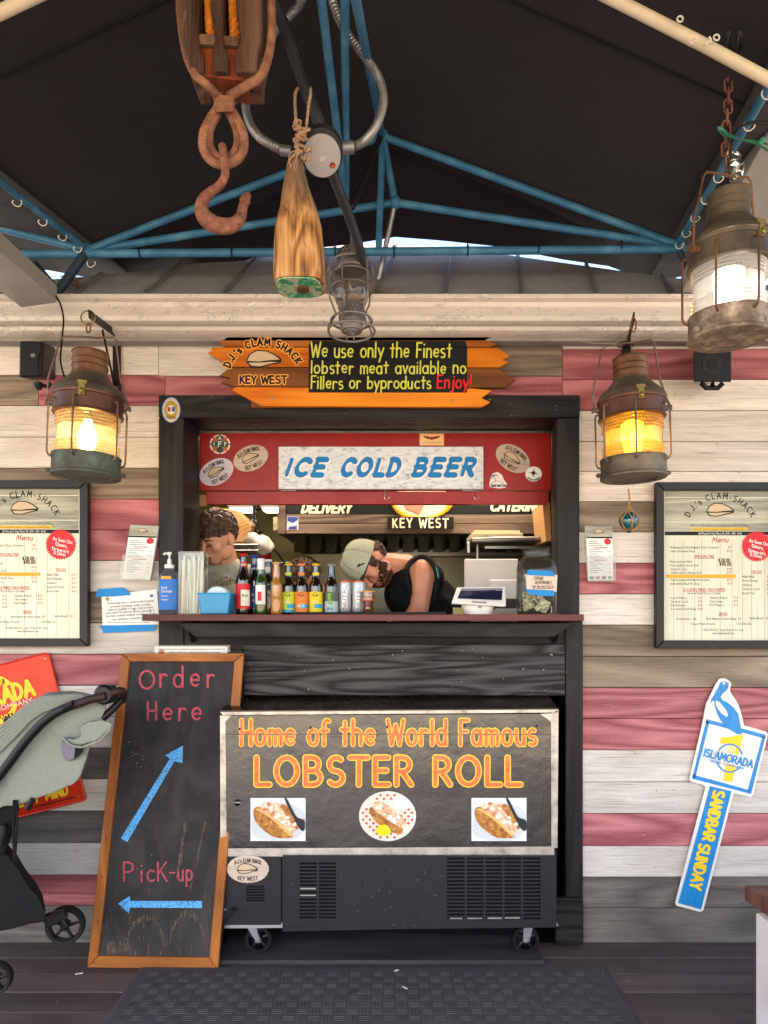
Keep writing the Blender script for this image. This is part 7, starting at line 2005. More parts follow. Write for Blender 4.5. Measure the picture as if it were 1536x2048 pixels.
for k in range(26):
    b = B(); cx0, cy0, cz0 = c.x+rg.uniform(-.045,.045), c.y+rg.uniform(-.045,.035), c.z+.012+rg.uniform(0, .075)+(.11 if k > 22 else 0)
    M = Matrix.Translation((cx0, cy0, cz0+.012)) @ Euler((rg.uniform(.8,2.2), rg.uniform(-.5,.5), rg.uniform(-1,1))).to_matrix().to_4x4()
    w_, h_ = rg.uniform(.03,.05), .024
    ph = rg.uniform(0, 6)
    for i in range(7):
        for j in range(4): b.v.append(M @ Vector(((i/6-.5)*w_, (j/3-.5)*h_, .006*math.sin(i*1.3+ph)+.003*math.sin(j*2+ph))))
    for i in range(6):
        for j in range(3): b.f.append([i*4+j, i*4+j+1, i*4+j+5, i*4+j+4])
    b.build('bill', BILL.m, o, smooth=True)
nt = thing('tip_note', 'handwritten note taped in blue on the tip jar', 'note', P(1082, 1180, 2.80))
NY = 2.823
B().prism([P(x, y, NY) for x, y in ((1052,1149),(1115,1150),(1113,1184),(1053,1182))], .001).build('paper', plain('#d8c4b0', .7), nt)
b = B(); fit(b, 'DRINK', 1068, 1087, 1159.5, 6, NY, 1.0, jit=.05); fit(b, 'RESPONSIBLY,', 1071, 1104, 1168, 6, NY, .9, jit=.05); fit(b, 'TIP RECKLESSLY!', 1064, 1107, 1177.5, 6, NY, .9, jit=.05)
b.build('handwriting', plain('#4a2c34', .7), nt)
for q in (((1055,1140),(1104,1142),(1110,1153),(1054,1150)), ((1052,1178),(1109,1181),(1108,1192),(1080,1192),(1056,1187))): B().prism([P(x, y, NY-.002) for x, y in q], .0008).build('blue_tape', TAPE, nt)
# ------------------------------------------------------------------ freezer cart
FZ = 2.82
fz = thing('freezer_cart', 'long black chest freezer cart on casters advertising the LOBSTER ROLL', 'freezer', (PX(778, FZ), 3.0, .02))
def zf(py): return PZ(py, FZ)
BODYM = plain('#17161a', .45, bump=.15, bscale=30)
Fx0, Fx1 = PX(441, FZ), PX(1117, FZ)
B().add([(Fx0+.004,FZ+.012,zf(1850)),(Fx1-.004,FZ+.012,zf(1850)),(Fx1-.004,3.44,zf(1850)),(Fx0+.004,3.44,zf(1850)),(Fx0+.004,FZ+.012,zf(1422)-.008),(Fx1-.004,FZ+.012,zf(1422)-.008),(Fx1-.014,3.40,zf(1422)+.11),(Fx0+.062,3.40,zf(1422)+.11)],
        [(0,3,2,1),(4,5,6,7),(0,1,5,4),(1,2,6,5),(2,3,7,6),(3,0,4,7)]).build('body', BODYM, fz, bevel=.003)
B().add([(Fx0,FZ,zf(1423)),(Fx1,FZ,zf(1419)),(Fx1-.012,3.42,zf(1419)+.128),(Fx0+.06,3.42,zf(1423)+.128),(Fx0,FZ,zf(1423)+.004),(Fx1,FZ,zf(1419)+.004),(Fx1-.012,3.42,zf(1419)+.132),(Fx0+.06,3.42,zf(1423)+.132)],
        [(0,3,2,1),(4,5,6,7),(0,1,5,4),(1,2,6,5),(2,3,7,6),(3,0,4,7)]).build('lid', plain('#2a1d18', .25, coat=.3), fz)
# bright aluminium surround
ALU = shade_mix('worn_aluminium_trim', [(.30, '#6a6058'), (.42, '#a8a096'), (.7, '#d2ccc2')], 12, .34, metal=.55, bstr=.35, bscale=120)
def q4(nm, pts, Yf, dep, mt, par=fz, bev=.0): return B().prism([P(x, y, Yf) for x, y in pts], dep).build(nm, mt, par, bevel=bev)
q4('trim_rail', ((440,1424),(1117,1419),(1115,1425),(446,1430)), FZ-.002, .012, ALU)
q4('trim_rail', ((447,1697),(1108,1693),(1109,1712),(445,1714)), FZ-.001, .012, ALU)
q4('trim_stile', ((440,1431),(451,1436),(453,1696),(441,1700)), FZ-.002, .012, ALU)
q4('trim_stile', ((1102,1428),(1117,1420),(1115,1696),(1103,1694)), FZ-.002, .012, ALU)
for pts in (((440,1431),(463,1431),(452,1442),(447,1450),(441,1444)), ((1080,1428),(1115,1426),(1116,1446),(1106,1450),(1098,1440))):
    q4('corner_plate', pts, FZ-.004, .0018, ALU)
# glossy wrapped front
m = MT('wrinkled_black_vinyl')
w1 = m.noise(m.co((1,1,1)), 70., 3., .6, .5); w2 = m.noise(m.co((1,1,1)), 9., 4., .6)
w3 = m.noise(m.co(), 300., 2.)
dirt = m.ramp(m.noise(m.co(), 40., 6., .75), [(.66, 0.), (.76, 1.)])
col = m.mix(m.math('MULTIPLY', dirt, .3), '#0c0b0d', '#6a5f56')
nr = m.bump(m.noise(m.co(), 4.5, 3.), .2, .03); nr = m.bump(w1, .24, .003, nr)
rg_ = m.n('MapRange', Value=w2, To_Min=.12, To_Max=.28).outputs[0]
VIN = m.pr(col, rg_, 0, nr, .8, coat=.6); m.p.inputs['Coat Roughness'].default_value = .12; m.t.links.new(nr, m.p.inputs['Coat Normal'])
vin = q4('vinyl_front', ((452,1470),(1102,1470),(1102,1692),(453,1695)), FZ-.0004, .006, VIN)
q4('vinyl_front', ((452,1436),(464,1431),(1090,1428),(1102,1440),(1102,1467.5),(452,1467.5)), FZ-.003, .006, VIN)
q4('seam_strip', ((452,1467.5),(1102,1467.5),(1102,1470),(452,1470)), FZ-.0045, .004, plain('#5f564e', .4))
ORT = MT('orange_print'); n_ = ORT.noise(ORT.co(), 60., 5., .65); ORT.pr(ORT.ramp(n_, [(.35, '#d8481c'), (.6, '#ea7a3c')]), .35, 0, None, .5)
YLT = plain('#f0c83c', .35)
for (mt, t1, t2, lf, nm) in ((YLT, 10.2, 13.2, .0042, 'lettering_outline'), (ORT, 6.2, 8.4, .0054, 'orange_lettering')):
    b = B()
    fit(b, 'Home of the World Famous', 482, 1072, 1489, 49, FZ, t1, lift=lf, sp=.19, h=.0003)
    b.build(nm, mt, fz)
    b = B()
    fit(b, 'LOBSTER ROLL', 511, 1041, 1569, 54, FZ, t2, lift=lf-.003, sp=.22, h=.0003)
    b.build(nm, mt, fz)
BUN = MT('bun_print'); n_ = BUN.noise(BUN.co(), 50., 5., .7); BUN.pr(BUN.ramp(n_, [(.35, '#6e3a12'), (.55, '#b5752c'), (.7, '#d8a458')]), .4)
MEAT = MT('filling_print'); n_ = MEAT.noise(MEAT.co(), 75., 5., .7); MEAT.pr(MEAT.ramp(n_, [(.35, '#b06a48'), (.5, '#e2b48a'), (.65, '#f0dcc0')]), .4)
def photo(x, lab):
    p = B().pbox(x, x+110, FZ-.0026, FZ-.0014, 1596, 1682).build('food_photo', plain('#dcdfe0', .35, var=.06), fz); p['label'] = lab
    def L(nm, pts, mt, lf):
        sp_ = spline([Vector((a, c, 0)) for a, c in pts], 4, closed=True); return poly([(x+v.x, 1596+v.y) for v in sp_], FZ, lf, .0003).build(nm, mt, p)
    L('plate_print', ((2,50),(20,20),(60,8),(104,24),(108,60),(88,82),(40,84),(8,76)), plain('#c5c8ca', .35, var=.1), .0029)
    L('bun_print', ((8,20),(20,18),(44,34),(70,60),(86,76),(70,80),(44,76),(16,54),(6,34)), BUN.m, .0034)
    L('filling_print', ((20,12),(44,9),(72,18),(90,40),(92,62),(84,70),(66,52),(44,32),(20,20)), MEAT.m, .0038)
    L('bun_print', ((60,16),(72,14),(88,34),(96,54),(92,62),(80,46)), BUN.m, .0042)
    L('bun_edge_print', ((10,22),(22,22),(46,37),(72,61),(84,74),(80,76),(66,63),(42,41),(20,27)), plain('#e0b46c', .4, var=.2), .0042)
    rg = random.Random(5)
    for k in range(26):
        t_ = rg.random(); cx_, cy_ = 26+58*t_+rg.uniform(-7,9), 16+40*t_+rg.uniform(-8,10)
        ell(B(), x+cx_, 1596+cy_, rg.uniform(3,6.5), rg.uniform(2,4), FZ, .0046+.00005*k, .0002, rg.uniform(0,180), 8).build('lobster_chunk', (plain('#efe0cc', .4), plain('#dfa88a', .4), plain('#c97a5c', .4), plain('#f5ece0', .4))[k % 4], p)
    L('fork_print', ((69,3),(74,2),(92,36),(108,44),(108,64),(98,60),(84,34)), plain('#262a30', .35), .0062)
photo(501, 'food photo of a lobster roll and fork, left end'); photo(943, 'food photo of a lobster roll and fork, right end')
p = ell(B(), 775, 1632, 57, 50, FZ, .0026, .0012, n=36).build('food_photo', plain('#d8d2c4', .35), fz); p['label'] = 'round food photo of a lobster roll with lemon, centre'
b = B(); k = 0
for i in range(-9, 10):
    for j in range(-8, 9):
        x_, y_ = 775+i*7+(j%2)*0, 1632+j*7
        if ((x_-775)/52)**2+((y_-1632)/45)**2 < 1 and (i+j) % 2 == 0 and not (abs(x_-775+ (y_-1632)*-.6) < 26 and abs(y_-1632) < 34):
            b.prism([P(x_, y_-3, FZ)+Vector((0,-.0030,0)), P(x_+3.6, y_, FZ)+Vector((0,-.0030,0)), P(x_, y_+3.4, FZ)+Vector((0,-.0030,0)), P(x_-3.6, y_, FZ)+Vector((0,-.0030,0))], .0003)
b.build('check_print', plain('#d0582e', .4), p)['kind'] = 'stuff'
def LL_(nm, pts, mt, lf): return poly([(v.x, v.y) for v in spline([Vector((a, c, 0)) for a, c in pts], 4, closed=True)], FZ, lf, .0003).build(nm, mt, p)
LL_('cup_print', ((786,1600),(800,1592),(818,1600),(820,1614),(804,1620),(790,1614)), plain('#dadada', .4), .0040)
LL_('bun_print', ((738,1620),(748,1614),(770,1632),(798,1650),(806,1658),(800,1668),(780,1662),(752,1644)), BUN.m, .0040)
LL_('filling_print', ((744,1608),(762,1602),(786,1618),(806,1634),(812,1650),(802,1656),(778,1640),(752,1622)), MEAT.m, .0045)
rg = random.Random(6)
for k in range(24):
    t_ = rg.random(); ell(B(), 752+48*t_+rg.uniform(-5,6), 1610+36*t_+rg.uniform(-6,6), rg.uniform(3,6), rg.uniform(2,4), FZ, .0048+.00005*k, .0002, rg.uniform(0,180), 8).build('lobster_chunk', (plain('#efe0cc', .4), plain('#dfa88a', .4), plain('#d08a6c', .4), plain('#f5ece0', .4))[k % 4], p)
LL_('lemon_print', ((752,1660),(760,1650),(774,1650),(782,1662),(776,1670),(760,1670)), plain('#e8cf20', .4), .0050)
o = B().lathe([(.013,0),(.013,.004),(.010,.007),(0,.008)], 18, Matrix.Translation(P(475,1605,FZ-.001)) @ Matrix.Rotation(R(90), 4, 'X')).build('lock', BLACKG, fz, smooth='auto')
B().pbox(468.5, 481.5, FZ-.0095, FZ-.0088, 1604, 1606.5).build('keyway', GALV, o)
for (x, y) in ((479,1458),(621,1456),(774,1454),(930,1452),(1074,1452)): B().lathe([(.0045,0),(.004,.002),(0,.0025)], 10, Matrix.Translation(P(x, y, FZ-.0085)) @ Matrix.Rotation(R(90), 4, 'X')).build('rivet', BLACKINK, fz)
# lower machinery cover with louvres
PAN = plain('#232125', .55, var=.2, bump=.15, bscale=20)
CAV = plain('#060606', .9)
def grille(x0, x1, y0, y1, cols, rows, Yf, bowfn=lambda x: 0, mt=PAN, gapc=5, part='slat'):
    """open louvre: dark cavity, horizontal slats and upright webs"""
    B().pbox(x0-1, x1+1, Yf+.010, Yf+.012, y0-1, y1+1).build('louvre_cavity', CAV, fz)
    pt = (y1-y0)/rows
    for r in range(rows):
        b = B(); y_ = y0+pt*r
        b.prism([P(x0, y_+pt*.56+bowfn(x0), Yf), P(x1, y_+pt*.56+bowfn(x1), Yf), P(x1, y_+pt+bowfn(x1), Yf), P(x0, y_+pt+bowfn(x0), Yf)], .0025)
        b.build(part, mt, fz)
    cw = (x1-x0)/cols
    for c in range(1, cols):
        B().pbox(x0+cw*c-gapc/2, x0+cw*c+gapc/2, Yf-.0004, Yf+.0022, y0, y1).build('louvre_web', mt, fz)
# small left panel
Yp = FZ-.002
def framed(x0, x1, y0, y1, holes, Yf, nm):
    """sheet with rectangular openings, laid as strips butted together"""
    ys = sorted(set([y0, y1]+[h[2] for h in holes]+[h[3] for h in holes]))
    b = B()
    for ya, yb in zip(ys[:-1], ys[1:]):
        hs = sorted([h for h in holes if h[2] <= ya and h[3] >= yb]); x = x0
        for h in hs:
            b.pbox(x, h[0], Yf, Yf+.004, ya, yb); x = h[1]
        b.pbox(x, x1, Yf, Yf+.004, ya, yb)
    return b.build(nm, PAN, fz)
framed(446, 562, 1713, 1850, [(492,529,1772,1805)], Yp, 'side_cover')
grille(492, 529, 1772, 1805, 1, 6, Yp)
Yq = FZ-.012
framed(565, 1113, 1711, 1855, [(599,672,1725,1840),(894,1082,1715,1842)], Yq, 'machinery_cover')
b = B().prism([P(565,1855.2,Yq), P(1100,1855.2,Yq), P(800,1858,Yq), P(565,1863,Yq)], .004).build('cover_lip', PAN, fz)
grille(599, 672, 1725, 1840, 2, 16, Yq); grille(894, 1082, 1715, 1842, 5, 17, Yq)
rg = random.Random(17)
for (x0, x1, y0, y1) in ((600,632,1776,1781),(600,632,1787,1792),(602,634,1838,1841),(900,925,1836,1839),(935,965,1836,1839),(975,1005,1835,1838),(1010,1040,1834,1837)):
    B().pbox(x0, x1, Yq+.006, Yq+.009, y0, y1).build('inner_fin', plain('#c9c7c4', .3, metal=.6), fz)
sc_b = B()
for k in range(40):
    x_, y_ = rg.uniform(570, 1105), rg.uniform(1715, 1850); a = rg.uniform(0, 3.1); L_ = rg.uniform(2, 9)
    if 595 < x_ < 676 or 888 < x_ < 1086: continue
    sc_b.tube([P(x_, y_, Yq-.0002), P(x_+L_*math.cos(a), y_+L_*math.sin(a), Yq-.0002)], .0005, 3)
sc_b.build('scratch', plain('#8a8688', .6), fz)['kind'] = 'stuff'
for (x, y) in ((569,1718),(569,1803),(569,1852),(672,1712),(1107,1716),(449,1717),(558,1715),(536,1728),(536,1745),(1105,1845)):
    B().lathe([(.004,0),(.0035,.002),(0,.0025)], 8, Matrix.Translation(P(x, y, Yq if x > 563 else Yp)) @ Matrix.Rotation(R(90), 4, 'X')).build('rivet', BLACKINK, fz)
q4('base_rail', ((446,1846),(1113,1843),(1117,1852),(446,1857)), FZ+.002, .02, plain('#a9a8a6', .35, metal=.3), bev=.001)
s_ = oval_sticker(496, 1738, 42, 28, 0, PALEW, 'oval pale wood shell sticker low on the freezer', fz, Yp-.001)
o = B().tube(spline([P(462,1818,Yp-.004), P(470,1818,Yp-.02), P(463,1826,Yp-.03), P(452,1838,Yp-.03), P(446,1856,Yp-.03), P(443,1890,Yp-.02)], 5), .0042, 7).build('power_cord', BLACKP, fz, smooth=True)
q4('cord_stub', ((440,1818),(452,1817),(452,1821),(440,1822)), Yp-.006, .004, GALV)
# casters
def caster(cx, cy, lean):
    t = thing('tmp', None, None, (0,0,0)); bpy.data.objects.remove(t)
    Y = 2.875; r_ = 27.5*Y/FPX; c = Vector((PX(cx, Y), Y, .02+r_)); hy = zf(1853)-.004
    w_ = B().lathe([(r_-.003,-.017),(r_,-.012),(r_,.012),(r_-.003,.017),(r_*.72,.017),(r_*.70,.010),(r_*.70,-.010),(r_*.72,-.017),(r_-.003,-.017)], 36, Matrix.Translation(c) @ Matrix.Rotation(R(90), 4, 'X') , cap0=False, cap1=False).build('caster_wheel', plain('#121214', .4), fz, smooth='auto')
    b = B()
    for k in range(5):
        a = 2*math.pi*k/5+.3; b.tube([c, c+Vector((r_*.74*math.cos(a), 0, r_*.74*math.sin(a)))], .006, 6)
    b.lathe([(0,-.02),(.016,-.02),(.016,.02),(0,.02)], 16, Matrix.Translation(c) @ Matrix.Rotation(R(90), 4, 'X')); b.build('wheel_spoke', plain('#1c1c1f', .4), w_)
    top_ = hy
    for dy in (-.024, .024):
        B().prism([c+Vector((-.012,dy,-.008)), c+Vector((.012,dy,-.008)), c+Vector((.012+lean*.02,dy,.03)), (c.x+.012+lean*.034, c.y+dy, top_-.004), (c.x-.012+lean*.034-abs(lean)*.03, c.y+dy, top_-.004), c+Vector((-.012,dy,.0))], .003).build('caster_fork', GALV, fz, bevel=.0008)
    B().box(c.x-.045+lean*.02, c.x+.045+lean*.02, c.y-.035, c.y+.035, top_-.004, top_+.002).build('caster_plate', GALV, fz, bevel=.001)
    B().lathe([(.008,0),(.008,.005),(.005,.007)], 6, Matrix.Translation(c+Vector((0,-.024,0))) @ Matrix.Rotation(R(90), 4, 'X')).build('axle_bolt', GALV, fz)
caster(518, 1888, -.6); caster(1050, 1888, .5)
for xx in (518, 1050):
    r_ = .05; c = Vector((PX(xx, 2.875), 3.34, .02+r_)); B().lathe([(r_,-.015),(r_,.015)], 24, Matrix.Translation(c) @ Matrix.Rotation(R(90), 4, 'X')).build('caster_wheel', plain('#121214', .4), fz)
    B().box(c.x-.02, c.x+.02, 3.32, 3.36, .09, zf(1853)).build('caster_fork', GALV, fz)
o = B().box(PX(432,2.80), PX(1089,2.80), 2.802, 3.45, 0.001, .0195).build('base_board', wood('grey_scuffed_board', '#2b292b', '#454246', .55, ring=4, fine=.6, bstr=.15, knots=False, wear=('#8a7a60', .35)), None, bevel=.002)
tag(o, 'scuffed dark board on the deck that the freezer casters stand on', 'board')

# ------------------------------------------------------------------ chalkboard
def at_floor(px, py): Yy = EYE*FPX/(py-1240); return P(px, py, Yy)
BLc, BRc = at_floor(178, 1932), at_floor(438, 1936); TLc = P(246, 1307, 2.93)
_n = (BLc-TLc).cross(BRc-BLc); _o = Vector((0,0,EYE)); _d = P(490, 1307, 1.) - _o
TRc = _o + _d*((TLc-_o).dot(_n)/_d.dot(_n))
cb = thing('chalkboard', 'pine framed chalkboard reading Order Here and Pick-up leaning on the wall', 'chalkboard', (BLc+BRc)/2)
q = quadmap(TLc, TRc, BRc, BLc)
def uv(px, py):
    """solve board coordinates for a pixel"""
    u, v = .5, .5
    for _ in range(14):
        p = q(u, v); x_ = 768+p.x*FPX/p.y; y_ = 1240-(p.z-EYE)*FPX/p.y
        e = .002; pu, pv = q(u+e, v), q(u, v+e)
        def pj(p): return (768+p.x*FPX/p.y, 1240-(p.z-EYE)*FPX/p.y)
        a = pj(pu); c = pj(pv); j11, j12, j21, j22 = (a[0]-x_)/e, (c[0]-x_)/e, (a[1]-y_)/e, (c[1]-y_)/e
        det = j11*j22-j12*j21; dx, dy = px-x_, py-y_
        u += (j22*dx-j12*dy)/det; v += (-j21*dx+j11*dy)/det
    return u, v
TH = .018
def cbq(nm, uvs, h, dep, mt, par=None, bev=0.0):
    nrm = (q(.5,.5,1)-q(.5,.5,0))
    return B().prism([q(u, v, h) for u, v in uvs], dep, tuple(-nrm)).build(nm, mt, par or cb, bevel=bev)
fwu, fwv = .076, .0275
cbq('frame_rail', ((0,0),(1,0),(1-fwu,fwv),(fwu,fwv)), TH, TH, FRAME_W, bev=.0025)
cbq('frame_rail', ((0,1),(1,1),(1-fwu,1-fwv*1.3),(fwu,1-fwv*1.3)), TH, TH, FRAME_W, bev=.0025)
cbq('frame_stile', ((0,.001),(fwu-.002,fwv+.001),(fwu-.002,1-fwv*1.3-.001),(0,.999)), TH, TH, FRAME_WZ, bev=.0025)
cbq('frame_stile', ((1,.001),(1-fwu+.002,fwv+.001),(1-fwu+.002,1-fwv*1.3-.001),(1,.999)), TH, TH, FRAME_WZ, bev=.0025)
m = MT('worn_blackboard')
a_ = m.noise(m.co((14,1,1.2)), 9., 6., .7); g_ = m.noise(m.co((60,1,3)), 4., 4., .6)
z_ = m.n('SeparateXYZ', Vector=m._co).outputs[2]
lowm = m.n('MapRange', Value=z_, From_Min=.42, From_Max=.02).outputs[0]
mask = m.ramp(m.math('ADD', m.math('MULTIPLY', a_, 1.), m.math('MULTIPLY', lowm, .10)), [(.68, 0.), (.74, 1.)])
base = m.mix(g_, '#1d1a1b', '#2e2a2b'); dust = m.ramp(m.noise(m.co((2,1,1)), 4., 6., .65, 1.), [(.42, 0.), (.7, 1.)])
base = m.mix(m.math('MULTIPLY', dust, .5), base, '#4c4645')
m.pr(m.mix(m.math('MULTIPLY', mask, .8), base, '#7c6450'), .7, 0, m.bump(g_, .2, .002), .3)
cbq('board_face', ((fwu-.01,fwv-.005),(1-fwu+.01,fwv-.005),(1-fwu+.01,1-fwv*1.3+.005),(fwu-.01,1-fwv*1.3+.005)), .006, .004, m)
# ghosted arcs where old paint wore away near the foot
def chalk(col, name):
    mm = MT(name); n_ = mm.noise(mm.co(), 160., 3., .7); n2 = mm.noise(mm.co(), 14., 3.)
    k = mm.ramp(mm.math('ADD', n_, mm.math('MULTIPLY', n2, .2)), [(.46, .25), (.62, 1.)])
    mm.pr(mm.mix(k, '#2a2022', col), .85); return mm.m
CRED = chalk('#c04858', 'red_chalk'); CBLU = chalk('#58a8e4', 'blue_chalk'); CTAN = chalk('#9a7c60', 'bare_wood_scuff')
def cfit(b, s, x0, x1, base, hpx, th, slope=0, sp=.2, jit=.02):
    W = text_width(s, sp); sx = (x1-x0)/(W*hpx)
    def fn(x, y, hh):
        u, v = uv(x0+x, base-y-slope*x); return q(u, v, .0068+hh)
    letter(b, s, fn, hpx, th, sp, .0004, 0, jit, sx=sx)
b = B(); cfit(b, 'O', 280, 312, 1378, 36, 4.2); cfit(b, 'rder', 320, 430, 1374, 42, 4.2, .0, .36); cfit(b, 'H', 296, 316, 1440, 36, 4.2); cfit(b, 'ere', 326, 404, 1440, 40, 4.2, 0, .3)
for q_ in ((312,1340),(312,1376)): pass
cfit(b, 'P', 248, 270, 1762, 38, 3.4); cfit(b, 'ic', 282, 312, 1762, 36, 3.4, 0, .3); cfit(b, 'K', 316, 336, 1762, 38, 3.4); cfit(b, '-', 340, 352, 1756, 30, 3.4); cfit(b, 'up', 356, 386, 1760, 34, 3.4, 0, .25)
b.build('red_chalk_lettering', CRED, cb)
def carrow(pts, nm='blue_arrow'):
    return B().prism([q(*uv(x, y), .0072) for x, y in pts], .0004, tuple(q(.5,.5,0)-q(.5,.5,1))).build(nm, CBLU, cb)
carrow(((243,1676),(256,1683),(350,1522),(366,1526),(367,1491),(332,1510),(341,1517)))
carrow(((405,1801),(405,1815),(261,1814),(259,1826),(238,1806),(261,1791),(262,1801)))
b = B(); rg = random.Random(31)
def wl(x, y): return q(*uv(x, y), .0066)
for k in range(150):
    f = rg.random(); a = math.pi*(1-f); x_ = 292+38*math.cos(a)*(-1) if k % 2 else 376-36*math.cos(a); y_ = 1895-(70 if k % 2 else 78)*math.sin(a)*rg.uniform(.86,1.0)
    L_ = rg.uniform(4, 13); b.tube([wl(x_, y_), wl(x_+rg.uniform(-1,1), y_+L_)], .0006, 3)
for k in range(60):
    x_ = rg.uniform(215, 262); y_ = rg.uniform(1880, 1900); b.tube([wl(x_, y_), wl(x_+.5, y_+rg.uniform(3, 11))], .0008, 3)
for k in range(36):
    f = rg.random(); x_ = 372-(1-f)*18+rg.uniform(-3,3); y_ = 1640+f*110*-1+110; b.tube([wl(x_, y_), wl(x_-1, y_+rg.uniform(8, 26))], .0006, 3)
for k in range(30):
    f = rg.random(); x_ = 412-f*30+rg.uniform(-2,2); y_ = 1640+f*130; b.tube([wl(x_, y_), wl(x_-2, y_+rg.uniform(6, 20))], .0006, 3)
b.build('worn_streak', CTAN, cb)['kind'] = 'stuff'
b = B()
for k in range(34):
    x_, y_ = (rg.gauss(268, 16), rg.gauss(1515, 22)) if k < 20 else (rg.uniform(250, 430), rg.uniform(1330, 1850))
    p_ = wl(x_, y_); s_ = rg.uniform(.0005, .0014); b.ball(p_, (s_, .0003, s_), u=5, v=3)
b.build('chalk_speck', WHITEP, cb)['kind'] = 'stuff'
for (u_, v_) in ((.05,.012),(.95,.012),(.04,.30),(.03,.42),(.04,.60),(.035,.72),(.045,.86),(.05,.985),(.95,.985)):
    B().ball(q(u_, v_, TH), (.003,.002,.003), u=6, v=4).build('nail_hole', plain('#1a0e08', .8), cb)

# ------------------------------------------------------------------ rubber mat
m = MT('black_rubber'); n_ = m.noise(m.co(), 8., 5.); m.pr(m.mix(n_, '#433f42', '#524e50'), .75, 0, m.bump(m.noise(m.co(), 120., 3.), .15, .002), .12)
mt_ = thing('rubber_mat', 'black rubber floor mat with parquet ribs in front of the freezer', 'mat', (0, 2.4, 0))
mx0, mx1, my1, my0 = -.955, .872, 2.785, 1.75
B().add([(mx0,my0,.001),(mx1,my0,.001),(mx1,my1,.001),(mx0,my1,.001),(mx0+.02,my0+.02,.010),(mx1-.02,my0+.02,.010),(mx1-.02,my1-.02,.010),(mx0+.02,my1-.02,.010)],
        [(0,3,2,1),(4,5,6,7),(0,1,5,4),(1,2,6,5),(2,3,7,6),(3,0,4,7)]).build('mat_base', m, mt_)
b = B(); T = .043
nx = int((mx1-mx0-.10)/T); ny = int((my1-my0-.10)/T)
for i in range(nx):
    for j in range(ny):
        x_, y_ = mx0+.05+i*T, my1-.05-(j+1)*T
        for k in range(3):
            o_ = T*(.14+.27*k); w_ = T*.17
            if (i+j) % 2: v4 = (x_+o_, x_+o_+w_, y_+.004, y_+T-.004)
            else: v4 = (x_+.004, x_+T-.004, y_+o_, y_+o_+w_)
            a0, a1, c0, c1 = v4
            b.add([(a0,c0,.010),(a1,c0,.010),(a1,c1,.010),(a0,c1,.010),(a0+.001,c0+.001,.0114),(a1-.001,c0+.001,.0114),(a1-.001,c1-.001,.0114),(a0+.001,c1-.001,.0114)], [(4,5,6,7),(0,1,5,4),(1,2,6,5),(2,3,7,6),(3,0,4,7)])
b.build('mat_rib', m, mt_)['kind'] = 'stuff'

# ------------------------------------------------------------------ stroller
ST = MT('sage_stroller_cloth'); n_ = ST.noise(ST.co(), 260., 3.); n2 = ST.noise(ST.co((1,1,1)), 7., 4., .55, .8)
ST.pr(ST.mix(n_, '#6f7468', '#8d9286'), .8, 0, ST.bump(n2, .7, .03), .3)
STD = MT('black_stroller_cloth'); n2 = STD.noise(STD.co(), 6., 4., .5, .5); STD.pr(STD.mix(STD.noise(STD.co(), 200., 2.), '#100e10', '#1c191b'), .85, 0, STD.bump(n2, .6, .03), .2)
BRL = plain('#2e1a17', .55, bump=.2)
sr = thing('stroller', 'sage green and black baby stroller cut by the left edge of the photo', 'stroller', (PX(40, 2.5), 2.5, 0))
SYa = 2.40
def soft(pts, Y, dep, vox, it, nm, mt, nz=.0, par=sr):
    gx, gy = sum(q[0] for q in pts)/len(pts), sum(q[1] for q in pts)/len(pts)
    dr = P(gx, gy, 1.) - Vector((0, 0, EYE))       # the pushchair stands turned toward the door, away from the wall normal
    b = B().prism([P(x, y, Y) for x, y in pts], dep, (dr.x, 1, dr.z*.5))
    return soften(b, vox, it, nz, 6, 3).build(nm, mt, par, smooth=True)
hood_o = [(-150,1640),(-60,1530),(10,1462),(60,1408),(95,1388),(150,1386),(190,1392),(212,1402),(214,1420),(205,1440),(196,1455),(186,1480),(172,1520),(160,1560),(146,1572),(108,1590),(66,1602),(36,1611),(8,1612),(-40,1640)]
soft(hood_o, SYa, .36, .008, 12, 'hood', ST, .012)
# folded hood ribs
for k in range(6):
    o1 = 7*k
    B().tube(spline([P(-60,1560-o1*1.6,SYa-.008), P(20,1482-o1*1.2,SYa-.010), P(70,1432-o1*.9,SYa-.012), P(120,1410-o1*.45,SYa-.012), P(165,1402-o1*.25,SYa-.008), P(205,1404+o1*.35,SYa)], 6), .006, 6).build('hood_fold', ST, sr, smooth=True)
# loose flap at the front
fl_pts = [(158,1455),(178,1442),(205,1440),(224,1446),(222,1456),(208,1470),(196,1482),(180,1486),(160,1492),(140,1488),(126,1475),(150,1478),(164,1470)]
soft(fl_pts, SYa-.045, .05, .005, 5, 'hood_flap', ST, .008)
B().tube(spline([P(124,1473,SYa-.05), P(140,1489,SYa-.055), P(162,1494,SYa-.055), P(182,1488,SYa-.055), P(200,1480,SYa-.05), P(222,1456,SYa-.045)], 5), .004, 6).build('flap_piping', ST, sr, smooth=True)
soft([(124,1480),(134,1484),(152,1492),(170,1490),(166,1500),(150,1520),(136,1524),(126,1516),(122,1498)], SYa-.02, .05, .005, 5, 'visor_pouch', plain('#6d6a78', .6), .004)
soft([(150,1494),(170,1490),(164,1506),(148,1520)], SYa-.028, .03, .004, 3, 'visor_shadow_panel', STD)
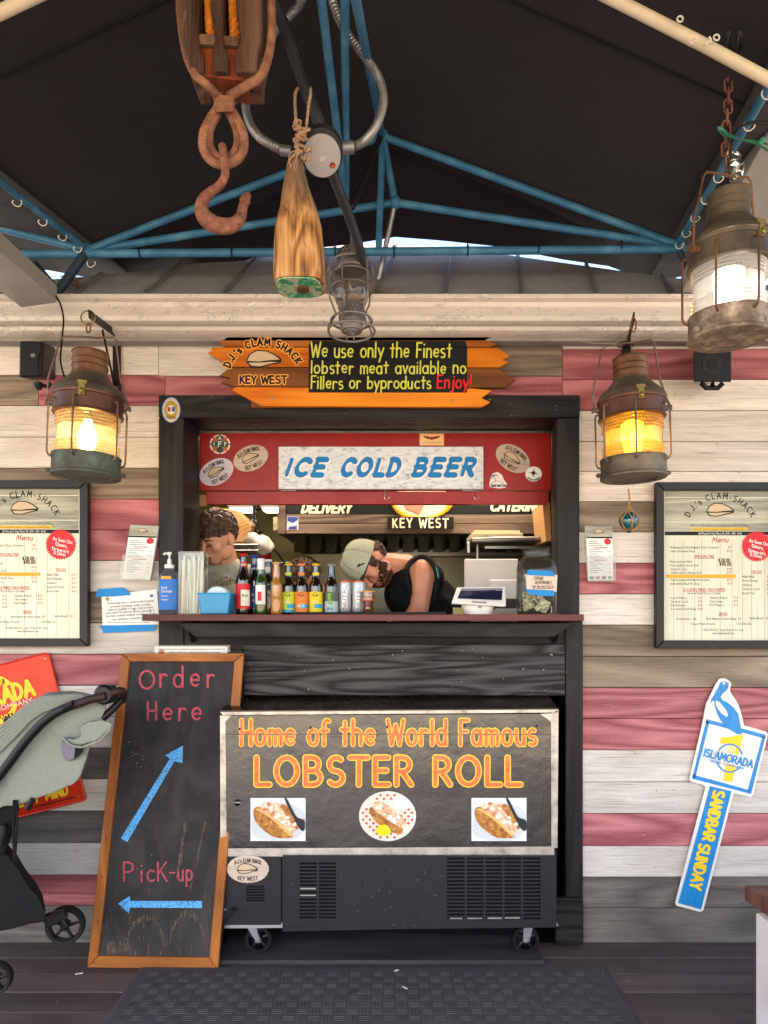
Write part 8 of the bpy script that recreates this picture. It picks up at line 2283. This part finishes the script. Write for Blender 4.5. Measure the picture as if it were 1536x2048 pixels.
# frame
TUBE = plain('#131214', .35)
def tb(pts, r, nm, mt): return B().tube(spline([P(*p) for p in pts], 6), r, 10).build(nm, mt, sr, smooth=True)
tb([(-80,1650,SYa-.035),(0,1550,SYa-.035),(60,1472,SYa-.038),(105,1430,SYa-.04),(150,1408,SYa-.04)], .0155, 'push_bar', TUBE)
tb([(146,1411,SYa-.040),(180,1399,SYa-.040),(212,1392,SYa-.038)], .0150, 'leather_grip', BRL)
tb([(222,1386,SYa-.03),(240,1382,SYa-.02),(247,1388,SYa+.02),(244,1400,SYa+.12)], .0145, 'leather_grip', BRL)
tb([(246,1394,SYa+.06),(228,1415,SYa+.04),(204,1438,SYa+.02)], .013, 'push_bar', TUBE)
hb_ = B(); hb_.lathe([(.026,-.03),(.034,-.022),(.034,.022),(.026,.03)], 22, Matrix.Translation(P(213,1388,SYa-.01)) @ Matrix.Rotation(R(90), 4, 'X')); hb_.build('folding_joint', TUBE, sr, smooth='auto')
tb([(196,1382,SYa),(202,1374,SYa),(218,1369,SYa),(230,1378,SYa)], .0035, 'joint_wire', CHROME)
B().tube([P(128,1416,SYa-.056), P(146,1408,SYa-.056)], .010, 8).build('button_plate', BLACKP, sr)
# seat back / mesh window peeking behind
mw = soft([(6,1440),(10,1433),(64,1433),(100,1425),(96,1470),(20,1490),(12,1480)], SYa+.30, .03, .005, 2, 'mesh_window_frame', BLACKP)
b = B()
for k in range(9): b.tube([P(14+8*k,1440,SYa+.295), P(18+8*k,1482,SYa+.295)], .0012, 4); b.tube([P(12,1440+5*k,SYa+.294), P(88,1438+5*k,SYa+.294)], .0012, 4)
b.build('window_mesh', plain('#4a3c3c', .7), sr)['kind'] = 'stuff'
# black seat and basket
soft([(-200,1600),(-60,1608),(40,1606),(34,1640),(20,1680),(6,1720),(-200,1760)], SYa+.03, .30, .009, 8, 'seat_side', STD, .006)
soft([(-220,1690),(0,1712),(16,1708),(40,1740),(58,1770),(80,1795),(96,1828),(90,1848),(60,1852),(20,1862),(-220,1890)], SYa+.02, .34, .009, 8, 'basket', STD, .008)
tb([(33,1600,SYa-.01),(34,1650,SYa-.012),(31,1700,SYa-.012),(29,1725,SYa-.01)], .004, 'strap', STD)
tb([(28,1600,SYa-.01),(27,1660,SYa-.014),(28,1712,SYa-.012)], .004, 'strap', STD)
b = B().tube([P(29,1708,SYa-.014), P(35,1712,SYa-.014), P(34,1722,SYa-.014), P(28,1720,SYa-.014)], .0022, 6, closed=True); b.build('strap_buckle', BLACKP, sr)
q_ = P(58,1612,SYa-.01); B().tube([P(66,1598,SYa-.01), P(54,1618,SYa-.01)], .010, 8).build('latch_block', BLACKP, sr, smooth=True)
tb([(2,1650,SYa+.0),(6,1665,SYa),(2,1688,SYa)], .016, 'hinge_cover', BLACKP)
# wheels
def wheel(cx, cy, rpx, Y, lab):
    r_ = rpx*Y/FPX; c = P(cx, cy, Y); Mw = Matrix.Translation(c) @ Matrix.Rotation(R(8), 4, 'Z') @ Matrix.Rotation(R(90), 4, 'X')
    w_ = B().lathe([(r_*.80,-.014),(r_*.92,-.018),(r_*.985,-.012),(r_,0),(r_*.985,.012),(r_*.92,.018),(r_*.80,.014),(r_*.80,-.014)], 40, Mw, cap0=False, cap1=False).build('tyre', plain('#1b1919', .7, bump=.2), sr, smooth='auto', angle=50)
    rim = B().lathe([(r_*.81,-.010),(r_*.74,-.010),(r_*.74,.010),(r_*.81,.010)], 36, Mw, cap0=False, cap1=False).build('rim', plain('#131214', .4), sr, smooth='auto')
    for k in range(5):
        a = 2*math.pi*k/5+.2
        B().tube([Mw @ Vector((0,0,.004)), Mw @ Vector((r_*.4*math.cos(a), r_*.4*math.sin(a), .006)), Mw @ Vector((r_*.76*math.cos(a), r_*.76*math.sin(a), .0))], [.009,.006,.005], 6).build('spoke', plain('#131214', .35), rim, smooth=True)
    B().lathe([(0,-.02),(r_*.22,-.018),(r_*.2,.018),(r_*.08,.026),(0,.026)], 20, Mw).build('hub', plain('#19181a', .35), rim, smooth='auto')
    return c
c1w = wheel(131, 1850, 38, 2.60, '')
wheel(-8, 1955, 32, 2.38, '')
tb([(60,1822,2.56),(90,1836,2.56),(112,1832,2.55),(131,1850,2.56)], .010, 'axle_arm', plain('#1b1a1c', .35))
soft([(80,1838),(100,1828),(128,1822),(132,1830),(114,1850),(96,1856)], 2.50, .05, .005, 3, 'brake_housing', BLACKP)
# make the rear wheel touch the deck
tb([(-30,1890,2.42),(-10,1955,2.38)], .012, 'front_leg', TUBE)

# ------------------------------------------------------------------ bench corner, right
bn = thing('bench', 'brown topped bench with white plinth cut by the right edge of the photo', 'bench', (1.1, 1.9, 0))
TOPM = wood('brown_bench_top', '#4f322c', '#7a5348', .5, axis='z', ring=5, fine=.6, bstr=.2, knots=False)
Yb = 2.05
tz1, tz0 = .0, .0
A1 = P(1488,1770,Yb); za_ = A1.z
def top_at(px, Y): return Vector((PX(px, Y), Y, za_))
Yn = 1.35
top_pts = [A1, Vector((A1.x+1.1, Yb+.0, za_)), Vector((A1.x+1.1, Yn, za_)), Vector((A1.x+.05, Yn, za_))]
B().prism(top_pts, .045, (0,0,-1)).build('bench_top', TOPM, bn, bevel=.004)
WPL = shade_mix('white_plastered_plinth', [(.3, '#cfc4c2'), (.7, '#e2d8d6')], 4, .6, bstr=.25)
xp = PX(1519, 1.95)
B().prism([Vector((xp,1.97,za_-.047)), Vector((xp,1.97,.10)), Vector((xp+.05,1.97,.0005)), Vector((A1.x+1.0,1.97,.0005)), Vector((A1.x+1.0,1.97,za_-.047))], -.55, (0,1,0)).build('plinth', WPL, bn, bevel=.003)
